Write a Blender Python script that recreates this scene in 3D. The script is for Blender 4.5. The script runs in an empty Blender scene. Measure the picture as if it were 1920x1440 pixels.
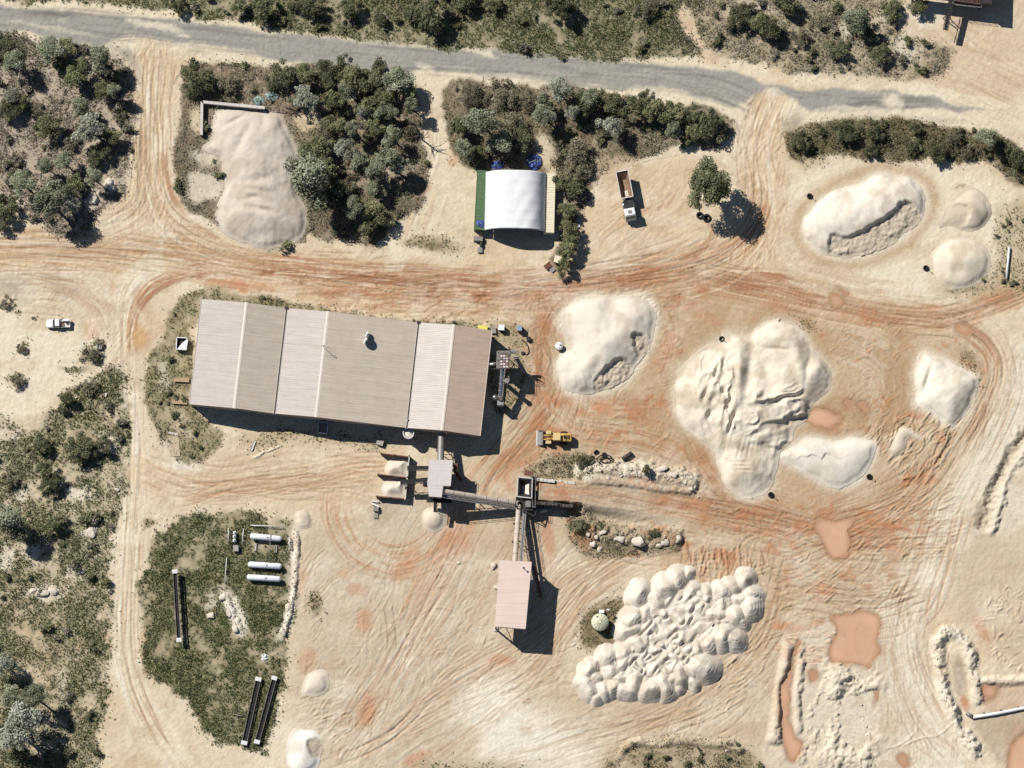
import bpy, bmesh, math, random
import numpy as np
from mathutils import Vector, Matrix

# ------------------------------------------------------------------ camera, sky, sun, exposure
SC = bpy.context.scene
S = 0.12                      # metres for one survey unit (one pixel of the 1920 x 1440 survey picture)
D = 1600.0                    # flying height of the survey camera
TH = math.radians(8.5)        # the camera looks down, tilted slightly to the north
CTH, STH = math.cos(TH), math.sin(TH)
CAM = Vector((0.0, -D * STH, D * CTH))
cam_data = bpy.data.cameras.new('survey_camera')
cam_data.sensor_width = 36.0
cam_data.lens = 36.0 * D / (1920 * S)
cam_data.clip_start = 10.0
cam_data.clip_end = 9000.0
cam = bpy.data.objects.new('survey_camera', cam_data)
cam.location = CAM
cam.rotation_euler = (TH, 0, 0)
SC.collection.objects.link(cam)
SC.camera = cam

SUN_EL = math.radians(45.0)
SUN_TO = Vector((0.766 * math.cos(SUN_EL), -0.643 * math.cos(SUN_EL), -math.sin(SUN_EL)))
world = bpy.data.worlds.new('World')
SC.world = world
world.use_nodes = True
wn = world.node_tree
wn.nodes.clear()
sky = wn.nodes.new('ShaderNodeTexSky')
sky.sky_type = 'NISHITA'
sky.sun_disc = False
sky.ozone_density = 3.0
sky.dust_density = 0.3
sky.sun_elevation = SUN_EL
sky.sun_rotation = math.atan2(-SUN_TO.x, -SUN_TO.y)
bg = wn.nodes.new('ShaderNodeBackground')
bg.inputs['Strength'].default_value = 0.05
wo = wn.nodes.new('ShaderNodeOutputWorld')
wn.links.new(sky.outputs[0], bg.inputs[0])
wn.links.new(bg.outputs[0], wo.inputs[0])

sun_data = bpy.data.lights.new('sun', 'SUN')
sun_data.energy = 5.0
sun_data.angle = math.radians(0.5)
sun_data.color = (1.0, 0.965, 0.915)
sun = bpy.data.objects.new('sun', sun_data)
sun.rotation_euler = SUN_TO.to_track_quat('-Z', 'Y').to_euler()
sun.location = (-60, 50, 90)
SC.collection.objects.link(sun)

SC.view_settings.view_transform = 'Standard'
SC.view_settings.look = 'None'
SC.view_settings.exposure = 0.0
SC.view_settings.gamma = 1.0
SC.view_settings.use_curve_mapping = False
SC.render.engine = 'CYCLES'
SC.cycles.max_bounces = 5
SC.cycles.diffuse_bounces = 1
SC.cycles.use_denoising = False

# ------------------------------------------------------------------ helpers
R = random.Random(11)
COL = SC.collection

def W(u, v, z=0.0):
    """survey coordinates of a point seen at height z -> metres east, metres north"""
    dx = (u - 960.0) * S / D
    dy = (720.0 - v) * S / D
    t = (CAM.z - z) / (CTH - STH * dy)
    return dx * t, CAM.y + t * (STH + CTH * dy)

def WV(u, v, z=0.0):
    x, y = W(u, v, z)
    return Vector((x, y, z))

KEXP = 1.16
SAT = 0.86
def C(r, g, b, k=1.0):
    """survey colour of a surface lying in the sun -> its base colour"""
    o = []
    for c in (r, g, b):
        c /= 255.0
        c = c / 12.92 if c <= 0.04045 else ((c + 0.055) / 1.055) ** 2.4
        o.append(c / KEXP * k)
    l = 0.3 * o[0] + 0.59 * o[1] + 0.11 * o[2]
    return tuple(min(0.86, max(0.004, l + (q - l) * SAT)) for q in o)

_T = np.random.RandomState(5).rand(256, 256).astype(np.float32) * 2 - 1
def vn(x, y, seed=0):
    xi = np.floor(x).astype(np.int32); yi = np.floor(y).astype(np.int32)
    fx = (x - xi).astype(np.float32); fy = (y - yi).astype(np.float32)
    fx = fx * fx * (3 - 2 * fx); fy = fy * fy * (3 - 2 * fy)
    a = (xi + seed * 57) & 255; b = (a + 1) & 255
    c = (yi + seed * 131) & 255; d = (c + 1) & 255
    return (_T[a, c] * (1 - fx) + _T[b, c] * fx) * (1 - fy) + (_T[a, d] * (1 - fx) + _T[b, d] * fx) * fy

def fbm(x, y, octv=4, seed=0, gain=0.5):
    s = 0; a = 1; tot = 0
    for i in range(octv):
        s = s + a * vn(x * 2 ** i, y * 2 ** i, seed + i * 7)
        tot += a; a *= gain
    return s / tot * 1.6

def sstep(a, b, x):
    t = np.clip((x - a) / (b - a), 0, 1)
    return t * t * (3 - 2 * t)

def spline(pts, closed=False, step=6.0):
    P = [np.array(p, float) for p in pts]
    n = len(P); out = []
    rng = range(n) if closed else range(n - 1)
    for i in rng:
        if closed:
            p0, p1, p2, p3 = P[i - 1], P[i], P[(i + 1) % n], P[(i + 2) % n]
        else:
            p1, p2 = P[i], P[i + 1]
            p0 = P[i - 1] if i > 0 else 2 * p1 - p2
            p3 = P[i + 2] if i + 2 < n else 2 * p2 - p1
        k = max(2, int(np.hypot(*(p2 - p1)) / step))
        for j in range(k):
            t = j / k
            out.append(0.5 * ((2 * p1) + (p2 - p0) * t + (2 * p0 - 5 * p1 + 4 * p2 - p3) * t * t + (3 * p1 - p0 - 3 * p2 + p3) * t ** 3))
    if not closed:
        out.append(P[-1])
    return np.array(out)

def inside(Ux, Vx, P):
    m = np.zeros(Ux.shape, bool)
    n = len(P)
    for i in range(n):
        x1, y1 = P[i]; x2, y2 = P[(i + 1) % n]
        if y1 == y2:
            continue
        c = ((y1 > Vx) != (y2 > Vx)) & (Ux < (x2 - x1) * (Vx - y1) / (y2 - y1) + x1)
        m ^= c
    return m

def segdist(Ux, Vx, P, closed=True):
    best = np.full(Ux.shape, 1e9, np.float32)
    n = len(P)
    for i in range(n if closed else n - 1):
        x1, y1 = P[i]; x2, y2 = P[(i + 1) % n]
        dx, dy = x2 - x1, y2 - y1
        L = dx * dx + dy * dy + 1e-9
        t = np.clip(((Ux - x1) * dx + (Vx - y1) * dy) / L, 0, 1)
        d = (Ux - x1 - t * dx) ** 2 + (Vx - y1 - t * dy) ** 2
        np.minimum(best, d, out=best)
    return np.sqrt(best)

def boxblur(a, r):
    r = int(round(r))
    if r < 1:
        return a
    for ax in (0, 1):
        for _ in range(2):
            pad = [(0, 0), (0, 0)]; pad[ax] = (r + 1, r)
            c = np.cumsum(np.pad(a, pad, mode='edge'), axis=ax, dtype=np.float64)
            n = 2 * r + 1
            a = (np.take(c, range(n, c.shape[ax]), ax) - np.take(c, range(0, c.shape[ax] - n), ax)) / n
    return a.astype(np.float32)

# ------------------------------------------------------------------ materials
MATS = {}
def mat(name, rgb, rough=0.7, metal=0.0, var=0.12, scale=1.2, bump=0.0, bscale=8.0, dirt=0.0, dirtcol=(0.45, 0.33, 0.22), spec=0.3, coord='Object', stretch=None):
    if name in MATS:
        return MATS[name]
    m = bpy.data.materials.new(name); m.use_nodes = True
    nt = m.node_tree; N = nt.nodes; L = nt.links
    bs = N['Principled BSDF']
    tc = N.new('ShaderNodeTexCoord')
    src = tc.outputs[coord]
    if stretch:
        mp = N.new('ShaderNodeMapping'); mp.inputs['Scale'].default_value = stretch
        L.new(src, mp.inputs['Vector']); src = mp.outputs[0]
    nz = N.new('ShaderNodeTexNoise'); nz.inputs['Scale'].default_value = scale
    nz.inputs['Detail'].default_value = 5.0
    L.new(src, nz.inputs['Vector'])
    mr = N.new('ShaderNodeMapRange')
    mr.inputs['From Min'].default_value = 0.25; mr.inputs['From Max'].default_value = 0.75
    mr.inputs['To Min'].default_value = 1 - var; mr.inputs['To Max'].default_value = 1 + var
    L.new(nz.outputs['Fac'], mr.inputs['Value'])
    mx = N.new('ShaderNodeMix'); mx.data_type = 'RGBA'; mx.blend_type = 'MULTIPLY'
    mx.inputs['Factor'].default_value = 1.0
    mx.inputs['A'].default_value = (*rgb, 1)
    L.new(mr.outputs[0], mx.inputs['B'])
    out = mx.outputs['Result']
    if dirt > 0:
        n2 = N.new('ShaderNodeTexNoise'); n2.inputs['Scale'].default_value = scale * 2.3; n2.inputs['Detail'].default_value = 6
        L.new(src, n2.inputs['Vector'])
        r2 = N.new('ShaderNodeMapRange'); r2.inputs['From Min'].default_value = 0.5; r2.inputs['From Max'].default_value = 0.72
        r2.inputs['To Max'].default_value = dirt
        L.new(n2.outputs['Fac'], r2.inputs['Value'])
        m2 = N.new('ShaderNodeMix'); m2.data_type = 'RGBA'
        L.new(r2.outputs[0], m2.inputs['Factor']); L.new(out, m2.inputs['A']); m2.inputs['B'].default_value = (*dirtcol, 1)
        out = m2.outputs['Result']
    L.new(out, bs.inputs['Base Color'])
    bs.inputs['Roughness'].default_value = rough
    bs.inputs['Metallic'].default_value = metal
    bs.inputs['Specular IOR Level'].default_value = spec
    if bump > 0:
        n3 = N.new('ShaderNodeTexNoise'); n3.inputs['Scale'].default_value = bscale; n3.inputs['Detail'].default_value = 4
        L.new(src, n3.inputs['Vector'])
        bp = N.new('ShaderNodeBump'); bp.inputs['Strength'].default_value = 1.0; bp.inputs['Distance'].default_value = bump
        L.new(n3.outputs['Fac'], bp.inputs['Height']); L.new(bp.outputs[0], bs.inputs['Normal'])
    MATS[name] = m
    return m

def attr_mat(name, rough=0.9, var=0.10, scale=3.0, bump=0.03, bscale=6.0, spec=0.15, fine=25.0):
    """base colour from the surface's own colour attribute, broken up by fine procedural grain"""
    m = bpy.data.materials.new(name); m.use_nodes = True
    nt = m.node_tree; N = nt.nodes; L = nt.links
    bs = N['Principled BSDF']
    at = N.new('ShaderNodeAttribute'); at.attribute_name = 'Col'
    geo = N.new('ShaderNodeNewGeometry')
    nz = N.new('ShaderNodeTexNoise'); nz.inputs['Scale'].default_value = scale; nz.inputs['Detail'].default_value = 8; nz.inputs['Roughness'].default_value = 0.65
    L.new(geo.outputs['Position'], nz.inputs['Vector'])
    mr = N.new('ShaderNodeMapRange')
    mr.inputs['From Min'].default_value = 0.3; mr.inputs['From Max'].default_value = 0.7
    mr.inputs['To Min'].default_value = 1 - var; mr.inputs['To Max'].default_value = 1 + var
    L.new(nz.outputs['Fac'], mr.inputs['Value'])
    mx = N.new('ShaderNodeMix'); mx.data_type = 'RGBA'; mx.blend_type = 'MULTIPLY'; mx.inputs['Factor'].default_value = 1
    L.new(at.outputs['Color'], mx.inputs['A']); L.new(mr.outputs[0], mx.inputs['B'])
    L.new(mx.outputs['Result'], bs.inputs['Base Color'])
    bs.inputs['Roughness'].default_value = rough
    bs.inputs['Specular IOR Level'].default_value = spec
    if bump > 0:
        n3 = N.new('ShaderNodeTexNoise'); n3.inputs['Scale'].default_value = bscale; n3.inputs['Detail'].default_value = 5
        L.new(geo.outputs['Position'], n3.inputs['Vector'])
        bp = N.new('ShaderNodeBump'); bp.inputs['Distance'].default_value = bump
        L.new(n3.outputs['Fac'], bp.inputs['Height']); L.new(bp.outputs[0], bs.inputs['Normal'])
    MATS[name] = m
    return m

def leaf_mat(name, tint=1.0):
    m = bpy.data.materials.new(name); m.use_nodes = True
    nt = m.node_tree; N = nt.nodes; L = nt.links
    bs = N['Principled BSDF']
    at = N.new('ShaderNodeAttribute'); at.attribute_name = 'Col'
    oi = N.new('ShaderNodeObjectInfo')
    hs = N.new('ShaderNodeHueSaturation')
    m1 = N.new('ShaderNodeMapRange'); m1.inputs['To Min'].default_value = 0.75; m1.inputs['To Max'].default_value = 1.2
    m2 = N.new('ShaderNodeMapRange'); m2.inputs['To Min'].default_value = 0.48; m2.inputs['To Max'].default_value = 0.505
    m3 = N.new('ShaderNodeMath'); m3.operation = 'FRACT'
    m4 = N.new('ShaderNodeMath'); m4.operation = 'MULTIPLY'; m4.inputs[1].default_value = 7.31
    L.new(oi.outputs['Random'], m1.inputs['Value']); L.new(oi.outputs['Random'], m4.inputs[0]); L.new(m4.outputs[0], m3.inputs[0]); L.new(m3.outputs[0], m2.inputs['Value'])
    L.new(m1.outputs[0], hs.inputs['Value']); L.new(m2.outputs[0], hs.inputs['Hue'])
    L.new(at.outputs['Color'], hs.inputs['Color'])
    L.new(hs.outputs[0], bs.inputs['Base Color'])
    bs.inputs['Roughness'].default_value = 0.6
    bs.inputs['Specular IOR Level'].default_value = 0.25
    MATS[name] = m
    return m

# ------------------------------------------------------------------ mesh building
class MB:
    """collects shapes for one mesh"""
    def __init__(s):
        s.v = []; s.f = []; s.smooth = set()
    def add(s, vs, fs, smooth=False):
        o = len(s.v); s.v += [tuple(p) for p in vs]
        for f in fs:
            if smooth:
                s.smooth.add(len(s.f))
            s.f.append(tuple(i + o for i in f))
        return s
    def box(s, x0, x1, y0, y1, z0, z1, M=None, bev=0.0):
        if bev > 0:
            b = min(bev, (x1 - x0) / 3, (y1 - y0) / 3, (z1 - z0) / 3)
            def ring(i, z):
                return [(x0 + i, y0 + b, z), (x0 + b, y0 + i, z), (x1 - b, y0 + i, z), (x1 - i, y0 + b, z),
                        (x1 - i, y1 - b, z), (x1 - b, y1 - i, z), (x0 + b, y1 - i, z), (x0 + i, y1 - b, z)]
            rs = [ring(b, z0), ring(0, z0 + b), ring(0, z1 - b), ring(b, z1)]
            rs[0] = [(min(max(p[0], x0 + b), x1 - b), min(max(p[1], y0 + b), y1 - b), z0) for p in ring(0, z0)]
            rs[3] = [(min(max(p[0], x0 + b), x1 - b), min(max(p[1], y0 + b), y1 - b), z1) for p in ring(0, z1)]
            vs = sum(rs, []); fs = []
            for k in range(3):
                for i in range(8):
                    j = (i + 1) % 8
                    fs.append((k * 8 + i, k * 8 + j, k * 8 + 8 + j, k * 8 + 8 + i))
            fs.append(tuple(range(7, -1, -1))); fs.append(tuple(range(24, 32)))
        else:
            vs = [(x0, y0, z0), (x1, y0, z0), (x1, y1, z0), (x0, y1, z0), (x0, y0, z1), (x1, y0, z1), (x1, y1, z1), (x0, y1, z1)]
            fs = [(3, 2, 1, 0), (4, 5, 6, 7), (0, 1, 5, 4), (1, 2, 6, 5), (2, 3, 7, 6), (3, 0, 4, 7)]
        if M is not None:
            vs = [tuple(M @ Vector(p)) for p in vs]
        return s.add(vs, fs)
    def prism(s, poly, z0, z1):
        """poly: list of (x, y) counter-clockwise; z0, z1 numbers or lists"""
        n = len(poly)
        a = [sum(poly[i][0] * poly[(i + 1) % n][1] - poly[(i + 1) % n][0] * poly[i][1] for i in range(n))][0]
        zz0 = z0 if isinstance(z0, (list, tuple)) else [z0] * n
        zz1 = z1 if isinstance(z1, (list, tuple)) else [z1] * n
        idx = list(range(n)) if a > 0 else list(range(n - 1, -1, -1))
        vs = [(poly[i][0], poly[i][1], zz0[i]) for i in idx] + [(poly[i][0], poly[i][1], zz1[i]) for i in idx]
        fs = [tuple(range(n - 1, -1, -1)), tuple(range(n, 2 * n))]
        for i in range(n):
            j = (i + 1) % n
            fs.append((i, j, n + j, n + i))
        return s.add(vs, fs)
    def bar(s, a, b, w, h=None, up=(0, 0, 1)):
        """square bar from a to b"""
        a = Vector(a); b = Vector(b); h = w if h is None else h
        d = (b - a)
        if d.length < 1e-6:
            return s
        d.normalize(); u = Vector(up)
        if abs(d.dot(u)) > 0.98:
            u = Vector((1, 0, 0))
        x = d.cross(u).normalized() * (w / 2); y = x.cross(d).normalized() * (h / 2)
        vs = [a - x - y, a + x - y, a + x + y, a - x + y, b - x - y, b + x - y, b + x + y, b - x + y]
        return s.add(vs, [(3, 2, 1, 0), (4, 5, 6, 7), (0, 1, 5, 4), (1, 2, 6, 5), (2, 3, 7, 6), (3, 0, 4, 7)])
    def tube(s, pts, rad, n=10, caps=True, arc=None):
        """round tube through points; rad number or list"""
        P = [Vector(p) for p in pts]; m = len(P)
        rr = rad if isinstance(rad, (list, tuple)) else [rad] * m
        vs = []; fs = []
        for i in range(m):
            d = (P[min(i + 1, m - 1)] - P[max(i - 1, 0)])
            d = d.normalized() if d.length > 1e-9 else Vector((0, 0, 1))
            u = Vector((0, 0, 1)) if abs(d.z) < 0.95 else Vector((1, 0, 0))
            x = d.cross(u).normalized(); y = x.cross(d).normalized()
            for k in range(n):
                a = 2 * math.pi * k / n
                vs.append(P[i] + (x * math.cos(a) + y * math.sin(a)) * rr[i])
        for i in range(m - 1):
            for k in range(n):
                j = (k + 1) % n
                fs.append((i * n + k, i * n + j, (i + 1) * n + j, (i + 1) * n + k))
        s.add(vs, fs, True)
        if caps:
            o = len(s.v) - len(vs)
            s.f.append(tuple(o + k for k in range(n - 1, -1, -1)))
            s.f.append(tuple(o + (m - 1) * n + k for k in range(n)))
        return s
    def lathe(s, prof, c=(0, 0, 0), n=20, axis='z', smooth=True):
        """prof: list of (radius, height)"""
        vs = []; fs = []; m = len(prof)
        for r, h in prof:
            for k in range(n):
                a = 2 * math.pi * k / n
                p = (r * math.cos(a), r * math.sin(a), h)
                if axis == 'x':
                    p = (p[2], p[0], p[1])
                elif axis == 'y':
                    p = (p[1], p[2], p[0])
                vs.append((p[0] + c[0], p[1] + c[1], p[2] + c[2]))
        for i in range(m - 1):
            for k in range(n):
                j = (k + 1) % n
                fs.append((i * n + k, i * n + j, (i + 1) * n + j, (i + 1) * n + k))
        s.add(vs, fs, smooth)
        o = len(s.v) - len(vs)
        if prof[0][0] > 1e-6:
            s.f.append(tuple(o + k for k in range(n - 1, -1, -1)))
        if prof[-1][0] > 1e-6:
            s.f.append(tuple(o + (m - 1) * n + k for k in range(n)))
        return s
    def build(s, name, m, parent=None, loc=(0, 0, 0), rz=0.0):
        me = bpy.data.meshes.new(name)
        me.from_pydata(s.v, [], s.f)
        if s.smooth:
            sm = np.zeros(len(me.polygons), bool)
            sm[list(s.smooth)] = True
            me.polygons.foreach_set('use_smooth', sm)
        me.update()
        if m is not None:
            me.materials.append(m)
        o = bpy.data.objects.new(name, me)
        COL.objects.link(o)
        o.location = loc; o.rotation_euler = (0, 0, rz)
        if parent is not None:
            o.parent = parent
        return o

def tag(o, label=None, cat=None, group=None, kind=None):
    if label: o['label'] = label
    if cat: o['category'] = cat
    if group: o['group'] = group
    if kind: o['kind'] = kind
    return o

def thing(name, label, cat, loc=(0, 0, 0), rz=0.0, group=None):
    o = bpy.data.objects.new(name, None)
    o.empty_display_size = 0.5
    COL.objects.link(o)
    o.location = loc; o.rotation_euler = (0, 0, rz)
    return tag(o, label, cat, group)

def grid_mesh(name, X, Y, Z, colr, m, mask=None, attr=None):
    """regular sheet from 2-D arrays; mask keeps cells"""
    h, w = X.shape
    co = np.stack([X, Y, Z], -1).reshape(-1, 3).astype(np.float32)
    idx = np.arange(h * w).reshape(h, w)
    a = idx[:-1, :-1]; b = idx[:-1, 1:]; c = idx[1:, 1:]; d = idx[1:, :-1]
    q = np.stack([d, c, b, a], -1).reshape(-1, 4)
    if mask is not None:
        q = q[mask.reshape(-1)]
        used = np.unique(q)
        remap = np.full(h * w, -1, np.int64); remap[used] = np.arange(len(used))
        q = remap[q]; co = co[used]
        if colr is not None:
            colr = colr.reshape(-1, 3)[used]
    me = bpy.data.meshes.new(name)
    me.vertices.add(len(co)); me.vertices.foreach_set('co', co.reshape(-1))
    me.loops.add(len(q) * 4); me.loops.foreach_set('vertex_index', q.reshape(-1).astype(np.int32))
    me.polygons.add(len(q))
    me.polygons.foreach_set('loop_start', np.arange(0, len(q) * 4, 4, dtype=np.int32))
    me.polygons.foreach_set('use_smooth', np.ones(len(q), bool))
    me.update(calc_edges=True)
    if colr is not None:
        at = me.attributes.new('Col', 'FLOAT_COLOR', 'POINT')
        rgba = np.ones((len(co), 4), np.float32); rgba[:, :3] = colr.reshape(-1, 3)
        at.data.foreach_set('color', rgba.reshape(-1))
    me.materials.append(m)
    o = bpy.data.objects.new(name, me)
    COL.objects.link(o)
    return o

def ordn(n):
    w = ['leftmost', 'second', 'third', 'fourth', 'fifth', 'sixth', 'seventh', 'eighth', 'ninth', 'tenth']
    if n == 1: return 'leftmost'
    if n <= 10: return w[n - 1] + ' from left'
    sf = 'th' if 10 < n % 100 < 14 else {1: 'st', 2: 'nd', 3: 'rd'}.get(n % 10, 'th')
    return str(n) + sf + ' from left'

# ------------------------------------------------------------------ the ground: colours and relief of every soil patch
CELL = 1.9
def axis(lo, hi):
    core = np.arange(lo, hi, CELL)
    g = []; x = 0.0; stp = CELL
    for _ in range(26):
        stp *= 1.34; x += stp; g.append(x)
    g = np.array(g)
    return np.concatenate([(lo - g)[::-1], core, core[-1] + g])
US = axis(-80, 2000); VS = axis(-80, 1520)
UU, VV = np.meshgrid(US.astype(np.float32), VS.astype(np.float32))
# ragged edges: every outline below is tested at slightly displaced coordinates
WX = 0.65 * fbm(UU / 46, VV / 46, 3, 1) + 0.35 * fbm(UU / 9, VV / 9, 3, 2)
WY = 0.65 * fbm(UU / 46, VV / 46, 3, 3) + 0.35 * fbm(UU / 9, VV / 9, 3, 4)
N1 = fbm(UU / 150, VV / 150, 4, 11)
N2 = fbm(UU / 34, VV / 34, 4, 12)
N3 = fbm(UU / 8, VV / 8, 3, 13)
N4 = fbm(UU / 4, VV / 4, 2, 14)

SAND = C(226, 203, 169); PALE = C(240, 225, 199); WARM = C(211, 178, 140); CLAY = C(188, 134, 92); RED = C(184, 118, 76)
GREY = C(203, 178, 147); DUST = C(214, 199, 174); ORNG = C(214, 150, 106); WHITE = C(246, 238, 221); TAN = C(196, 160, 120)
SOIL = C(146, 124, 103); LITTER = C(160, 140, 120); GRASSY = C(122, 108, 78); OLIVE = C(100, 92, 62); DRY = C(188, 166, 126)
ASPH = C(163, 157, 148); ASPHD = C(118, 114, 109)

GC = np.empty(UU.shape + (3,), np.float32)
GC[:] = SAND
GH = (0.035 * N2 + 0.018 * N3 + 0.05 * N1).astype(np.float32)
GD = np.zeros(UU.shape, np.float32)     # how thickly grass grows

def win(u0, u1, v0, v1):
    i0, i1 = np.searchsorted(US, [u0, u1]); j0, j1 = np.searchsorted(VS, [v0, v1])
    return slice(max(j0 - 1, 0), j1 + 1), slice(max(i0 - 1, 0), i1 + 1)

def lerp(sl, col, a):
    GC[sl] += (np.array(col, np.float32) - GC[sl]) * a[..., None]

def pmask(pts, warp=6.0, soft=3.0, smooth=True):
    P = spline(pts, True, 12) if smooth else np.array(pts, float)
    mg = warp * 1.6 + soft * 2 + 4
    sl = win(P[:, 0].min() - mg, P[:, 0].max() + mg, P[:, 1].min() - mg, P[:, 1].max() + mg)
    m = inside(UU[sl] + WX[sl] * warp, VV[sl] + WY[sl] * warp, P).astype(np.float32)
    return sl, boxblur(m, soft / CELL)

def paint(pts, col, a=1.0, warp=6.0, soft=3.0, mott=0.0, smooth=True):
    sl, m = pmask(pts, warp, soft, smooth)
    if mott:
        m = m * np.clip(1 + mott * (N2[sl] + 0.6 * N3[sl]), 0, 1)
    lerp(sl, col, m * a)
    return sl, m

def blob(u, v, ru, rv, col, a=1.0, soft=0.5, warp=5.0, rot=0.0):
    r = max(ru, rv) * 1.5 + warp * 2
    sl = win(u - r, u + r, v - r, v + r)
    x = UU[sl] + WX[sl] * warp - u; y = VV[sl] + WY[sl] * warp - v
    c, s_ = math.cos(rot), math.sin(rot)
    q = np.sqrt(((x * c + y * s_) / ru) ** 2 + ((-x * s_ + y * c) / rv) ** 2)
    m = 1 - sstep(1 - soft, 1 + soft * 0.6, q)
    lerp(sl, col, m * a)
    return sl, m

def field(pts, width, step=9.0):
    P = spline(pts, False, step)
    mg = width + 3
    sl = win(P[:, 0].min() - mg, P[:, 0].max() + mg, P[:, 1].min() - mg, P[:, 1].max() + mg)
    j0 = sl[0].start; i0 = sl[1].start
    sh = UU[sl].shape
    best = np.full(sh, 1e9, np.float32); ss = np.zeros(sh, np.float32); dd = np.full(sh, 1e9, np.float32)
    acc = 0.0
    for k in range(len(P) - 1):
        x1, y1 = P[k]; x2, y2 = P[k + 1]
        L = math.hypot(x2 - x1, y2 - y1)
        if L < 1e-6: continue
        w2 = win(min(x1, x2) - mg, max(x1, x2) + mg, min(y1, y2) - mg, max(y1, y2) + mg)
        sub = (slice(max(w2[0].start - j0, 0), w2[0].stop - j0), slice(max(w2[1].start - i0, 0), w2[1].stop - i0))
        x = UU[w2] - x1; y = VV[w2] - y1
        tx, ty = (x2 - x1) / L, (y2 - y1) / L
        t = np.clip(x * tx + y * ty, 0, L)
        q = np.hypot(x - t * tx, y - t * ty)
        dsg = x * -ty + y * tx
        b = best[sub]
        if b.shape != q.shape:
            continue
        better = q < b
        b[better] = q[better]
        ss[sub][better] = (acc + t)[better]
        dd[sub][better] = np.where(dsg >= 0, q, -q)[better]
        acc += L
    return sl, ss, dd, acc

_sd = [100]
def track(pts, width, col, a=0.7, fx=3.2, fl=70.0, thr=0.0, rut=0.03, hard=0.25, wob=6.0, ends=40.0, env=1.0):
    """a bundle of wheel streaks running along a way"""
    _sd[0] += 3; sd = _sd[0]
    sl, s, d, L = field(pts, width * 1.25)
    dw = d + wob * 0.5 * vn(s / 60, d * 0 + sd, sd)
    n = 0.62 * vn(dw / fx, s / fl, sd) + 0.38 * vn(dw / (fx * 0.5), s / (fl * 0.6), sd + 1) + 0.35 * vn(dw / (fx * 3.5), s / (fl * 1.5), sd + 2)
    e = 1 - sstep(0.55 * env, 1.0, np.abs(d) / width + 0.22 * N2[sl])
    e = e * sstep(0, ends, s) * sstep(0, ends, L - s)
    m = e * sstep(thr, thr + hard, n)
    lerp(sl, col, m * a)
    GH[sl] += rut * e * (n * 0.8)
    return sl, m

def wheels(pts, col, a=0.6, gauge=15.0, w=2.2, rut=0.04, ends=25.0):
    _sd[0] += 1; sd = _sd[0]
    sl, s, d, L = field(pts, gauge)
    g = np.abs(np.abs(d) - gauge / 2 + 1.2 * vn(s / 50, d * 0, sd))
    m = (1 - sstep(w * 0.4, w * 1.3, g)) * sstep(0, ends, s) * sstep(0, ends, L - s) * np.clip(0.75 + 0.6 * vn(s / 35, d * 0 + 3, sd + 5), 0, 1)
    lerp(sl, col, m * a)
    GH[sl] -= rut * m
    return sl, m

def crease(pts, w=2.0, amp=0.08, col=None, a=0.0, jag=0.0):
    """a single raised or sunken line of pushed-up soil"""
    sl, s, d, L = field(pts, w * 3 + 2, 6.0)
    if jag:
        d = d + jag * (vn(s / 7, s * 0, 3) + 0.6 * vn(s / 3, s * 0, 9))
    m = np.exp(-(d / w) ** 2) * sstep(0, 6, s) * sstep(0, 6, L - s)
    GH[sl] += amp * m
    if col is not None:
        lerp(sl, col, np.clip(m, 0, 1) * a)

def scuffs(pts, n, ang, spread, ln=(12, 40), amp=(0.05, 0.12), col=None, a=0.3, bend=0.6, rows=2, seed=1):
    """short curved ruts of turning machines strewn over an area"""
    rr = random.Random(seed)
    P = spline(pts, True, 12)
    k = 0; tries = 0
    lo = P.min(0); hi = P.max(0)
    while k < n and tries < n * 30:
        tries += 1
        u = rr.uniform(lo[0], hi[0]); v = rr.uniform(lo[1], hi[1])
        if not inside(np.array([u]), np.array([v]), P)[0]:
            continue
        k += 1
        th = math.radians(ang(u, v) if callable(ang) else ang) + rr.gauss(0, math.radians(spread))
        L = rr.uniform(*ln); bd = rr.uniform(-bend, bend)
        for q in range(rr.randint(1, rows)):
            off = q * rr.uniform(4, 7)
            p = []
            for i in range(5):
                t = (i / 4 - 0.5) * L
                aa = th + bd * (i / 4 - 0.5)
                p.append((u + math.cos(aa) * t - math.sin(th) * off, v + math.sin(aa) * t + math.cos(th) * off))
            crease(p, rr.uniform(0.9, 1.6), rr.choice((1, 1, -0.7)) * rr.uniform(*amp), col, a)

# --- broad soil tones
lerp((slice(None), slice(None)), WARM, sstep(0.0, 0.9, N1 + 0.35 * N2) * 0.6)
lerp((slice(None), slice(None)), PALE, sstep(0.1, 0.9, -N1 + 0.5 * N2) * 0.55)
OUT = np.clip(np.maximum(np.maximum(-90 - UU, UU - 2010), np.maximum(-90 - VV, VV - 1530)) / 200, 0, 1)
lerp((slice(None), slice(None)), GRASSY, OUT * sstep(-0.4, 0.5, fbm(UU / 400, VV / 400, 4, 21)) * 0.8)

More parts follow.
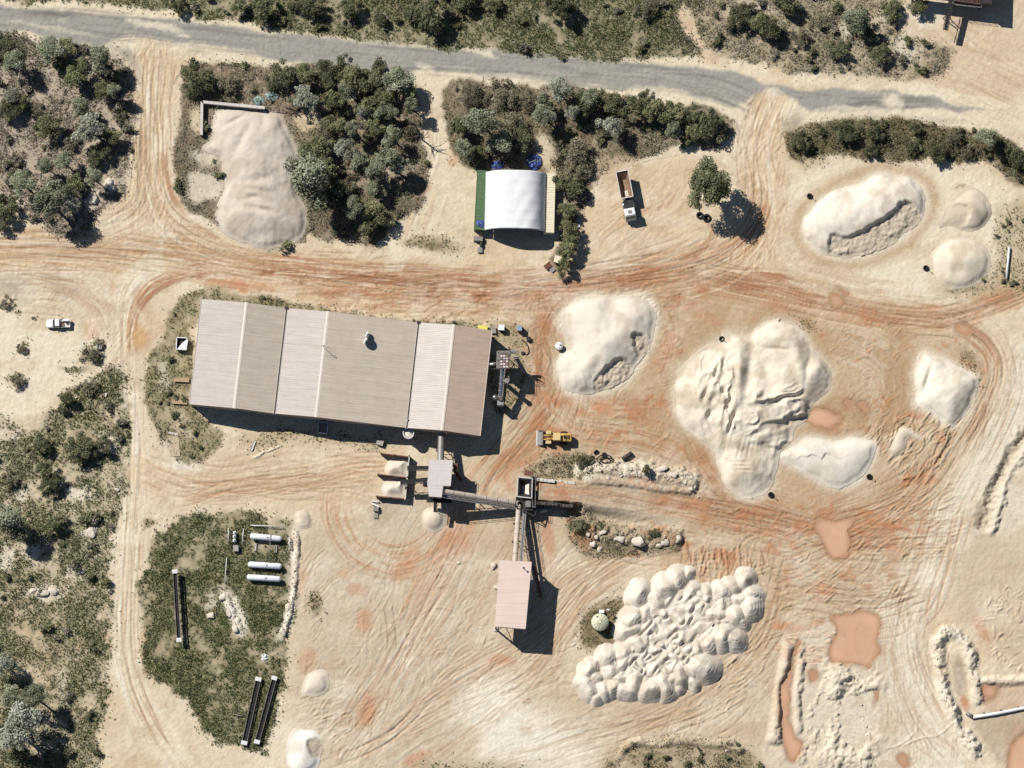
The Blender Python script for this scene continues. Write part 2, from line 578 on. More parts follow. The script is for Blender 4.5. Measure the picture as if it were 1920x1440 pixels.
# yard around the piles on the right: greyer, damper sand
paint([(990, 560), (1150, 545), (1300, 540), (1500, 580), (1700, 610), (1840, 640), (1850, 740), (1790, 850), (1740, 960), (1700, 1130), (1690, 1440), (1640, 1500), (1100, 1500), (900, 1440), (600, 1400), (560, 1200), (600, 1000), (800, 870), (960, 830)], GREY, 0.75, 30, 30, 0.3)
paint([(1010, 570), (1300, 520), (1550, 590), (1800, 620), (1850, 700), (1780, 830), (1700, 980), (1500, 1060), (1320, 990), (1300, 880), (1250, 800), (1100, 760), (1000, 700)], TAN, 0.45, 20, 25, 0.4)
paint([(560, 990), (760, 1040), (900, 1000), (930, 1100), (900, 1260), (820, 1440), (600, 1440), (560, 1200)], C(210, 191, 165), 0.7, 30, 25, 0.4)
paint([(880, 1290), (960, 1270), (1040, 1330), (1120, 1360), (1110, 1450), (900, 1450), (870, 1380)], C(240, 226, 203), 0.85, 16, 22, 0.3)
paint([(905, 1285), (955, 1280), (1000, 1350), (1060, 1400), (960, 1420), (890, 1370)], WHITE, 0.5, 12, 18, 0.3)
paint([(1640, 1130), (1700, 1060), (1740, 980), (1790, 900), (1850, 800), (1890, 680), (1960, 620), (1960, 760), (1880, 880), (1820, 980), (1790, 1100), (1740, 1180), (1760, 1300), (1850, 1440), (1700, 1460), (1680, 1300), (1640, 1220)], C(236, 221, 197), 0.9, 14, 18, 0.25)
paint([(1800, 990), (1960, 900), (1960, 1240), (1840, 1200), (1790, 1120)], C(209, 186, 158), 0.8, 14, 15, 0.3)
paint([(1500, 1180), (1650, 1170), (1690, 1280), (1700, 1440), (1480, 1460), (1450, 1300)], C(226, 208, 184), 0.75, 14, 12, 0.4)
paint([(1840, 830), (1960, 760), (1960, 960), (1850, 990)], C(230, 214, 190), 0.8, 10, 12, 0.2)
# north-east compound: pale sand pads
paint([(1485, 325), (1560, 305), (1700, 312), (1880, 340), (1890, 420), (1880, 500), (1760, 560), (1640, 545), (1520, 500), (1480, 420)], C(238, 222, 194), 0.85, 10, 14, 0.25)
paint([(1690, 40), (1930, -40), (1990, 130), (1960, 250), (1800, 240), (1700, 150)], C(218, 190, 156), 0.85, 12, 20, 0.3)
# south-west yard and west clearing
paint([(0, 600), (120, 610), (210, 640), (225, 690), (160, 720), (60, 810), (-20, 840)], C(238, 222, 194), 0.85, 14, 16, 0.3)
paint([(-20, 480), (120, 470), (330, 470), (250, 560), (215, 640), (80, 600), (-20, 600)], C(224, 203, 172), 0.8, 14, 16, 0.4)
for u, v, a_, b_, q in ((22, 525, 34, 30, 0.55), (95, 520, 22, 12, 0.45), (128, 542, 24, 14, 0.5), (45, 560, 24, 9, 0.3)):
    blob(u, v, a_, b_, C(158, 147, 136), q, 0.9, 14)
paint([(300, 880), (450, 830), (620, 800), (760, 850), (700, 960), (590, 980), (540, 960), (380, 950), (290, 930)], C(224, 198, 164), 0.8, 14, 14, 0.3)
blob(335, 885, 40, 22, WHITE, 0.8, 0.8, 9)
paint([(760, 330), (830, 300), (890, 330), (895, 470), (760, 480), (740, 420)], C(229, 209, 176), 0.8, 10, 10, 0.25)
paint([(1095, 400), (1120, 350), (1250, 300), (1320, 300), (1300, 400), (1340, 430), (1250, 490), (1090, 505)], C(222, 193, 155), 0.9, 10, 10, 0.3)
paint([(880, 440), (1010, 450), (1050, 500), (900, 500)], C(222, 196, 160), 0.8, 8, 8, 0.2)

# deep tan working floor between the shed, the middle pile and the largest pile
sl, m = pmask([(965, 560), (1120, 530), (1300, 520), (1480, 565), (1600, 600), (1580, 660), (1575, 760), (1640, 800), (1680, 900), (1600, 970), (1420, 1000), (1290, 985), (1330, 930), (1280, 860), (1100, 840), (1000, 850), (930, 900), (900, 880), (985, 800), (1000, 700), (975, 620)], 18, 16)
lerp(sl, C(195, 159, 118), m * np.clip(0.72 + 0.22 * N2[sl] + 0.2 * N1[sl], 0.3, 1))
sl, m = pmask([(400, 495), (700, 505), (1000, 515), (1250, 485), (1290, 520), (1080, 570), (990, 620), (860, 605), (640, 565), (430, 530)], 14, 12)
lerp(sl, C(210, 176, 134), m * np.clip(0.5 + 0.3 * N2[sl], 0.1, 1))
# --- sandy ways with their wheel streaks
def way(pts, width, base, streaks, a=0.9, rut=0.03):
    sl, s, d, L = field(pts, width * 1.3)
    e = 1 - sstep(0.7, 1.08, np.abs(d) / width + 0.18 * N2[sl] + 0.06 * N3[sl])
    lerp(sl, base, e * a)
    for c, al, thr in streaks:
        track(pts, width * 0.96, c, al, R.uniform(2.3, 4.0), R.uniform(60, 140), thr, rut)

VERGE_N = [(-90, 10), (60, 14), (200, 22), (330, 40), (480, 66), (640, 80), (860, 106), (1100, 128), (1290, 120), (1420, 140), (1560, 156), (1700, 166), (1800, 190), (1990, 220)]
sl, s, d, L = field(VERGE_N, 26)
lerp(sl, C(236, 217, 184), (1 - sstep(0.6, 1.0, np.abs(d) / 22 + 0.2 * N2[sl])) * 0.95)
VERGE_S = [(-90, 58), (100, 76), (220, 92), (330, 96), (480, 108), (640, 122), (800, 142), (1000, 160), (1200, 178), (1330, 196), (1450, 205), (1600, 215), (1800, 222), (1990, 240)]
sl, s, d, L = field(VERGE_S, 30)
lerp(sl, C(233, 215, 184), (1 - sstep(0.6, 1.0, np.abs(d) / 23 + 0.22 * N2[sl])) * 0.95)

way([(292, 80), (286, 140), (282, 220), (285, 300), (272, 360), (262, 420), (270, 470)], 42, C(230, 208, 175), [(C(205, 172, 136), 0.6, 0.05), (WHITE, 0.5, 0.2)])
way([(275, 330), (250, 390), (190, 428), (110, 448), (-90, 460)], 30, C(228, 205, 170), [(C(203, 165, 124), 0.55, 0.1), (PALE, 0.5, 0.2)])
way([(290, 330), (315, 395), (365, 440), (440, 480), (560, 510)], 30, C(226, 198, 160), [(CLAY, 0.55, 0.08), (PALE, 0.5, 0.2)])
track([(312, 250), (308, 310), (322, 370), (350, 410)], 9, CLAY, 0.75, 4, 80, -0.5, 0.02)
way([(-90, 470), (120, 468), (300, 480), (450, 502), (640, 520), (850, 532), (1000, 534), (1150, 522), (1290, 500), (1390, 450)], 44, C(221, 191, 153), [(C(190, 140, 94), 0.65, 0.0), (PALE, 0.45, 0.26)])
track([(330, 505), (480, 500), (640, 512), (850, 530), (1000, 536), (1180, 522), (1330, 496)], 32, RED, 0.75, 2.6, 90, 0.12, 0.05)
track([(560, 520), (700, 545), (850, 552), (980, 556), (1040, 590), (1060, 640)], 22, CLAY, 0.6, 2.6, 70, 0.05, 0.05)
track([(900, 545), (1040, 545), (1180, 530), (1300, 515), (1500, 520)], 18, RED, 0.8, 3.0, 90, -0.15, 0.05)
track([(640, 590), (760, 580), (860, 590), (960, 560)], 18, CLAY, 0.45, 2.4, 30, 0.05, 0.04)
way([(1455, 160), (1432, 220), (1418, 280), (1426, 350), (1425, 420), (1380, 475), (1280, 505)], 36, C(226, 196, 158), [(C(200, 156, 112), 0.6, 0.05), (PALE, 0.5, 0.22)])
track([(1440, 330), (1432, 400), (1390, 460), (1310, 492), (1200, 510), (1110, 530)], 16, RED, 0.75, 3, 70, -0.05, 0.05)
track([(1300, 400), (1340, 430), (1320, 470), (1240, 495), (1160, 512)], 26, CLAY, 0.55, 2.6, 50, 0.1, 0.05)
way([(1240, -90), (1262, 10), (1290, 60), (1330, 110)], 15, C(224, 194, 160), [(C(206, 164, 126), 0.5, 0.1)])
way([(808, 150), (806, 220), (810, 290), (790, 350), (765, 420), (740, 490)], 21, C(231, 210, 178), [(C(210, 180, 144), 0.5, 0.15), (WHITE, 0.4, 0.25)])
way([(1290, 520), (1420, 545), (1560, 575), (1700, 598), (1800, 592), (1870, 565), (1990, 520)], 27, C(205, 163, 122), [(CLAY, 0.6, 0.0), (C(226, 194, 158), 0.5, 0.2)])
track([(1290, 516), (1420, 540), (1560, 574), (1700, 600), (1800, 594), (1900, 552), (1990, 520)], 13, RED, 0.7, 2.6, 90, -0.1, 0.05)
track([(1690, 598), (1790, 612), (1850, 650), (1862, 700), (1838, 760), (1800, 830)], 18, CLAY, 0.7, 2.6, 80, -0.1, 0.05)
track([(1560, 590), (1700, 615), (1800, 640), (1830, 700), (1800, 780)], 20, C(187, 140, 98), 0.4, 3, 60, 0.1, 0.03)
way([(285, 500), (250, 545), (240, 610), (244, 690), (252, 800), (252, 900), (246, 1000), (240, 1100), (234, 1190), (246, 1280), (286, 1360), (350, 1450)], 31, C(233, 215, 184), [(C(212, 181, 146), 0.5, 0.1), (WHITE, 0.45, 0.2)])
track([(350, 515), (290, 530), (252, 575), (243, 630), (248, 680)], 22, C(190, 130, 84), 0.75, 3.2, 60, -0.15, 0.05)
track([(420, 505), (330, 520), (270, 560), (238, 630)], 12, RED, 0.6, 2.6, 60, -0.1, 0.04)
blob(262, 632, 12, 26, C(226, 182, 120), 0.9, 0.35, 5)
blob(262, 632, 22, 38, C(196, 140, 92), 0.35, 0.6, 8)
blob(265, 560, 16, 26, C(196, 138, 92), 0.6, 0.7, 8)
wheels([(245, 700), (254, 850), (247, 1000), (238, 1150), (246, 1280), (290, 1370), (352, 1460)], C(206, 170, 132), 0.6, 17, 2.5, 0.05)
wheels([(262, 900), (252, 1060), (244, 1200), (262, 1300), (310, 1390)], C(206, 170, 132), 0.5, 17, 2.2, 0.05)
way([(255, 880), (330, 905), (430, 910), (540, 900), (640, 880), (720, 880)], 26, C(226, 199, 162), [(C(198, 150, 108), 0.55, 0.1)])
for q in range(5):
    wheels([(250 + q * 3, 860 + q * 14), (340, 905 + q * 9), (450, 915 - q * 3), (560, 930 - q * 12), (660, 900 - q * 10), (740, 890 - q * 8)], C(198, 152, 110), 0.5, 17, 2.0, 0.05)
# turning circle below the screening tower
for r_, c_, a_ in ((116, C(192, 130, 86), 0.75), (100, C(202, 146, 102), 0.7), (84, C(190, 128, 84), 0.55), (128, C(200, 150, 108), 0.5)):
    arc = [(740 + r_ * 1.02 * math.cos(t), 950 + r_ * math.sin(t)) for t in np.linspace(-0.5, 3.6, 18)]
    track(arc, 15, c_, a_, 2.6, 80, -0.05, 0.05, ends=70)
blob(735, 965, 62, 48, C(214, 196, 172), 0.8, 0.6, 12)
blob(858, 1000, 34, 44, C(206, 138, 94), 0.65, 0.8, 16)
track([(960, 830), (900, 890), (880, 960), (830, 1040), (790, 1110), (760, 1180)], 30, ORNG, 0.55, 3.0, 70, 0.0, 0.04)
track([(1100, 800), (1010, 845), (940, 890), (900, 960)], 26, C(204, 140, 96), 0.7, 3.0, 70, -0.1, 0.05)
track([(1010, 600), (1022, 680), (1030, 760), (990, 830), (930, 880)], 24, C(190, 126, 82), 0.65, 2.8, 70, -0.02, 0.05)
track([(1040, 560), (1020, 620), (1015, 700), (1030, 780), (1110, 800)], 14, C(196, 124, 78), 0.6, 2.6, 80, -0.05, 0.05)
track([(1080, 810), (1180, 820), (1260, 850), (1330, 890), (1400, 930), (1500, 960)], 22, C(198, 134, 90), 0.7, 2.8, 70, -0.1, 0.05)
track([(1240, 740), (1270, 790), (1320, 850), (1350, 920)], 20, C(204, 134, 90), 0.75, 3.0, 60, -0.2, 0.05)
track([(1010, 922), (1110, 925), (1230, 945), (1350, 968), (1480, 1000)], 24, C(214, 152, 112), 0.7, 3.4, 90, -0.15, 0.03)
track([(1180, 940), (1330, 960), (1500, 985), (1640, 1000), (1800, 1010)], 36, C(190, 132, 88), 0.5, 2.8, 80, 0.05, 0.05)
# sweeping turns in the south yard
for k in range(16):
    o = k * 7
    wheels([(640 - o * 0.3, 1440), (700 + o * 0.2, 1340 - o), (770 + o * 0.5, 1200 - o), (830 + o * 0.7, 1080 - o * 0.7), (880 + o * 0.7, 980 - o * 0.4)], C(196, 154, 116), 0.38, 16, 1.8, 0.05, 80) if k in (0, 1, 3, 5) else None
for k in range(9):
    o = k * 11
    wheels([(560 + o, 1450), (700 + o * 0.6, 1400 - o * 0.4), (860, 1330 - o), (1000, 1260 - o), (1100, 1130 - o * 0.6), (1200, 1060 - o * 0.4), (1330, 1010)], C(202, 164, 126), 0.33, 16, 1.8, 0.05, 80)
for k in range(8):
    o = k * 12
    wheels([(1000 - o * 0.3, 1160), (1060, 1090 - o * 0.4), (1140, 1055 - o * 0.2), (1260, 1050 + o * 0.3), (1400, 1040 + o), (1560, 1080 + o)], C(204, 164, 124), 0.4, 16, 1.8, 0.05, 60)
for k in range(10):
    o = k * 10
    wheels([(1080, 1400 - o * 0.2), (1200, 1370 - o * 0.4), (1330, 1310 - o * 0.5), (1420, 1220 - o * 0.4), (1470, 1100 - o)], C(196, 158, 120), 0.4, 15, 1.8, 0.05, 50)
for k in range(9):
    o = k * 13
    wheels([(1460, 1040 + o), (1540, 1000 + o), (1640, 960 + o * 0.6), (1720, 900 + o * 0.4), (1770, 830)], C(196, 146, 104), 0.45, 15, 2.0, 0.06, 50)
wheels([(1800, 960), (1778, 1040), (1755, 1110), (1735, 1200)], C(196, 150, 110), 0.7, 17, 2.2, 0.05)
wheels([(1820, 960), (1792, 1050), (1762, 1130), (1720, 1180)], C(196, 150, 110), 0.6, 17, 2.2, 0.05)
wheels([(1520, 1090), (1640, 1110), (1700, 1160), (1720, 1250), (1760, 1340), (1850, 1450)], C(214, 186, 154), 0.5, 17, 2.0, 0.05)
wheels([(1600, 1190), (1690, 1180), (1730, 1120), (1790, 1020), (1850, 900)], C(210, 178, 142), 0.5, 17, 2.0, 0.05)


# faint drags of many passes over the open yards
for pts, w_ in (([(-60, 480), (200, 478), (450, 505), (700, 535), (1000, 545), (1200, 520), (1400, 440)], 60), ([(300, 905), (450, 890), (600, 880), (740, 900)], 60), ([(620, 1440), (720, 1300), (820, 1150), (900, 1000)], 90), ([(700, 1440), (850, 1330), (1000, 1230), (1090, 1100), (1300, 1020)], 90),
                ([(900, 1440), (1080, 1380), (1250, 1340), (1400, 1230), (1500, 1080)], 70), ([(1000, 590), (1030, 700), (1100, 780), (1280, 800), (1350, 930)], 60), ([(1290, 960), (1450, 1000), (1600, 1060), (1700, 1120)], 90), ([(1480, 1020), (1600, 960), (1720, 880), (1800, 760), (1850, 640)], 60),
                ([(1540, 620), (1650, 660), (1690, 740), (1640, 860)], 70), ([(1900, 620), (1850, 800), (1780, 920), (1740, 1050), (1700, 1200), (1740, 1330), (1820, 1440)], 60), ([(1100, 480), (1180, 420), (1260, 380), (1300, 320)], 60), ([(760, 470), (790, 400), (810, 330)], 50), ([(1700, 30), (1800, 130), (1960, 200)], 90), ([(30, 500), (150, 540), (210, 620), (160, 700)], 60), ([(1440, 480), (1560, 530), (1720, 560)], 40), ([(1290, 240), (1400, 330), (1440, 430)], 40)):
    track(pts, w_, C(176, 138, 102), 0.22, R.uniform(1.6, 2.6), 60, 0.12, 0.03, 0.3, 14, 60)
    track(pts, w_, C(242, 230, 210), 0.26, R.uniform(1.6, 2.8), 60, 0.15, 0.03, 0.3, 14, 60)
    track(pts, w_, C(190, 142, 100), 0.30, R.uniform(4, 7), 90, 0.1, 0.02, 0.35, 20, 60)

# single passes, one vehicle after another, wandering over the ways
def passes(pts, n, spread, cols, a=(0.35, 0.7), ln=(80, 300), w=(0.9, 1.7), rut=0.05, seed=1, gauge=(13, 18), single=0.35):
    rr_ = random.Random(seed)
    P = spline(pts, False, 10); seg = np.hypot(*np.diff(P, axis=0).T); cum = np.concatenate([[0], np.cumsum(seg)])
    for _ in range(n):
        L = rr_.uniform(*ln); s0 = rr_.uniform(-L * 0.3, cum[-1] - L * 0.7); o0 = rr_.gauss(0, spread * 0.5); o1 = o0 + rr_.gauss(0, spread * 0.22); om = (o0 + o1) / 2 + rr_.gauss(0, spread * 0.1)
        q = []
        for i in range(6):
            t = i / 5; ss_ = min(max(s0 + L * t, 0), cum[-1] - 0.1); k = min(int(np.searchsorted(cum, ss_, 'right')) - 1, len(P) - 2)
            f = (ss_ - cum[k]) / max(seg[k], 1e-6); p = P[k] * (1 - f) + P[k + 1] * f; d = (P[k + 1] - P[k]) / max(seg[k], 1e-6)
            off = o0 * (1 - t) ** 2 + 2 * om * t * (1 - t) + o1 * t * t
            if i == 0 or np.hypot(*(p + np.array([-d[1], d[0]]) * off - q[-1])) > 4:
                q.append(p + np.array([-d[1], d[0]]) * off)
        if len(q) < 3: continue
        if rr_.random() < single:
            crease(q, rr_.uniform(*w), rr_.choice((-1, 1)) * rut, rr_.choice(cols), rr_.uniform(*a))
        else:
            wheels(q, rr_.choice(cols), rr_.uniform(*a), rr_.uniform(*gauge), rr_.uniform(*w) * 1.2, rut, 20)
DK = [C(150, 106, 70), C(168, 120, 80), C(134, 96, 66), C(176, 134, 96)]
MIX = DK + [C(238, 224, 200), C(240, 222, 192), C(186, 146, 106)]
MAIN = [(-60, 470), (150, 468), (320, 484), (480, 505), (640, 522), (850, 536), (1000, 540), (1150, 524), (1290, 502), (1380, 460), (1425, 400)]
passes(MAIN, 80, 46, MIX, (0.25, 0.65), (60, 320), (0.8, 1.6), 0.05, 31)
passes([(420, 500), (640, 520), (850, 535), (1050, 540), (1250, 515)], 50, 40, DK, (0.3, 0.7), (40, 180), (0.8, 1.6), 0.06, 32)
passes([(700, 560), (850, 560), (980, 570), (1040, 640), (1040, 740), (980, 830), (920, 900)], 60, 44, DK, (0.3, 0.6), (60, 200), (0.8, 1.5), 0.05, 33)
passes([(292, 90), (284, 200), (284, 300), (262, 400), (150, 445)], 34, 34, MIX, (0.3, 0.6), (60, 220), (0.8, 1.4), 0.04, 34)
passes([(288, 200), (286, 300), (320, 410), (460, 490)], 30, 30, MIX, (0.3, 0.65), (60, 220), (0.8, 1.4), 0.04, 35)
passes([(1460, 170), (1420, 280), (1428, 380), (1370, 470), (1230, 512), (1080, 540)], 34, 36, MIX, (0.3, 0.65), (60, 240), (0.8, 1.5), 0.05, 36)
passes([(1280, 520), (1450, 552), (1600, 584), (1740, 600), (1860, 570), (1960, 530)], 60, 30, DK + [C(230, 204, 170)], (0.3, 0.65), (60, 300), (0.8, 1.5), 0.05, 37)
passes([(1680, 600), (1800, 620), (1860, 690), (1820, 800), (1740, 910), (1600, 980), (1450, 1020)], 50, 40, DK + [C(226, 200, 168)], (0.25, 0.55), (60, 260), (0.8, 1.5), 0.06, 38)
passes([(250, 560), (248, 750), (252, 900), (242, 1100), (240, 1230), (290, 1370), (350, 1450)], 26, 26, MIX, (0.2, 0.5), (80, 300), (0.8, 1.3), 0.03, 39)
passes([(260, 880), (400, 920), (560, 900), (700, 890)], 26, 40, DK, (0.25, 0.5), (60, 260), (0.8, 1.3), 0.04, 40)
passes([(1890, 620), (1840, 800), (1780, 920), (1740, 1060), (1700, 1200), (1740, 1330), (1840, 1450)], 24, 60, MIX, (0.2, 0.5), (80, 300), (0.8, 1.4), 0.04, 41)
passes([(640, 1440), (760, 1240), (860, 1060), (960, 900)], 24, 110, MIX, (0.25, 0.55), (60, 300), (0.8, 1.4), 0.05, 42)
passes([(700, 1430), (900, 1320), (1060, 1180), (1160, 1070), (1350, 1010)], 34, 120, MIX, (0.25, 0.5), (80, 300), (0.8, 1.4), 0.06, 43)
passes([(960, 1440), (1150, 1370), (1330, 1310), (1440, 1200), (1480, 1080)], 30, 70, DK, (0.25, 0.45), (60, 240), (0.8, 1.4), 0.06, 44)
passes([(1040, 920), (1200, 940), (1400, 975), (1600, 1010), (1800, 1000)], 60, 40, DK, (0.25, 0.55), (60, 240), (0.8, 1.4), 0.06, 45)
passes([(1080, 800), (1200, 820), (1300, 860), (1360, 930), (1480, 980)], 40, 30, DK, (0.3, 0.6), (40, 180), (0.8, 1.4), 0.05, 46)
passes([(1400, 1120), (1520, 1110), (1640, 1130), (1740, 1110)], 50, 50, DK, (0.25, 0.5), (40, 160), (0.8, 1.4), 0.06, 47)
passes([(770, 150), (806, 240), (800, 340), (760, 430)], 14, 22, MIX, (0.2, 0.4), (60, 200), (0.8, 1.3), 0.03, 48)
passes([(20, 520), (140, 530), (220, 600), (180, 660)], 24, 60, MIX, (0.2, 0.4), (50, 160), (0.8, 1.3), 0.03, 49)
passes([(1110, 480), (1180, 430), (1240, 360), (1300, 310)], 20, 60, MIX, (0.2, 0.4), (50, 160), (0.8, 1.3), 0.03, 50)

# orange clay flats and rubbed patches
for u, v, a_, b_, q, r_ in ((1252, 655, 15, 34, 0.95, 0.3), (1132, 768, 24, 15, 0.8, 0.4), (1225, 795, 30, 10, 0.5, 0.2), (1250, 830, 36, 9, 0.45, 0.4), (685, 1165, 17, 26, 0.6, 0.3), (672, 1108, 22, 14, 0.5, 0.4), (645, 1075, 16, 10, 0.45, 0), (690, 1330, 18, 34, 0.6, 0.2), (760, 1060, 20, 40, 0.45, 0.5),
        (1322, 868, 28, 9, 0.8, 0.6), (1090, 775, 10, 8, 0.6, 0), (955, 905, 16, 18, 0.6, 0), (1030, 1010, 12, 60, 0.6, -0.15), (1010, 1060, 16, 28, 0.5, 0), (940, 1240, 32, 10, 0.5, 0.1), (1680, 1035, 20, 10, 0.7, 0), (1450, 1030, 20, 8, 0.6, 0.5), (780, 1420, 36, 10, 0.6, -0.4), (1330, 600, 28, 12, 0.4, 0.4),
        (210, 545, 9, 14, 0.5, 0.3), (170, 622, 14, 22, 0.45, -0.6), (800, 350, 12, 10, 0.45, 0), (850, 300, 9, 14, 0.6, -0.5), (575, 1240, 24, 26, 0.45, 0), (560, 1080, 16, 34, 0.5, 0), (455, 535, 70, 11, 0.7, 0.12), (1840, 1180, 12, 34, 0.6, -0.5), (1905, 1380, 26, 30, 0.7, 0.3), (1545, 1105, 30, 14, 0.5, 0.2), (1480, 1175, 34, 10, 0.8, 0.1), (1530, 1170, 24, 8, 0.7, -0.2)):
    blob(u, v, a_, b_, C(206, 138, 92), q, 0.5, 9, r_)
paint([(1500, 1010), (1640, 960), (1690, 940), (1640, 1010), (1590, 1045), (1560, 1040), (1530, 1000)], C(200, 142, 100), 0.6, 12, 8, 0.3)
# damp tan rims and white sand aprons around the piles
def rim(pts, grow, col, a, soft):
    P = spline(pts, True, 12); c = P.mean(0)
    Q = P + (P - c) / np.linalg.norm(P - c, axis=1)[:, None] * grow
    sl = win(Q[:, 0].min() - 40, Q[:, 0].max() + 40, Q[:, 1].min() - 40, Q[:, 1].max() + 40)
    m = inside(UU[sl] + WX[sl] * 5, VV[sl] + WY[sl] * 5, Q).astype(np.float32)
    lerp(sl, col, boxblur(m, soft / CELL) * a)

# --- scrub and grass ground
def veg(pts, col, a, dens, warp=10.0, soft=5.0, mott=0.5):
    sl, m = paint(pts, col, a, warp, soft, mott)
    GD[sl] = np.maximum(GD[sl], m * dens)
    return sl, m
def bare(pts, col, a=1.0, warp=8.0, soft=3.0):
    sl, m = paint(pts, col, a, warp, soft)
    GD[sl] *= (1 - m * a)
Z_NW = [(-60, 60), (30, 62), (75, 78), (130, 78), (190, 92), (225, 112), (246, 150), (252, 200), (254, 250), (246, 310), (238, 350), (222, 385), (190, 395), (180, 420), (170, 446), (110, 446), (60, 410), (30, 400), (-60, 430)]
Z_N = [(-90, -90), (1235, -90), (1262, 20), (1300, 84), (1310, 104), (1240, 112), (1150, 116), (1000, 104), (860, 92), (760, 82), (640, 70), (480, 46), (400, 36), (330, 22), (240, 10), (120, 2), (-90, -6)]
Z_NE2 = [(1268, -90), (1720, -90), (1700, 10), (1690, 60), (1770, 80), (1782, 110), (1740, 142), (1640, 142), (1560, 138), (1450, 130), (1400, 116), (1340, 96), (1300, 40)]
Z_MID = [(345, 128), (400, 118), (520, 122), (600, 116), (700, 130), (762, 150), (784, 180), (786, 240), (800, 300), (800, 370), (760, 402), (735, 425), (705, 452), (650, 452), (585, 440), (560, 465), (470, 462), (430, 440), (400, 428), (360, 404), (334, 376), (322, 330), (328, 280), (342, 220)]
Z_SH = [(836, 166), (866, 152), (950, 160), (1040, 156), (1110, 168), (1200, 184), (1290, 194), (1344, 204), (1372, 238), (1366, 264), (1330, 278), (1262, 276), (1190, 300), (1125, 330), (1100, 370), (1085, 410), (1080, 470), (1060, 508), (1034, 496), (1052, 440), (1042, 330), (900, 320), (870, 302), (842, 270), (838, 220)]
Z_NEB = [(1470, 250), (1500, 232), (1600, 226), (1720, 226), (1830, 244), (1890, 262), (1960, 320), (1960, 350), (1890, 336), (1850, 306), (1760, 300), (1660, 304), (1560, 290), (1500, 300), (1476, 285)]
Z_E = [(1880, 375), (1960, 372), (1960, 530), (1880, 548), (1790, 562), (1745, 540), (1770, 530), (1850, 520), (1870, 470), (1862, 420)]
Z_SHED = [(336, 548), (380, 538), (450, 550), (530, 562), (700, 588), (900, 612), (880, 640), (400, 590), (372, 700), (368, 770), (400, 790), (420, 812), (405, 850), (360, 876), (318, 852), (290, 800), (275, 740), (280, 672), (306, 640), (318, 590)]
Z_W = [(-60, 830), (50, 812), (110, 770), (180, 700), (222, 692), (240, 770), (236, 860), (224, 960), (212, 1060), (206, 1180), (200, 1290), (184, 1370), (165, 1460), (-60, 1500)]
Z_GAS = [(372, 962), (480, 966), (545, 972), (556, 1000), (548, 1060), (560, 1105), (545, 1160), (530, 1220), (524, 1290), (505, 1400), (440, 1402), (380, 1370), (330, 1296), (300, 1276), (268, 1220), (262, 1130), (272, 1050), (305, 1002), (330, 978)]
Z_B2 = [(1060, 958), (1100, 962), (1160, 985), (1270, 1000), (1288, 1020), (1230, 1038), (1120, 1044), (1080, 1024)]
Z_B1 = [(1010, 880), (1060, 860), (1110, 862), (1200, 868), (1290, 884), (1316, 908), (1280, 900), (1180, 884), (1100, 890), (1040, 898)]
Z_G1 = [(990, 886), (1020, 862), (1080, 848), (1110, 858), (1108, 884), (1060, 896), (1010, 900)]
Z_S = [(1140, 1450), (1150, 1418), (1190, 1392), (1290, 1384), (1370, 1388), (1410, 1410), (1430, 1460), (1300, 1490)]
veg(Z_NW, C(172, 154, 136), 0.95, 0.6, 13, 1.6, 0.3)
veg(Z_N, C(128, 122, 90), 0.95, 1.0, 13, 1.6, 0.3)
veg(Z_NE2, C(150, 136, 106), 0.85, 0.6, 14, 2, 0.5)
veg(Z_MID, C(122, 104, 84), 0.92, 0.6, 13, 1.6, 0.3)
veg(Z_SH, C(116, 100, 78), 0.92, 0.65, 13, 1.6, 0.3)
veg(Z_NEB, C(112, 98, 68), 0.95, 0.9, 13, 1.6, 0.3)
veg(Z_E, C(180, 158, 120), 0.7, 0.35, 12, 6, 0.6)
veg(Z_SHED, C(136, 126, 86), 0.85, 0.75, 12, 2, 0.5)
veg(Z_W, C(156, 146, 112), 0.85, 0.95, 18, 2.5, 0.7)
veg(Z_GAS, C(112, 108, 72), 0.92, 1.15, 14, 2, 0.45)
veg(Z_S, C(150, 132, 98), 0.8, 0.6, 12, 6, 0.5)
veg([(750, 452), (790, 440), (850, 452), (862, 470), (800, 468), (760, 464)], C(160, 140, 102), 0.7, 0.5, 7, 4)
veg([(988, 884), (1020, 862), (1080, 848), (1108, 860), (1105, 890), (1060, 896), (1010, 900)], C(130, 116, 80), 0.8, 0.8, 8, 5)
veg(Z_B2, C(140, 124, 94), 0.75, 0.6, 8, 5)
veg(Z_B1, C(170, 152, 122), 0.5, 0.4, 8, 5)
veg([(1094, 1150), (1120, 1130), (1150, 1124), (1172, 1130), (1160, 1200), (1130, 1215), (1100, 1215), (1090, 1185)], C(116, 98, 62), 0.85, 0.9, 6, 6)
veg([(918, 612), (985, 612), (978, 660), (990, 700), (960, 770), (925, 775), (915, 660)], C(150, 132, 92), 0.7, 0.6, 5, 4)
veg([(450, 812), (560, 808), (680, 815), (745, 832), (700, 842), (560, 830), (480, 840)], C(178, 156, 116), 0.6, 0.5, 8, 5)
veg([(1500, 300), (1560, 296), (1500, 322)], C(178, 152, 112), 0.6, 0.4, 8, 6)
veg([(1800, 650), (1830, 670), (1842, 720), (1828, 750), (1815, 700)], C(150, 130, 90), 0.8, 0.7, 6, 5)
veg([(1490, 596), (1520, 600), (1530, 622), (1500, 612)], C(170, 140, 100), 0.7, 0.5, 6, 5)
veg([(695, 935), (740, 950), (760, 960), (720, 985), (695, 970)], C(172, 152, 116), 0.5, 0.4, 6, 5)
veg([(770, 1440), (840, 1425), (960, 1432), (1000, 1450), (840, 1460)], C(170, 150, 112), 0.6, 0.4, 8, 5)
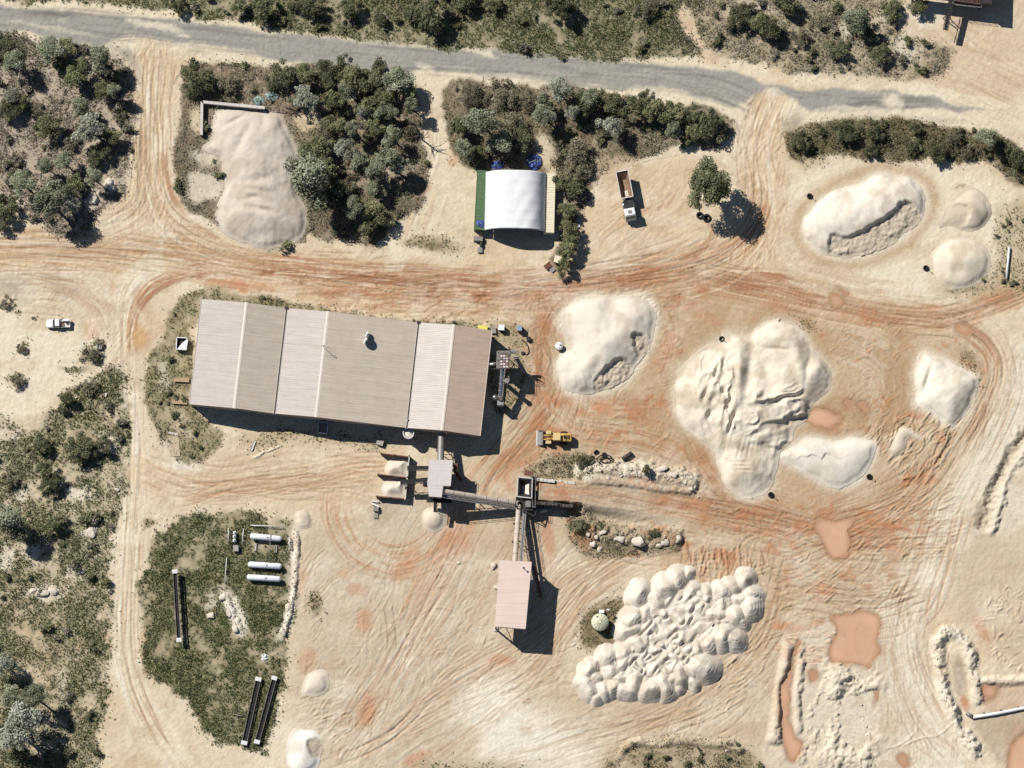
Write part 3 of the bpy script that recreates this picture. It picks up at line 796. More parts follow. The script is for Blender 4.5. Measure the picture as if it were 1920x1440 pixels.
veg([(960, 1050), (1000, 1050), (1020, 1000), (1010, 960), (965, 960), (950, 1000)], C(186, 158, 118), 0.5, 0.3, 8, 5)
for u, v, a_, b_ in ((20, 570, 15, 8), (35, 584, 8, 6), (42, 655, 14, 10), (172, 665, 18, 16), (190, 645, 12, 8), (32, 712, 20, 14), (66, 600, 6, 4), (140, 690, 26, 8), (112, 605, 5, 4), (800, 460, 30, 8), (1810, 545, 40, 8), (280, 980, 12, 10), (1800, 350, 8, 4), (590, 1130, 14, 24), (1060, 500, 22, 12)):
    sl, m = blob(u, v, a_, b_, C(128, 112, 78), 0.7, 0.7, 8)
    GD[sl] = np.maximum(GD[sl], m * 0.7)
# bare places inside the scrub
bare([(352, 328), (380, 322), (416, 330), (416, 366), (380, 378), (354, 378)], C(216, 200, 176), 1.0, 4)
bare([(356, 280), (385, 276), (412, 292), (400, 308), (372, 306)], C(218, 202, 178), 0.9, 7)
bare([(550, 215), (590, 208), (605, 230), (580, 250), (560, 245)], C(214, 190, 152), 0.9, 8)
bare([(1005, 250), (1025, 255), (1046, 300), (1040, 325), (1010, 300)], C(222, 202, 168), 0.9, 6)
bare([(355, 205), (375, 200), (380, 240), (362, 250)], C(216, 196, 160), 0.9, 6)
bare([(100, 850), (150, 805), (175, 800), (165, 830), (120, 850)], C(170, 152, 112), 0.8, 8)
bare([(1104, 300), (1200, 300), (1190, 345), (1110, 350)], C(206, 178, 144), 0.7, 10)
bare([(410, 1105), (440, 1120), (465, 1180), (450, 1196), (425, 1150)], C(236, 224, 203), 0.95, 7)
for u, v, a_, b_, q in ((172, 1000, 13, 12, 1), (85, 1110, 34, 16, 0.95), (145, 1075, 20, 18, 0.7), (12, 1050, 14, 26, 0.9), (195, 835, 22, 24, 0.95), (150, 925, 26, 14, 0.9), (40, 925, 20, 12, 0.8), (15, 820, 22, 12, 0.9), (55, 1035, 22, 16, 0.7), (205, 345, 12, 16, 0.95), (172, 372, 16, 20, 0.8), (35, 380, 16, 14, 0.7), (1660, 30, 18, 12, 0.7), (1700, 90, 26, 30, 0.7), (1740, 25, 34, 26, 0.85), (1590, 60, 12, 16, 0.6), (1430, 20, 30, 10, 0.5), (315, 840, 14, 22, 0.7), (310, 700, 12, 30, 0.5), (120, 1290, 14, 40, 0.5), (395, 1130, 12, 16, 0.6)):
    sl, m = blob(u, v, a_, b_, C(236, 220, 196), q, 0.55, 14)
    GD[sl] *= 1 - m * q
bare([(548, 985), (562, 985), (560, 1060), (556, 1110), (545, 1160), (528, 1200), (520, 1195), (536, 1140), (542, 1080)], C(232, 218, 196), 0.9, 7)
# litter speckle and twigs under the scrub
for Z, n_, sp in ((Z_NW, 700, 90), (Z_N, 500, 60), (Z_NE2, 300, 60), (Z_MID, 300, 90), (Z_SH, 200, 90), (Z_W, 420, 60)):
    rr = random.Random(len(Z) + n_)
    P = spline(Z, True, 12); lo = np.maximum(P.min(0), -70); hi = np.minimum(P.max(0), (1990, 1510))
    pu = np.array([rr.uniform(lo[0], hi[0]) for _ in range(n_ * 2)]); pv = np.array([rr.uniform(lo[1], hi[1]) for _ in range(n_ * 2)])
    ok = inside(pu, pv, P)
    for u, v in zip(pu[ok], pv[ok]):
        th = rr.gauss(0.6, 1.0); ln = rr.uniform(2.5, 7)
        sl = win(u - ln - 2, u + ln + 2, v - ln - 2, v + ln + 2)
        x = (UU[sl] - u) * math.cos(th) + (VV[sl] - v) * math.sin(th); y = -(UU[sl] - u) * math.sin(th) + (VV[sl] - v) * math.cos(th)
        m = np.exp(-(x / ln) ** 2 * 2 - (y / 1.3) ** 2)
        lerp(sl, rr.choice((C(196, 178, 158), C(206, 190, 172), C(176, 156, 132), C(92, 80, 62))), m * 0.75)

# --- berms, spoil and ditches
def ridge(pts, w, h, col=None, a=0.8, rough=0.5, warp=4.0):
    sl, s, d, L = field(pts, w * 1.6, 8)
    d = d + warp * (0.8 * N2[sl] + 0.35 * N3[sl])
    p = np.clip(1 - np.abs(d) / w, 0, 1)
    p = p * p * (3 - 2 * p) * sstep(0, 14, s) * sstep(0, 14, L - s)
    GH[sl] += h * p * (1 + rough * (0.55 * N2[sl] + 0.3 * N3[sl] + 0.10 * N4[sl]))
    if col is not None:
        lerp(sl, col, sstep(0.02, 0.45, p) * a)
    return sl, p
RUB = C(236, 224, 204)
# ramp up to the feed hopper
sl, s, d, L = field([(1000, 922), (1100, 928), (1230, 946), (1330, 962)], 52)
hgt = 3.0 * (1 - sstep(20, 300, s))
side = np.where(s < 95, 1 - sstep(18.5, 20.5, np.abs(d)), 1 - sstep(17, 42, np.abs(d)))
RAMP_H = np.zeros(UU.shape, np.float32); RAMP_H[sl] = hgt * side * sstep(-2, 0.5, s - 9)
GH += RAMP_H
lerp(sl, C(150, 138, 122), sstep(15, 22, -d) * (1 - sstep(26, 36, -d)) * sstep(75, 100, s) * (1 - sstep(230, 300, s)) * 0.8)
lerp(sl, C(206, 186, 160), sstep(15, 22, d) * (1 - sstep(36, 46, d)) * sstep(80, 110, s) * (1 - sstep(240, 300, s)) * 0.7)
ridge([(1070, 888), (1130, 884), (1200, 888), (1270, 898), (1312, 912)], 27, 1.3, C(226, 212, 190), 0.8, 0.6, 7)
ridge([(1100, 905), (1200, 912), (1300, 922)], 9, 0.7, C(176, 160, 138), 0.6, 0.9)
ridge([(1075, 985), (1120, 1000), (1180, 1008), (1240, 1010), (1282, 1015)], 32, 1.3, C(170, 150, 120), 0.6, 1.0, 8)
# bank beside the concrete gas compound, low sand bunds
ridge([(555, 990), (556, 1060), (548, 1130), (530, 1195)], 7, 0.5, RUB, 0.7, 0.8)
ridge([(420, 1105), (432, 1140), (455, 1190)], 10, 0.5, RUB, 0.7, 0.9)
ridge([(470, 862), (500, 850), (530, 836)], 3, 0.3, WHITE, 0.5, 0.5)
# south-east spoil
ridge([(1478, 1200), (1470, 1260), (1458, 1330), (1446, 1400)], 17, 0.9, C(222, 206, 184), 0.7, 0.5, 5)
ridge([(1505, 1205), (1500, 1260), (1492, 1310), (1500, 1380)], 11, 0.6, C(230, 214, 190), 0.7, 0.6, 5)
def spoil(pts, amp, sc, col, a, seed):
    sl, m = pmask(pts, 22, 20)
    u, v = UU[sl] + 8 * WX[sl], VV[sl] + 8 * WY[sl]
    r1 = np.clip(0.5 + 0.75 * fbm(u / sc, v / sc, 4, seed), 0, 1.4); r2 = np.clip(1 - np.abs(fbm(u / (sc * 0.36), v / (sc * 0.36), 3, seed + 5)), 0, 1)
    GH[sl] += m * amp * np.clip(r1 ** 1.6 * 0.75 + 0.22 * r2 ** 2 - 0.25, 0, None)
    lerp(sl, col, m * a * np.clip(0.5 + 0.6 * r1, 0, 1))
spoil([(1545, 1245), (1600, 1238), (1632, 1260), (1640, 1300), (1628, 1340), (1650, 1390), (1670, 1460), (1620, 1470), (1600, 1420), (1560, 1440), (1520, 1410), (1500, 1350), (1520, 1300)], 2.0, 46, C(232, 217, 194), 0.7, 81)
spoil([(1500, 1370), (1520, 1400), (1500, 1440), (1480, 1440)], 1.4, 20, C(214, 196, 168), 0.6, 83)
ridge([(1762, 1260), (1760, 1210), (1775, 1186), (1798, 1190), (1815, 1220), (1830, 1280), (1838, 1325)], 17, 1.2, C(232, 217, 194), 0.85, 0.9, 5)
ridge([(1762, 1250), (1772, 1300), (1785, 1340), (1810, 1380), (1840, 1420)], 17, 1.3, C(232, 217, 194), 0.85, 1.0, 6)
ridge([(1835, 1275), (1880, 1278), (1960, 1268)], 12, 0.8, C(232, 217, 194), 0.8, 0.4, 4)
blob(1800, 1270, 15, 45, C(180, 160, 136), 0.9, 0.4, 5, -0.12)
blob(1812, 1318, 10, 16, C(200, 128, 62), 0.85, 0.6, 6, -0.3)
paint([(1840, 1335), (1960, 1325), (1960, 1440), (1900, 1450), (1850, 1400), (1825, 1355)], C(190, 165, 138), 0.85, 6, 6, 0.2)
paint([(1850, 1285), (1960, 1282), (1960, 1318), (1850, 1330)], C(202, 164, 134), 0.7, 5, 4, 0.4)
# the ditch along the pale haul road
DITCH = [(1990, 745), (1935, 800), (1900, 850), (1870, 900), (1852, 950), (1838, 1000)]
sl, p = ridge(DITCH, 20, -0.8, C(200, 178, 150), 0.5, 0.9, 8)
ridge([(q[0] + 16, q[1] + 8) for q in DITCH], 12, 0.5, C(222, 206, 182), 0.6, 1.0, 7)
crease(DITCH, 3, -0.3, C(120, 104, 82), 0.45, 6.0)
ridge([(1150, 1420), (1185, 1396), (1240, 1390), (1330, 1392), (1400, 1408)], 12, 0.7, C(200, 180, 146), 0.4, 0.9, 6)
ridge([(1520, 1440), (1540, 1436), (1580, 1446)], 40, 0.9, C(196, 176, 150), 0.4, 0.3, 4)

# --- turned mud
EYARD = [(1300, 960), (1450, 960), (1560, 1000), (1700, 920), (1760, 860), (1800, 960), (1740, 1080), (1640, 1170), (1470, 1160), (1440, 1240), (1340, 1350), (1230, 1360), (1330, 1250), (1440, 1150), (1420, 1060)]
scuffs(EYARD, 260, lambda u, v: -35 if v > 1150 else (-25 if u > 1500 else 10), 22, (12, 46), (0.05, 0.13), C(184, 148, 112), 0.25, 0.6, 3, 2)
scuffs([(1520, 830), (1700, 780), (1790, 800), (1740, 900), (1680, 880), (1600, 800)], 90, -55, 20, (14, 44), (0.08, 0.2), C(178, 152, 124), 0.2, 0.8, 3, 3)
scuffs([(1290, 1030), (1430, 1030), (1420, 1075), (1300, 1085)], 90, 92, 12, (18, 46), (0.06, 0.15), C(192, 140, 96), 0.5, 0.3, 2, 4)
scuffs([(1000, 560), (1240, 545), (1260, 760), (1250, 860), (1050, 840), (1000, 700)], 170, lambda u, v: -30 if u > 1150 else 80, 28, (10, 36), (0.04, 0.10), C(180, 134, 94), 0.3, 0.7, 3, 5)
scuffs([(1560, 600), (1700, 620), (1720, 780), (1590, 800), (1570, 700)], 120, -25, 35, (8, 24), (0.04, 0.09), C(184, 150, 118), 0.25, 0.9, 2, 6)
scuffs([(590, 1020), (900, 1060), (920, 1200), (1080, 1180), (1060, 1360), (860, 1280), (620, 1420), (570, 1300)], 240, lambda u, v: -50 if u < 900 else -20, 30, (10, 44), (0.03, 0.09), C(196, 160, 124), 0.3, 0.6, 3, 7)
scuffs([(560, 1280), (640, 1290), (650, 1360), (580, 1360)], 40, -20, 12, (8, 26), (0.06, 0.12), None, 0, 0.3, 3, 8)
scuffs([(1850, 1130), (1960, 1100), (1960, 1250), (1870, 1240)], 90, -60, 50, (10, 36), (0.08, 0.18), None, 0, 0.9, 2, 9)
scuffs([(600, 520), (1000, 520), (1010, 600), (880, 600), (640, 575)], 130, 5, 18, (14, 60), (0.03, 0.06), C(186, 126, 80), 0.4, 0.3, 3, 10)
scuffs([(1380, 200), (1470, 200), (1460, 480), (1300, 520), (1390, 400)], 90, 100, 16, (14, 44), (0.03, 0.07), C(198, 150, 106), 0.35, 0.4, 3, 11)
scuffs([(240, 110), (330, 100), (300, 320), (380, 450), (200, 440), (260, 330)], 100, 85, 20, (16, 60), (0.02, 0.05), C(202, 164, 126), 0.35, 0.4, 3, 12)
scuffs([(1470, 1190), (1620, 1180), (1600, 1230), (1480, 1240)], 60, 5, 14, (12, 40), (0.06, 0.14), C(210, 140, 96), 0.4, 0.4, 3, 13)
scuffs([(1640, 1180), (1760, 1180), (1800, 1400), (1700, 1420), (1650, 1300)], 70, 75, 18, (14, 60), (0.03, 0.07), C(206, 176, 142), 0.3, 0.3, 2, 14)
crease([(1690, 1400), (1725, 1385), (1760, 1378), (1790, 1352)], 1.6, 0.12)
crease([(1660, 1405), (1690, 1395), (1715, 1375)], 1.6, 0.12)
scuffs([(20, 490), (180, 480), (230, 560), (150, 600), (30, 620)], 80, 10, 60, (10, 40), (0.02, 0.05), C(202, 174, 140), 0.3, 1.0, 2, 15)
# fresh rust-brown churn where the ways meet
RB = C(164, 106, 66); RB2 = C(178, 118, 76)
for pts, w_, c_, a_, th_ in (([(470, 512), (640, 518), (820, 530), (980, 536), (1120, 528), (1260, 508), (1330, 486)], 13, RB, 0.75, -0.05), ([(880, 546), (1000, 552), (1120, 536), (1240, 520)], 9, RB2, 0.75, -0.25), ([(560, 545), (700, 548), (830, 556), (930, 566), (1000, 600), (1022, 660)], 13, RB2, 0.6, 0.05),
        ([(1090, 545), (1050, 575), (1022, 625), (1012, 700), (1024, 780)], 12, RB2, 0.75, -0.15), ([(1010, 560), (1002, 620), (1004, 690)], 8, RB, 0.5, 0.0), ([(1240, 560), (1262, 600), (1258, 660), (1240, 720)], 12, RB2, 0.5, 0.0), ([(1040, 770), (980, 835), (930, 885), (895, 950)], 12, RB2, 0.6, 0.0),
        ([(1270, 770), (1310, 850), (1350, 920), (1420, 950)], 11, RB2, 0.7, -0.1), ([(1330, 430), (1310, 470), (1220, 500), (1110, 525)], 12, RB2, 0.65, -0.05), ([(1300, 520), (1440, 545), (1580, 580), (1700, 600), (1800, 594)], 8, RB, 0.55, -0.05), ([(1450, 975), (1560, 960), (1650, 930), (1730, 870)], 16, RB2, 0.5, 0.1), ([(1380, 940), (1500, 975), (1620, 1000)], 14, RB2, 0.55, 0.0),
        ([(400, 512), (320, 528), (262, 575), (244, 640)], 8, RB, 0.55, -0.1)):
    track(pts, w_, c_, a_, 2.4, 50, th_, 0.06, 0.22, 5, 30)
for u, v, n_ in ((790, 545, 16), (905, 560, 14), (700, 520, 12), (1015, 560, 12), (560, 525, 10), (850, 590, 12), (1270, 560, 8)):
    for k in range(n_):
        a0 = R.uniform(0, 6.28); l_ = R.uniform(10, 32)
        crease([(u + R.gauss(0, 10), v + R.gauss(0, 6)), (u + math.cos(a0) * l_ * 0.6 + R.gauss(0, 3), v + math.sin(a0) * l_ * 0.4), (u + math.cos(a0) * l_ * 1.3, v + math.sin(a0) * l_ * 0.7)], R.uniform(0.9, 1.8), 0.05, R.choice((RB, RB2, C(150, 96, 60))), 0.6)

# damp tan and rusty blotches over the working yard
dm = sstep(0.12, 0.75, fbm(UU / 70, VV / 70, 4, 91) + 0.25 * N3) * (1 - np.clip(GD * 2, 0, 1))
yard = boxblur(inside(UU, VV, np.array([(960, 545), (1300, 500), (1500, 560), (1830, 600), (1850, 720), (1760, 900), (1700, 1100), (1500, 1150), (1300, 1060), (1180, 1060), (1050, 1010), (960, 900), (990, 700)], float)).astype(np.float32), 16)
lerp((slice(None), slice(None)), C(184, 142, 98), dm * yard * 0.65)
lerp((slice(None), slice(None)), C(192, 126, 80), sstep(0.25, 0.8, fbm(UU / 44, VV / 30, 4, 93) + 0.35 * N3) * yard * 0.75)
mr_ = boxblur(inside(UU, VV, np.array([(430, 485), (700, 505), (1000, 515), (1250, 490), (1290, 520), (1080, 570), (990, 610), (860, 600), (640, 560), (430, 530)], float)).astype(np.float32), 10)
lerp((slice(None), slice(None)), C(186, 128, 84), sstep(0.15, 0.8, fbm(UU / 60, VV / 20, 4, 95) + 0.35 * N3) * mr_ * 0.42)
op = 1 - np.clip(GD * 2, 0, 1)
lerp((slice(None), slice(None)), C(244, 231, 208), sstep(0.0, 1.0, fbm(UU / 60, VV / 46, 4, 97) + 0.25 * N3) * op * 0.3)
lerp((slice(None), slice(None)), C(196, 164, 126), sstep(0.2, 0.85, fbm(UU / 52, VV / 36, 4, 99)) * op * 0.35)
GH += 0.02 * N4 * np.clip(1 - GD, 0, 1)
GH += GD * 0.06 * N3

# --- sealed road, worn and drifted over
ROAD = [(-95, 14), (100, 17), (190, 26), (245, 32), (330, 38), (400, 46), (520, 62), (640, 75), (780, 88), (880, 97), (960, 98), (1050, 108), (1200, 122), (1300, 128), (1375, 134), (1405, 144), (1434, 163),
        (1462, 157), (1500, 167), (1600, 167), (1640, 176), (1672, 166), (1740, 180), (1800, 196), (1858, 206), (1790, 206), (1720, 202), (1650, 206), (1580, 210), (1520, 206), (1490, 186), (1440, 172), (1412, 182), (1375, 202),
        (1330, 188), (1280, 174), (1180, 166), (1100, 158), (1000, 150), (900, 139), (825, 130), (792, 122), (775, 138), (700, 130), (600, 120), (520, 110), (440, 98), (420, 86), (320, 74), (230, 68), (185, 86), (120, 80), (60, 60), (-95, 46)]
RD_SL, RD_M = pmask(ROAD, 7, 1.0, False)
road_a = RD_M * np.clip(1.0 + 0.12 * N2[RD_SL], 0, 1)
lerp(RD_SL, ASPH, road_a)
GD[RD_SL] *= 1 - RD_M
centre = [(-90, 32), (200, 48), (420, 70), (640, 98), (900, 118), (1200, 145), (1330, 158), (1430, 200)]
track(centre, 34, C(166, 160, 152), 0.5, 3, 220, 0.05, 0.004)
track(centre, 34, ASPHD, 0.45, 3, 160, 0.2, 0.004)
track([(1180, 140), (1300, 150), (1380, 175), (1410, 215)], 24, C(190, 182, 170), 0.65, 2.5, 70, 0.05, 0.01)
track([(1470, 175), (1600, 190), (1760, 192)], 12, C(120, 112, 102), 0.6, 4, 60, -0.1, 0.005)
for u, v, a_, b_, q, r_ in ((300, 50, 46, 7, 0.9, 0.2), (255, 44, 20, 7, 0.8, 0.3), (345, 66, 16, 4, 0.8, 0.1), (910, 104, 20, 6, 0.9, 0.3), (890, 100, 16, 4, 0.7, 0.2), (800, 128, 20, 6, 0.9, 0.4), (130, 56, 60, 5, 0.35, 0.2), (450, 96, 30, 5, 0.7, 0.15), (960, 140, 60, 4, 0.5, 0.1), (1000, 150, 50, 5, 0.7, 0.08), (1240, 168, 60, 5, 0.6, 0.1), (1676, 190, 22, 15, 0.95, 0), (1590, 204, 60, 5, 0.7, 0), (1450, 172, 14, 8, 0.8, 0), (60, 46, 60, 4, 0.5, 0.1)):
    blob(u, v, a_, b_, C(228, 212, 186), q, 0.6, 7, r_)
for u, v, a_, b_, q, r_ in ((245, 112, 12, 40, 0.5, -0.5), (225, 95, 30, 10, 0.5, 0.3), (1485, 225, 24, 16, 0.55, -0.7), (370, 98, 30, 6, 0.35, 0), (720, 138, 40, 6, 0.4, 0.1), (1380, 240, 4, 18, 0.5, -0.5), (1640, 222, 80, 5, 0.35, 0), (1780, 222, 50, 5, 0.35, 0.05), (1640, 172, 40, 4, 0.5, 0.05)):
    blob(u, v, a_, b_, C(150, 141, 130), q, 0.8, 10, r_)
rr_ = random.Random(77)
for k in range(70):
    u = rr_.uniform(-40, 1380); vm = np.interp(u, [-90, 200, 420, 640, 900, 1200, 1380], [32, 48, 72, 98, 118, 145, 165]) + rr_.uniform(-24, 24)
    blob(u, vm, rr_.uniform(8, 50), rr_.uniform(1.2, 5), rr_.choice((C(172, 165, 156), C(122, 118, 114), C(196, 186, 170), C(140, 136, 132))), rr_.uniform(0.25, 0.6), 0.6, 3, 0.12)
for k in range(26):
    u = rr_.uniform(-40, 1340); vm = float(np.interp(u, [-90, 200, 420, 640, 900, 1200, 1380], [32, 48, 72, 98, 118, 145, 165]))
    if rr_.random() < 0.5: crease([(u, vm - 24), (u + rr_.uniform(-6, 6), vm), (u + rr_.uniform(-8, 8), vm + 24)], 0.8, -0.01, C(112, 107, 101), 0.35, 1.5)
    else: crease([(u, vm + rr_.uniform(-15, 15)), (u + 40, vm + rr_.uniform(-12, 20)), (u + 90, vm + rr_.uniform(-8, 24))], 0.8, -0.01, C(112, 107, 101), 0.35, 2)
crease([(215, 108), (240, 130), (262, 160)], 1.5, 0.1, C(120, 104, 84), 0.5, 2)
crease([(322, 160), (335, 140), (345, 120)], 1.5, 0.1, C(120, 104, 84), 0.5, 2)

# --- outlines of the sand piles
O = {}
O['nw'] = [(404, 210), (440, 202), (494, 208), (528, 214), (542, 247), (558, 280), (567, 310), (560, 340), (562, 368), (575, 392), (573, 430), (560, 452), (520, 465), (480, 463), (440, 450), (414, 430), (404, 404), (412, 376), (420, 352), (416, 320), (412, 296), (394, 288), (380, 277), (396, 254), (400, 230)]
O['ne'] = [(1508, 413), (1520, 392), (1546, 368), (1580, 352), (1612, 342), (1634, 329), (1655, 325), (1674, 331), (1702, 333), (1724, 346), (1736, 366), (1735, 394), (1722, 418), (1698, 440), (1674, 457), (1640, 474), (1606, 482), (1580, 484), (1548, 478), (1520, 460), (1506, 438)]
O['neb'] = [(1778, 386), (1796, 362), (1826, 354), (1850, 370), (1859, 396), (1850, 422), (1824, 436), (1798, 430), (1776, 424), (1762, 430), (1756, 418), (1770, 402)]
O['nec'] = [(1746, 500), (1750, 472), (1772, 452), (1805, 446), (1836, 454), (1856, 478), (1854, 510), (1830, 534), (1796, 543), (1764, 534)]
O['mid'] = [(1052, 592), (1068, 570), (1094, 560), (1120, 555), (1146, 559), (1172, 555), (1200, 556), (1222, 570), (1230, 592), (1228, 618), (1222, 644), (1208, 668), (1190, 692), (1174, 714), (1150, 728), (1126, 734), (1098, 738), (1072, 736), (1054, 722), (1046, 702), (1042, 682), (1050, 664), (1064, 652), (1066, 638), (1056, 620)]
O['big'] = [(1266, 720), (1278, 692), (1304, 660), (1330, 645), (1352, 638), (1356, 622), (1370, 626), (1402, 630), (1416, 616), (1440, 600), (1466, 600), (1492, 612), (1514, 630), (1526, 656), (1546, 676), (1562, 702), (1558, 728), (1540, 746), (1522, 764), (1514, 786), (1492, 806), (1486, 826), (1466, 846), (1456, 880), (1450, 910), (1430, 930), (1400, 938), (1374, 926), (1356, 902), (1346, 872), (1336, 842), (1310, 822), (1280, 800), (1264, 766)]
O['ext'] = [(1462, 852), (1490, 836), (1512, 818), (1536, 822), (1568, 828), (1592, 818), (1616, 820), (1640, 828), (1643, 846), (1632, 874), (1618, 894), (1594, 910), (1566, 915), (1540, 906), (1520, 893), (1500, 884), (1480, 874), (1464, 864)]
O['e'] = [(1716, 686), (1730, 660), (1754, 666), (1774, 674), (1800, 690), (1828, 700), (1835, 714), (1830, 738), (1822, 758), (1812, 778), (1798, 794), (1786, 800), (1764, 790), (1746, 774), (1726, 764), (1713, 756), (1720, 734), (1713, 708)]
O['dump'] = [(1090, 1258), (1110, 1240), (1130, 1240), (1150, 1212), (1165, 1200), (1162, 1170), (1175, 1150), (1180, 1120), (1200, 1102), (1225, 1102), (1250, 1080), (1290, 1066), (1310, 1090), (1350, 1096), (1385, 1080), (1410, 1074), (1430, 1100), (1420, 1130), (1424, 1150), (1400, 1178), (1395, 1200), (1370, 1225), (1340, 1240), (1340, 1268), (1310, 1290), (1260, 1305), (1215, 1318), (1170, 1318), (1120, 1320), (1085, 1300)]
rim(O['ne'], 24, C(194, 160, 120), 0.92, 7); rim(O['ne'], 7, C(240, 226, 200), 0.8, 5)
rim(O['nec'], 10, C(214, 190, 156), 0.5, 8); rim(O['neb'], 8, C(226, 208, 178), 0.4, 8)
rim(O['mid'], 14, C(202, 172, 138), 0.6, 9); rim(O['mid'], 7, C(238, 226, 203), 0.8, 6)
rim(O['big'], 10, C(200, 172, 138), 0.5, 9); rim(O['big'], 5, C(228, 214, 190), 0.7, 5)
rim(O['ext'], 14, C(192, 160, 124), 0.7, 7); rim(O['ext'], 5, C(240, 229, 208), 0.85, 6)
rim(O['e'], 10, C(206, 178, 144), 0.5, 8); rim(O['e'], 5, C(236, 222, 198), 0.7, 5)
rim(O['dump'], 14, C(206, 182, 152), 0.5, 10)
rim(O['nw'], 4, C(208, 192, 168), 0.6, 4)
for k in O:
    sl, m = pmask(O[k], 2, 2)
    GD[sl] *= 1 - m

# --- standing water, coloured by clay
POOLS = {
 'big': [(1560, 1162), (1590, 1155), (1620, 1152), (1648, 1155), (1650, 1170), (1640, 1187), (1643, 1205), (1650, 1220), (1645, 1230), (1632, 1240), (1630, 1250), (1615, 1242), (1600, 1237), (1570, 1237), (1553, 1227), (1558, 1212), (1570, 1200), (1572, 1180)],
 'channel': [(1497, 1202), (1488, 1205), (1485, 1245), (1466, 1282), (1462, 1320), (1465, 1370), (1472, 1400), (1482, 1425), (1497, 1407), (1500, 1388), (1486, 1380), (1477, 1345), (1480, 1295), (1488, 1245), (1494, 1220)],
 'notch': [(1515, 1260), (1525, 1250), (1535, 1260), (1520, 1282)],
 'sliver': [(1638, 1305), (1646, 1295), (1647, 1312), (1637, 1328)],
 'corner': [(1846, 1286), (1874, 1288), (1874, 1300), (1850, 1322), (1845, 1305)],
 'flat': [(1524, 968), (1560, 972), (1607, 966), (1592, 990), (1600, 1017), (1580, 1043), (1560, 1040), (1540, 1003)],
 'pileside': [(1517, 780), (1527, 763), (1540, 760), (1553, 765), (1577, 777), (1570, 795), (1547, 800), (1530, 790)],
 'small': [(1580, 747), (1597, 747), (1593, 760), (1586, 758)], 'small2': [(1608, 753), (1618, 752), (1628, 764), (1623, 777), (1614, 768)],
 'bend': [(1790, 613), (1810, 610), (1827, 622), (1823, 631), (1803, 626)], 'roadside': [(1557, 563), (1568, 556), (1580, 560), (1583, 570), (1565, 573)], 'roadside2': [(1569, 543), (1585, 545), (1600, 553), (1588, 556)],
 'edge': [(1900, 1388), (1940, 1372), (1950, 1450), (1900, 1450), (1892, 1420)], 'foot': [(1688, 1415), (1700, 1412), (1708, 1430), (1698, 1440)],
}
PM = {}
for k, p in POOLS.items():
    sl, m = pmask(p, 11, 1.2)
    rs, rm = pmask(p, 9, 8)
    lerp(rs, C(196, 144, 102), rm * 0.6)
    ws, wm = pmask(p, 8, 3.5)
    lerp(ws, C(166, 122, 86), np.clip(wm * (1.15 - wm) * 3.2, 0, 1) * 0.55)
    GH[sl] = GH[sl] * (1 - m) - 0.07 * m
    PM[k] = (sl, m)

GH[:] = np.where(OUT > 0, GH * (1 - OUT), GH)
GC *= (1 + 0.05 * N3 + 0.04 * N4)[..., None] * np.array([0.995, 1.012, 0.985], np.float32)
np.clip(GC, 0.01, 0.85, out=GC)

_f = GH - boxblur(GH, 3)
GH += np.where(np.abs(_f) < 0.2, 0.75 * _f, 0)
m_ground = attr_mat('ground_soil', 0.95, 0.09, 2.6, 0.05, 5.0, 0.1)
GX, GY = W(UU.astype(np.float64), VV.astype(np.float64), 0.0)
ground = grid_mesh('ground', GX, GY, GH, GC, m_ground)
tag(ground, 'sandy quarry ground with orange clay and wheel tracks', None, None, 'structure')

m_road = attr_mat('worn_asphalt', 0.85, 0.10, 5.0, 0.012, 20.0, 0.25)
cell = (RD_M[:-1, :-1] + RD_M[1:, 1:]) > 0.02
road = grid_mesh('road', GX[RD_SL], GY[RD_SL], GH[RD_SL] + 0.004 + 0.03 * RD_M, GC[RD_SL], m_road, cell)
tag(road, 'worn grey sealed road drifted over with sand', None, None, 'structure')
m_pool = attr_mat('clay_water', 0.3, 0.05, 0.6, 0.0, spec=0.35)
for k, (sl, m) in PM.items():
    mm = m * (1 + 0.35 * N3[sl] + 0.2 * N2[sl])
    cell = (mm[:-1, :-1] + mm[1:, 1:]) > 1.0
    e_ = boxblur(m, 4)
    pc = np.array(C(198, 148, 108))[None, None] + (np.array(C(226, 176, 134)) - np.array(C(198, 148, 108)))[None, None] * np.clip(sstep(0.45, 0.95, e_) + 0.22 * N2[sl] - 0.1 * np.abs(N1[sl]), 0, 1.1)[..., None]
    o = grid_mesh('puddle_water', GX[sl], GY[sl], m * 0 - 0.015, pc.astype(np.float32), m_pool, cell)
    tag(o, None, None, None, 'structure')

# ground height under any point, for standing things on it
def gz(u, v):
    i = int(np.clip(np.searchsorted(US, u), 0, len(US) - 1)); j = int(np.clip(np.searchsorted(VS, v), 0, len(VS) - 1))
    return float(GH[j, i])
def WG(u, v):
    z = gz(u, v)
    x, y = W(u, v, 0.0)
    return Vector((x, y, z))

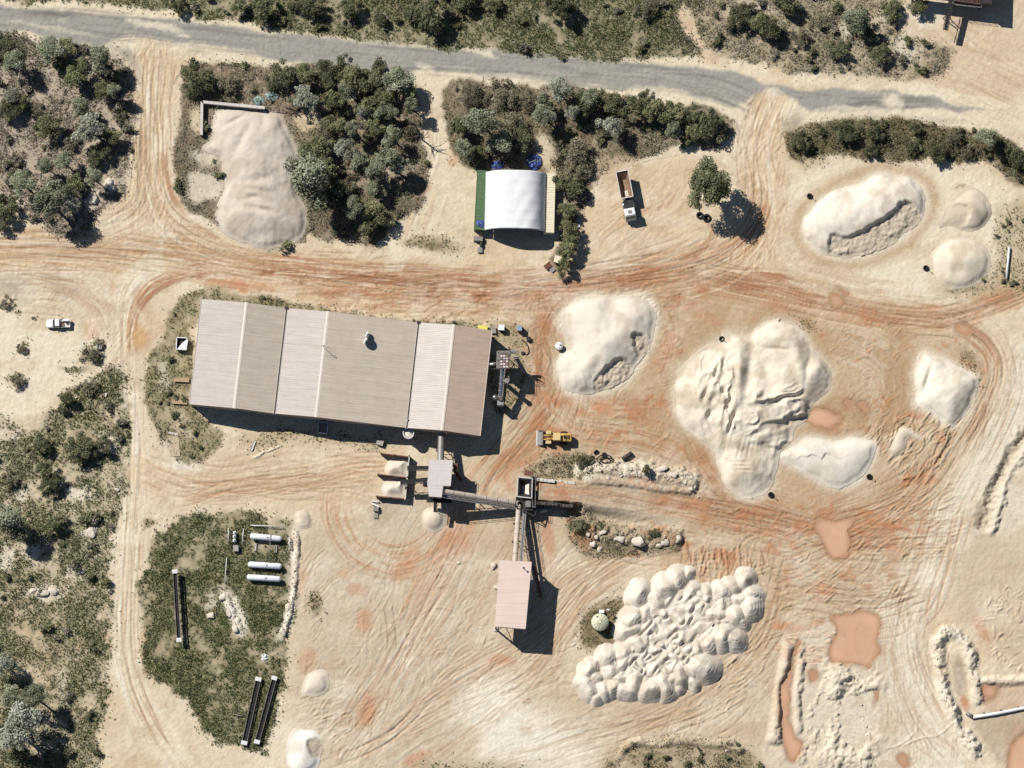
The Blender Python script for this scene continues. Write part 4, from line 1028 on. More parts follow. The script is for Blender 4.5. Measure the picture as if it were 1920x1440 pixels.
# ------------------------------------------------------------------ sand piles
m_heap = attr_mat('tipped_sand', 0.95, 0.06, 3.0, 0.05, 5.0, 0.1)
m_sand = attr_mat('washed_sand', 0.95, 0.05, 4.0, 0.04, 7.0, 0.1)
def gauss(u, v, cu, cv, su, sv, rot=0.0):
    c, s_ = math.cos(rot), math.sin(rot)
    x = (u - cu) * c + (v - cv) * s_; y = -(u - cu) * s_ + (v - cv) * c
    return np.exp(-(x / su) ** 2 - (y / sv) ** 2)
def pile(outline, hc, slope, name, label, cat='sand pile', cols=(C(240, 229, 208), C(222, 207, 183)), shape=None, cell=1.6, parent=None, nz=0.5, group=None, edge=3.0, cuts=()):
    P = spline(outline, True, 9)
    u0, v0 = P.min(0) - 8; u1, v1 = P.max(0) + 8
    us = np.arange(u0, u1, cell); vs = np.arange(v0, v1, cell)
    u, v = np.meshgrid(us, vs)
    wx = u + edge * (fbm(u / 22, v / 22, 3, 31)); wy = v + edge * (fbm(u / 22, v / 22, 3, 33))
    ins = inside(wx, wy, P)
    d = segdist(wx, wy, P) * S
    d = np.where(ins, d, -d)
    dp = np.clip(d, 0, None)
    h = hc * (1 - np.exp(-slope * dp / hc))
    h = h * (1 + 0.06 * nz * fbm(u / 30, v / 30, 3, 35))
    h = boxblur(h.astype(np.float32), 3) if min(us[-1] - us[0], vs[-1] - vs[0]) > 60 else h
    if shape is not None:
        h = np.maximum(shape(u, v, dp, h), 0.0) * sstep(0, 0.5, dp) + np.minimum(h, 0.4) * (1 - sstep(0, 0.5, dp))
    h = h * (0.30 + 0.70 * sstep(0, 1.6 if hc > 1.5 else 0.8, dp))
    rough = np.zeros_like(h)
    for cp, lvl, amp in cuts:
        CP = spline(cp, True, 6)
        m = inside(u + 3 * fbm(u / 7, v / 7, 3, 37), v + 3 * fbm(u / 7, v / 7, 3, 39), CP).astype(np.float32)
        m = boxblur(m, 1)
        low = h * 0.5 + amp * (0.35 * np.clip(fbm(u / 11, v / 11, 3, 41), -0.4, 1) + 0.10 * fbm(u / 4, v / 4, 2, 49))
        h = h * (1 - m) + np.clip(low, 0.05, None) * m
        rough = np.maximum(rough, m)
    h = h + nz * 0.05 * fbm(u / 9, v / 9, 3, 43) * sstep(0.1, 0.8, dp)
    z = np.where(d > 0, h + 0.03, np.maximum(d * 1.2, -0.35) + 0.03)
    keep = d > -0.3
    cellm = keep[:-1, :-1] | keep[1:, 1:] | keep[:-1, 1:] | keep[1:, :-1]
    t = sstep(-0.35, 0.55, fbm(u / 26, v / 26, 4, 45) - 0.2)
    t = np.clip(t + (1 - sstep(0.15, 0.9, dp)) * 0.5, 0, 1)
    c = np.array(cols[0])[None, None] * (1 - t[..., None]) + np.array(cols[1])[None, None] * t[..., None]
    c = c * (1 - rough[..., None]) + np.array(C(210, 193, 166))[None, None] * rough[..., None]
    X, Y = W(u, v, 0.0)
    cx, cy = X.mean(), Y.mean()
    o = grid_mesh(name, X - cx, Y - cy, z, c.astype(np.float32), m_sand, cellm)
    o.location = (cx, cy, 0)
    if label:
        tag(o, label, cat, group)
    return o

def sh_nw(u, v, d, h):
    g = gauss
    h = h + 0.35 * g(u, v, 470, 300, 45, 60) + 0.5 * g(u, v, 490, 400, 40, 30)
    for q in (-0.35,):
        h = h - 0.5 * g(u, v, 452, 268, 8, 26, 0.5) - 0.5 * g(u, v, 440, 228, 5, 20, 1.1) - 0.45 * g(u, v, 505, 300, 26, 9, 0.5) - 0.5 * g(u, v, 488, 338, 30, 8, -0.1)
    h = h + 0.35 * g(u, v, 480, 352, 34, 6, 0.12) + 0.3 * g(u, v, 478, 366, 30, 5, 0.2) - 0.55 * g(u, v, 488, 396, 28, 6, 0.2) - 0.3 * g(u, v, 470, 374, 20, 5, -0.2) + 0.3 * g(u, v, 520, 270, 26, 30)
    return h + 0.22 * fbm(u / 26, v / 26, 3, 51) + 0.05 * vn(u / 4 , v / 60, 9) * sstep(420, 450, v)
pile(O['nw'], 3.1, 0.62, 'sand_stockpile', 'long beige sand stockpile behind the L-shaped concrete wall', cols=(C(220, 206, 187), C(206, 190, 168)), shape=sh_nw)
def sh_ne(u, v, d, h):
    return h + 0.3 * fbm(u / 40, v / 40, 3, 53) + 0.5 * gauss(u, v, 1660, 365, 60, 16, -0.5) + 0.14 * np.abs(vn((u - v) / 5, (u + v) / 40, 5))
pile(O['ne'], 3.3, 0.62, 'sand_stockpile', 'bright white sand pile with a dug dark scarp, ringed by tan damp sand', cols=(C(242, 230, 210), C(222, 206, 182)), shape=sh_ne,
     cuts=[([(1560, 441), (1580, 446), (1612, 437), (1640, 421), (1668, 402), (1690, 382), (1712, 384), (1730, 420), (1715, 450), (1690, 470), (1640, 495), (1600, 500), (1556, 496), (1553, 466)], 1.0, 1.0)])
pile(O['neb'], 3.8, 0.68, 'sand_stockpile', 'small greyish sand cone with a flat scooped face near the eastern bushes', cols=(C(226, 210, 184), C(208, 190, 162)),
     cuts=[([(1770, 390), (1790, 383), (1812, 386), (1820, 402), (1812, 418), (1794, 428), (1760, 440), (1745, 420)], 0.4, 0.12)])
pile(O['nec'], 4.8, 0.66, 'sand_stockpile', 'round sand cone beside the white pole at the right edge', cols=(C(236, 221, 194), C(216, 198, 168)), shape=lambda u, v, d, h: h - 0.7 * gauss(u, v, 1793, 508, 16, 16) - 0.3 * gauss(u, v, 1770, 500, 14, 18))
def sh_mid(u, v, d, h):
    h = h + 0.25 * fbm(u / 36, v / 36, 3, 55) + 0.5 * gauss(u, v, 1130, 640, 40, 16, 0.4)
    h = h - 0.4 * gauss(u, v, 1118, 690, 10, 30, 0.3) + 0.3 * np.abs(vn((u * 0.9 - v * 0.3) / 7, (v) / 50, 6)) * sstep(690, 715, v)
    return h
pile(O['mid'], 3.8, 0.64, 'sand_stockpile', 'smooth cream sand pile right of the small round white tank', cols=(C(236, 225, 204), C(218, 203, 180)), shape=sh_mid,
     cuts=[([(1186, 630), (1202, 628), (1226, 650), (1222, 676), (1200, 672), (1188, 652)], 0.6, 0.9), ([(1140, 688), (1168, 674), (1186, 692), (1176, 722), (1146, 745), (1118, 750), (1119, 714)], 0.6, 1.1)])
def sh_big(u, v, d, h):
    g = gauss
    n1 = fbm(u / 22, v / 22, 3, 57); n2 = fbm(u / 46, v / 46, 3, 56)
    h = h * (0.86 + 0.10 * n2)
    h = h - 1.35 * g(u, v, 1440, 694, 36, 36) - 0.9 * g(u, v, 1404, 700, 9, 52, 0.10)
    h = h + 0.75 * g(u, v, 1382, 715, 9, 70, 0.07) + 0.8 * g(u, v, 1495, 672, 13, 46, -0.25) + 0.5 * g(u, v, 1450, 632, 26, 9, 0.15) - 0.6 * g(u, v, 1458, 656, 18, 4, 0.12)
    h = h + 1.0 * g(u, v, 1534, 690, 15, 20, 0.5) - 0.5 * g(u, v, 1512, 700, 6, 34, 0.2)
    for (a, b, su, sv) in ((1362, 678, 6, 13), (1350, 716, 5, 13), (1337, 750, 6, 9), (1364, 760, 5, 16), (1368, 806, 4, 15), (1322, 742, 4, 12), (1354, 738, 6, 7), (1340, 705, 3, 16), (1376, 782, 4, 12), (1330, 778, 5, 8)):
        h = h - 0.85 * g(u, v, a, b, su, sv, 0.35) + 0.3 * g(u, v, a - 9, b - 2, su, sv, 0.35)
    # folds slumping down to the south-east
    wu = u + 14 * n2; wv = v + 8 * fbm(u / 30, v / 30, 3, 67) + 0.22 * (u - 1450)
    fold = 1 - np.abs(fbm(wu / 60, wv / 21, 2, 68))
    reg = sstep(1392, 1420, u) * (1 - sstep(1505, 1530, u)) * sstep(715, 745, v) * (1 - sstep(835, 855, v))
    h = h + reg * 1.5 * (fold ** 2 - 0.45)
    fold2 = 1 - np.abs(fbm((u + 6 * n1) / 20, (v + 10 * n2) / 46, 2, 69))
    reg2 = sstep(1300, 1330, u) * (1 - sstep(1378, 1392, u)) * sstep(650, 680, v) * (1 - sstep(800, 840, v))
    h = h + reg2 * 0.9 * (fold2 ** 2 - 0.45)
    h = h * (1 - 0.45 * sstep(788, 850, v) * sstep(1375, 1405, u))
    h = h + 1.3 * g(u, v, 1404, 884, 30, 20, 0.1) - 0.35 * g(u, v, 1385, 846, 22, 7, 0.2)
    for k in range(3):
        h = h - 0.3 * g(u, v, 1390 + 3 * k, 868 + k * 8, 13, 1.6, 0.05)
    gul = np.abs(vn((u * 0.8 + v * 0.2) / 7, v / 40, 12)) * sstep(800, 830, v) * (1 - sstep(860, 880, v))
    return h + 0.22 * n1 + 0.2 * gul
pile(O['big'], 4.3, 0.62, 'sand_stockpile', 'largest sand stockpile, heavily rutted with ridges and pits', cols=(C(238, 224, 200), C(214, 196, 168)), shape=sh_big,
     cuts=[([(1472, 782), (1494, 780), (1512, 790), (1496, 812), (1484, 820), (1476, 806)], 0.15, 0.3)])
pile(O['ext'], 2.2, 0.55, 'sand_stockpile', 'low bright white crescent of sand at the foot of the largest stockpile', cols=(C(242, 231, 212), C(226, 212, 190)), shape=lambda u, v, d, h: h + 0.3 * gauss(u, v, 1560, 838, 60, 12, 0.05) + 0.35 * sstep(0, 2, 858 - v - 6 * vn(u / 9, u * 0, 4)) * gauss(u, v, 1530, 850, 44, 20))
def sh_e(u, v, d, h):
    return h + 0.5 * gauss(u, v, 1780, 740, 26, 30) - 0.8 * gauss(u, v, 1738, 715, 5, 26, 0.3) + 0.2 * fbm(u / 24, v / 24, 3, 59)
pile(O['e'], 3.9, 0.62, 'sand_stockpile', 'angular cream sand pile inside the bend of the eastern haul track', cols=(C(246, 234, 212), C(226, 210, 184)), shape=sh_e)
pile([(1668, 836), (1680, 808), (1698, 798), (1714, 806), (1736, 820), (1726, 828), (1708, 820), (1698, 834), (1690, 852), (1674, 856)], 1.4, 0.6, 'sand_bank', 'small horseshoe bank of scraped sand on muddy ground', 'sand bank', cols=(C(228, 212, 186), C(206, 188, 160)))
pile([(566, 1290), (576, 1264), (602, 1258), (618, 1270), (618, 1290), (606, 1302), (580, 1304), (568, 1304)], 1.9, 0.62, 'sand_stockpile', 'small pale sand heap above the white heap at the bottom', cols=(C(232, 216, 192), C(214, 196, 170)))
pile([(537, 1400), (545, 1376), (566, 1366), (590, 1370), (604, 1388), (604, 1416), (590, 1446), (560, 1456), (540, 1440)], 2.8, 0.66, 'sand_stockpile', 'bright white sand heap cut by the bottom edge of the yard', cols=(C(252, 244, 230), C(230, 218, 200)),
     cuts=[([(576, 1390), (598, 1384), (608, 1400), (600, 1420), (582, 1410)], 0.9, 0.3)])
pile([(551, 972), (556, 960), (572, 958), (582, 966), (584, 984), (572, 994), (558, 990)], 1.0, 0.6, 'sand_stockpile', 'little sand mound at the top corner of the gas compound', cols=(C(234, 219, 194), C(216, 198, 170)))
pile([(790, 978), (793, 958), (812, 949), (832, 955), (838, 975), (830, 992), (812, 999), (796, 992)], 3.6, 0.75, 'sand_cone', 'cream sand cone dropped below the screening tower', cols=(C(232, 216, 190), C(216, 199, 172)), nz=0.25, edge=1.0)
pile([(721, 882), (727, 866), (742, 860.5), (765, 860), (765, 880), (762, 896), (744, 896.5), (727, 893)], 3.6, 0.78, 'sand_cone', 'sand heap in the upper of two storage bays', cols=(C(240, 228, 208), C(226, 212, 190)), nz=0.25, edge=1.0)
pile([(716, 916), (723, 903), (740, 899), (761, 899), (761, 920), (757, 933), (742, 933), (723, 930)], 3.6, 0.78, 'sand_cone', 'sand heap in the lower of two storage bays', cols=(C(240, 228, 208), C(226, 212, 190)), nz=0.25, edge=1.0)

# the field of tipped truck loads: a trampled middle and every load a heap of its own
dump = thing('tipped_sand_field', 'sprawling field of tipped white sand loads below the feed ramp', 'sand pile', tuple(WV(1260, 1200)))
def zc(x, y): return (1070 + x / 5.053, 1050 + y / 5.053)
core_o = [zc(*p) for p in ((540, 660), (640, 480), (820, 330), (1060, 240), (1400, 280), (1560, 300), (1600, 460), (1480, 640), (1380, 760), (1250, 860), (1150, 1020), (960, 1120), (700, 1160), (420, 1180), (260, 1150), (320, 1000), (440, 860))]
def sh_dump(u, v, d, h):
    w_ = vn((u * 0.75 + v * 0.66) / 11, (u * 0.66 - v * 0.75) / 22, 3)
    h = h + 0.9 * np.abs(w_) - 0.6 * gauss(u, v, 1262, 1195, 30, 34, 0.5)
    return h + 0.15 * fbm(u / 12, v / 12, 3, 61)
HEAPS = [(650, 330, 125), (900, 270, 140), (1010, 190, 120), (1110, 140, 70), (820, 390, 110), (590, 570, 130), (560, 670, 120), (700, 520, 110), (1150, 290, 90), (1290, 310, 80), (1150, 400, 90), (1440, 310, 115), (1530, 260, 100), (1650, 190, 110), (1720, 320, 100),
         (1700, 450, 125), (1560, 540, 125), (1370, 530, 110), (1270, 480, 80), (1610, 590, 90), (1450, 720, 135), (1540, 750, 120), (1310, 790, 110), (1200, 840, 90), (1250, 1020, 145), (1160, 1170, 70), (1030, 1090, 110), (1025, 1210, 65), (890, 1190, 125), (760, 1230, 125),
         (610, 1150, 115), (520, 1240, 105), (400, 1220, 100), (315, 1240, 100), (160, 1210, 115), (245, 1310, 75), (170, 1050, 110), (230, 990, 62), (350, 930, 115), (380, 1060, 105), (510, 890, 120), (510, 970, 100), (640, 810, 110), (720, 740, 80), (1340, 640, 60),
         (450, 1130, 90), (690, 1180, 80), (960, 1140, 90), (1120, 1060, 90), (1380, 680, 90), (1480, 590, 90), (1430, 430, 90), (1590, 380, 90), (240, 1120, 80), (420, 980, 80)]
# every load is a cone of loose sand; where cones meet, the higher one shows
_us = np.arange(1072, 1442, 1.35); _vs = np.arange(1050, 1332, 1.35)
hu, hv = np.meshgrid(_us, _vs)
wob_u = hu + 1.3 * fbm(hu / 20, hv / 20, 2, 201); wob_v = hv + 1.3 * fbm(hu / 20, hv / 20, 2, 203)
CP_ = spline(core_o, True, 8)
cd_ = segdist(hu, hv, CP_) * S; cin = inside(hu, hv, CP_)
dune = vn((hu * 0.75 + hv * 0.66 + 4 * fbm(hu / 20, hv / 20, 2, 221)) / 11, (hu * 0.66 - hv * 0.75 + 6 * fbm(hu / 18, hv / 18, 2, 223)) / 15, 3)
hh = [np.where(cin, np.minimum(0.9, cd_ * 0.7) * (1 + 0.15 * fbm(hu / 12, hv / 12, 3, 61)) + np.minimum(cd_ * 0.5, 1.15) * np.abs(dune), -1.0)]
rh = random.Random(19)
for (x, y, r_) in HEAPS:
    cu, cv = zc(x, y); rad = r_ / 5.053 * 1.16
    th = rh.uniform(0, 3.14); cl = rad * rh.uniform(0.05, 0.4)
    px_, py_ = wob_u - cu, wob_v - cv
    t_ = np.clip(px_ * math.cos(th) + py_ * math.sin(th), -cl, cl)
    dx_, dy_ = px_ - t_ * math.cos(th), py_ - t_ * math.sin(th)
    ang_ = np.arctan2(dy_, dx_)
    dist = np.sqrt(dx_ ** 2 + dy_ ** 2 + 3.0) * (1 + 0.07 * np.sin(2 * ang_ + rh.uniform(0, 6)) + 0.02 * np.sin(5 * ang_ + rh.uniform(0, 6)))
    foot = rad - cl * 0.35
    z_ = foot * S * rh.uniform(0.80, 0.95) * (1 - (dist / foot) ** 1.2)
    rip = np.sin(dist * 1.15 + 2.5 * fbm(hu / 9, hv / 9, 2, 205))
    z_ = z_ + (0.05 * rip * np.clip(fbm(hu / 15, hv / 15, 2, 213) + 0.4, 0, 1) + 0.022 * fbm(hu / 5, hv / 5, 3, 207)) * sstep(0.05, 0.4, z_)
    hh.append(z_)
hh = np.stack(hh); who = hh.argmax(0); hz = hh.max(0)
hz = hz + 0.03 * fbm(hu / 7, hv / 7, 3, 209) * sstep(0, 0.3, hz)
hX, hY = W(hu, hv, 0.0)
tt = sstep(-0.3, 0.6, fbm(hu / 14, hv / 14, 4, 211))
hc_ = np.array(C(235, 223, 203))[None, None] * (1 - tt[..., None]) + np.array(C(217, 202, 179))[None, None] * tt[..., None]
wq_ = who[:-1, :-1]; zq_ = (hz[:-1, :-1] + hz[1:, 1:] + hz[1:, :-1] + hz[:-1, 1:]) / 4
for i in range(len(hh)):
    msk = (wq_ == i) & (zq_ > -0.06)
    if msk.sum() < 12: continue
    o = grid_mesh('trampled_core' if i == 0 else 'heap', hX - dump.location.x, hY - dump.location.y, np.maximum(hz, -0.3) + 0.03, hc_.astype(np.float32), m_heap, msk)
    o.parent = dump

# ------------------------------------------------------------------ buildings and plant
def ribbed(name, rgb, pitch, axis, rough=0.45, var=0.05, depth=0.03, metal=0.0, lap=None, dirt=0.0):
    """profiled steel sheet: ribs from a wave along one local axis, faint laps and grime"""
    m = mat(name, rgb, rough, metal, var, 0.35, dirt=dirt)
    nt = m.node_tree; N = nt.nodes; L = nt.links
    bs = N['Principled BSDF']
    tc = [n for n in N if n.type == 'TEX_COORD'][0]
    wv = N.new('ShaderNodeTexWave'); wv.wave_type = 'BANDS'; wv.bands_direction = axis
    wv.inputs['Scale'].default_value = 0.314 / pitch
    wv.inputs['Distortion'].default_value = 0.15; wv.inputs['Detail'].default_value = 1
    L.new(tc.outputs['Object'], wv.inputs['Vector'])
    bp = N.new('ShaderNodeBump'); bp.inputs['Distance'].default_value = depth
    L.new(wv.outputs['Fac'], bp.inputs['Height']); L.new(bp.outputs[0], bs.inputs['Normal'])
    # sun-bleached streaks down the sheets
    mp = N.new('ShaderNodeMapping'); mp.inputs['Scale'].default_value = (0.06, 3.0, 1) if axis == 'Y' else (3.0, 0.06, 1)
    L.new(tc.outputs['Object'], mp.inputs['Vector'])
    nz = N.new('ShaderNodeTexNoise'); nz.inputs['Scale'].default_value = 1.0; nz.inputs['Detail'].default_value = 4
    L.new(mp.outputs[0], nz.inputs['Vector'])
    mr = N.new('ShaderNodeMapRange'); mr.inputs['From Min'].default_value = 0.3; mr.inputs['From Max'].default_value = 0.7; mr.inputs['To Min'].default_value = 0.9; mr.inputs['To Max'].default_value = 1.08
    L.new(nz.outputs['Fac'], mr.inputs['Value'])
    mx = N.new('ShaderNodeMix'); mx.data_type = 'RGBA'; mx.blend_type = 'MULTIPLY'; mx.inputs['Factor'].default_value = 1
    old = bs.inputs['Base Color'].links[0].from_socket
    L.new(old, mx.inputs['A']); L.new(mr.outputs[0], mx.inputs['B']); L.new(mx.outputs['Result'], bs.inputs['Base Color'])
    return m

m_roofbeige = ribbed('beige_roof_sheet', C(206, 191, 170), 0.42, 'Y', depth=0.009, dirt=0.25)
m_rooflit = ribbed('sunlit_roof_sheet', C(206, 194, 182), 0.42, 'Y', depth=0.009, dirt=0.22)
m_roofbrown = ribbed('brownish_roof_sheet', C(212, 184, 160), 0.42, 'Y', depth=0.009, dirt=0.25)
m_wallbeige = ribbed('beige_wall_sheet', C(196, 180, 166), 0.3, 'X', depth=0.02)
m_roofpink = ribbed('pink_roof_sheet', C(240, 212, 196), 0.4, 'Y', depth=0.004)
m_roofgrey = ribbed('grey_roof_sheet', C(224, 214, 208), 0.4, 'Y', depth=0.008, dirt=0.2)
m_trim = mat('pale_trim', C(236, 222, 204), 0.5, 0, 0.05)
m_gutter = mat('dark_gutter', (0.05, 0.045, 0.04), 0.6)
m_steel = mat('galvanised_steel', (0.42, 0.42, 0.41), 0.42, 0.6, 0.15, 2.0, dirt=0.3)
m_shiny = mat('bright_duct_metal', (0.62, 0.62, 0.6), 0.25, 0.9, 0.08, 1.5)
m_dark = mat('dark_steel', (0.045, 0.04, 0.04), 0.6, 0.3, 0.3, 2.0)
m_rust = mat('rust_red_steel', C(140, 92, 74), 0.75, 0.1, 0.25, 1.5, dirt=0.3, dirtcol=(0.2, 0.1, 0.06))
m_belt = mat('conveyor_hood', C(212, 194, 176), 0.6, 0.0, 0.12, 1.0, dirt=0.35)
m_conc = mat('weathered_concrete', C(222, 214, 202), 0.85, 0, 0.12, 1.5, 0.01, 12, dirt=0.25, dirtcol=(0.3, 0.26, 0.2))
m_white = mat('white_paint', (0.8, 0.8, 0.79), 0.4, 0, 0.05, 1.5)
m_whited = mat('dusty_white_paint', (0.72, 0.71, 0.68), 0.5, 0, 0.08, 2.0, dirt=0.25)
m_black = mat('black_rubber', (0.02, 0.02, 0.02), 0.8, 0, 0.3, 4)
m_glass = mat('dark_glass', (0.02, 0.03, 0.035), 0.08, 0, 0.05, spec=0.6)
m_yellow = mat('machine_yellow', C(232, 176, 66), 0.45, 0, 0.1, 1.5, dirt=0.25)
m_cream = mat('cream_yellow_paint', C(232, 204, 130), 0.5, 0, 0.08, 1.5, dirt=0.2)
m_timber = mat('weathered_timber', C(196, 164, 124), 0.85, 0, 0.2, 3, stretch=(1, 8, 8))
m_tarpb = mat('blue_tarp', C(52, 84, 160), 0.45, 0, 0.35, 2.0, dirt=0.45, dirtcol=(0.5, 0.55, 0.65))
m_tarpt = mat('teal_tarp', C(120, 156, 146), 0.6, 0, 0.4, 1.2, dirt=1.0, dirtcol=(0.7, 0.74, 0.76))
m_sandfill = mat('fill_sand', C(240, 226, 204), 0.95, 0, 0.08, 2.0, 0.05, 3)
m_gal = mat('dull_zinc', C(150, 146, 140), 0.55, 0.4, 0.15, 2, dirt=0.3)
m_greeng = mat('green_container_paint', C(84, 118, 74), 0.55, 0, 0.1, 0.8, dirt=0.15)
m_creamc = mat('cream_container_paint', C(246, 233, 196), 0.5, 0, 0.06, 0.8, dirt=0.15)

# --- the long processing shed
A = WV(357, 755.5, 5.4); B = WV(898.5, 814.5, 5.4); T = WV(372, 562, 5.4)
lx = Vector((B.x - A.x, B.y - A.y, 0)); SL = lx.length; lx.normalize()
ly = Vector((-lx.y, lx.x, 0)); SW = Vector((T.x - A.x, T.y - A.y, 0)).dot(ly)
shed = thing('processing_shed', 'long beige steel shed with three pitched roof bays, largest building on site', 'shed', (A.x, A.y, 0), math.atan2(lx.y, lx.x))
TT = [(0.0, 5.4), (0.153, 6.9), (0.292, 5.4), (0.436, 7.1), (0.75, 5.3), (0.872, 7.7), (1.0, 5.4)]
prof = [(t * SL, z) for t, z in TT]
for k in range(6):
    (x0, z0), (x1, z1) = prof[k], prof[k + 1]
    mb = MB()
    o = 0.25
    xa = x0 - (o if k == 0 else 0); xb = x1 + (o if k == 5 else 0)
    nseg = 12
    for j in range(nseg):
        # sheets overlap a little, lap after lap
        ya = -0.3 + (SW + 0.6) * j / nseg; yb = -0.3 + (SW + 0.6) * (j + 1) / nseg - 0.012
        dz = 0.006 * (j % 2)
        mb.add([(xa, ya, z0 + dz), (xb, ya, z1 + dz), (xb, yb, z1 + dz), (xa, yb, z0 + dz), (xa, ya, z0 - 0.1), (xb, ya, z1 - 0.1), (xb, yb, z1 - 0.1), (xa, yb, z0 - 0.1)],
               [(0, 1, 2, 3), (7, 6, 5, 4), (0, 4, 5, 1), (1, 5, 6, 2), (2, 6, 7, 3), (3, 7, 4, 0)])
    mb.build('roof_slope', m_roofbrown if k == 5 else (m_rooflit if k % 2 == 0 else m_roofbeige), shed)  # sunlight put into the colour: west slopes paler, east slopes tanner
for k in (1, 3, 5):
    x, z = prof[k]
    MB().add([(x - 0.35, -0.35, z - 0.01), (x, -0.35, z + 0.06), (x + 0.35, -0.35, z - 0.01), (x - 0.35, SW + 0.35, z - 0.01), (x, SW + 0.35, z + 0.06), (x + 0.35, SW + 0.35, z - 0.01)], [(0, 1, 4, 3), (1, 2, 5, 4)]).build('ridge_cap', m_trim, shed)
for k in (2, 4):
    x, z = prof[k]
    mb = MB(); mb.box(x - 0.16, x + 0.16, -0.5, SW + 0.4, z - 0.05, z + 0.07)
    g = mb.build('valley_gutter', m_gutter, shed)
    MB().box(x - 0.24, x - 0.17, -0.45, SW + 0.4, z - 0.05, z + 0.1).box(x + 0.17, x + 0.24, -0.45, SW + 0.4, z - 0.05, z + 0.1).build('gutter_edge', m_trim, g)
    MB().box(x - 0.4, x + 0.4, SW + 0.0, SW + 0.6, z - 0.1, z + 0.25).build('rain_head', m_dark, g)
for y0, nm in ((0.0, 'end_wall'), (SW - 0.15, 'end_wall')):
    mb = MB()
    poly = [(0, 0.0)] + [(x, z - 0.12) for x, z in prof] + [(SL, 0.0)]
    n = len(poly)
    vs = [(x, y0, z) for x, z in poly] + [(x, y0 + 0.15, z) for x, z in poly]
    mb.add(vs, [tuple(range(n - 1, -1, -1)), tuple(range(n, 2 * n))] + [(i, (i + 1) % n, n + (i + 1) % n, n + i) for i in range(n)])
    mb.build(nm, m_wallbeige, shed)
for x0 in (0.0, SL - 0.15):
    MB().box(x0, x0 + 0.15, 0.16, SW - 0.16, 0, 5.27).build('side_wall', m_wallbeige, shed)
MB().bar((-0.28, -0.32, 5.42), (-0.28, SW + 0.3, 5.42), 0.1, 0.16).build('eave_gutter', m_trim, shed)
MB().bar((SL + 0.28, -0.32, 5.42), (SL + 0.28, SW + 0.3, 5.42), 0.1, 0.16).build('eave_gutter', m_trim, shed)
for xc, w_, hh in ((12.5, 4.2, 4.3), (47.0, 4.5, 4.0), (60, 3.4, 3.4)):
    d_ = MB().box(xc - w_ / 2, xc + w_ / 2, -0.06, 0.0, 0.0, hh).build('roller_door', m_gal, shed)
    mb = MB()
    for q in range(8):
        mb.box(xc - w_ / 2 + 0.05, xc + w_ / 2 - 0.05, -0.09, -0.061, 0.1 + q * hh / 8, 0.1 + q * hh / 8 + hh / 8 - 0.1)
    mb.build('door_slats', m_steel, d_)
# dishes and mast on the roof
def on_roof(u, v):
    p = WV(u, v, 6.4)
    q = Vector((p.x - A.x, p.y - A.y, 0)); x = q.dot(lx)
    for (xa, za), (xb, zb) in zip(prof, prof[1:]):
        if xa <= x <= xb:
            z = za + (zb - za) * (x - xa) / (xb - xa)
            p = WV(u, v, z); p.z = z
            return p
    return p
for (u, v, r_, lab) in ((690, 640, 1.15, 'larger white satellite dish on the shed roof'), (690.5, 629, 0.75, 'smaller white satellite dish on the shed roof, upper of two')):
    p = on_roof(u, v)
    t = thing('satellite_dish', lab, 'satellite dish', tuple(p), math.radians(150))
    MB().tube([(0, 0, 0), (0, 0, r_ + 0.3)], 0.06, 8).build('mast', m_steel, t)
    mb = MB(); n = 20; vs = []
    for i in range(6):
        q = i / 5
        for k in range(n):
            a = 2 * math.pi * k / n
            vs.append((0.15 + 0.35 * q * q * r_ - 0.25 * q * r_ * math.sin(a), q * r_ * math.cos(a), r_ + 0.35 + q * r_ * math.sin(a)))
    fs = [(i * n + k, i * n + (k + 1) % n, (i + 1) * n + (k + 1) % n, (i + 1) * n + k) for i in range(5) for k in range(n)]
    mb.add(vs, fs, True); mb.build('dish', m_white, t)
    MB().tube([(0.2, 0, r_ * 0.5), (0.9 * r_ + 0.2, 0, r_ + 0.2)], 0.03, 6).box(0.9 * r_ + 0.12, 0.9 * r_ + 0.32, -0.1, 0.1, r_ + 0.12, r_ + 0.32).build('feed_arm', m_steel, t)
p = on_roof(607, 652)
t = thing('radio_mast', 'thin radio mast on the ridge of the middle roof bay', 'antenna', tuple(p))
MB().tube([(0, 0, -0.1), (0, 0, 3.6)], 0.05, 6).build('pole', m_dark, t)
MB().bar((-0.6, 0, 2.6), (0.6, 0, 2.6), 0.05).bar((-0.4, 0.05, 3.2), (0.4, 0.05, 3.2), 0.05).bar((0, 0, 2.0), (1.4, -0.1, 0.15), 0.04).build('aerial', m_dark, t)

# --- dust collector tower at the east end of the shed
def lattice(mb, p0, p1, p2, p3, zs, w=0.14, brace=0.08):
    cs = [Vector((p[0], p[1], 0)) for p in (p0, p1, p2, p3)]
    for c in cs:
        mb.bar(c + Vector((0, 0, zs[0])), c + Vector((0, 0, zs[-1])), w)
    for a_, b_ in zip(zs, zs[1:]):
        for i in range(4):
            c0, c1 = cs[i], cs[(i + 1) % 4]
            mb.bar(c0 + Vector((0, 0, b_)), c1 + Vector((0, 0, b_)), brace)
            mb.bar(c0 + Vector((0, 0, a_)), c1 + Vector((0, 0, b_)), brace)
    return mb
def rails(mb, pts, z, h=1.05, w=0.05, closed=True, step=1.5):
    n = len(pts)
    for i in range(n if closed else n - 1):
        a_ = Vector((*pts[i][:2], z)); b_ = Vector((*pts[(i + 1) % n][:2], z))
        mb.bar(a_ + Vector((0, 0, h)), b_ + Vector((0, 0, h)), w); mb.bar(a_ + Vector((0, 0, h * 0.5)), b_ + Vector((0, 0, h * 0.5)), w)
        k = max(1, int((b_ - a_).length / step))
        for j in range(k):
            q = a_.lerp(b_, j / k)
            mb.bar(q, q + Vector((0, 0, h)), w)
    return mb
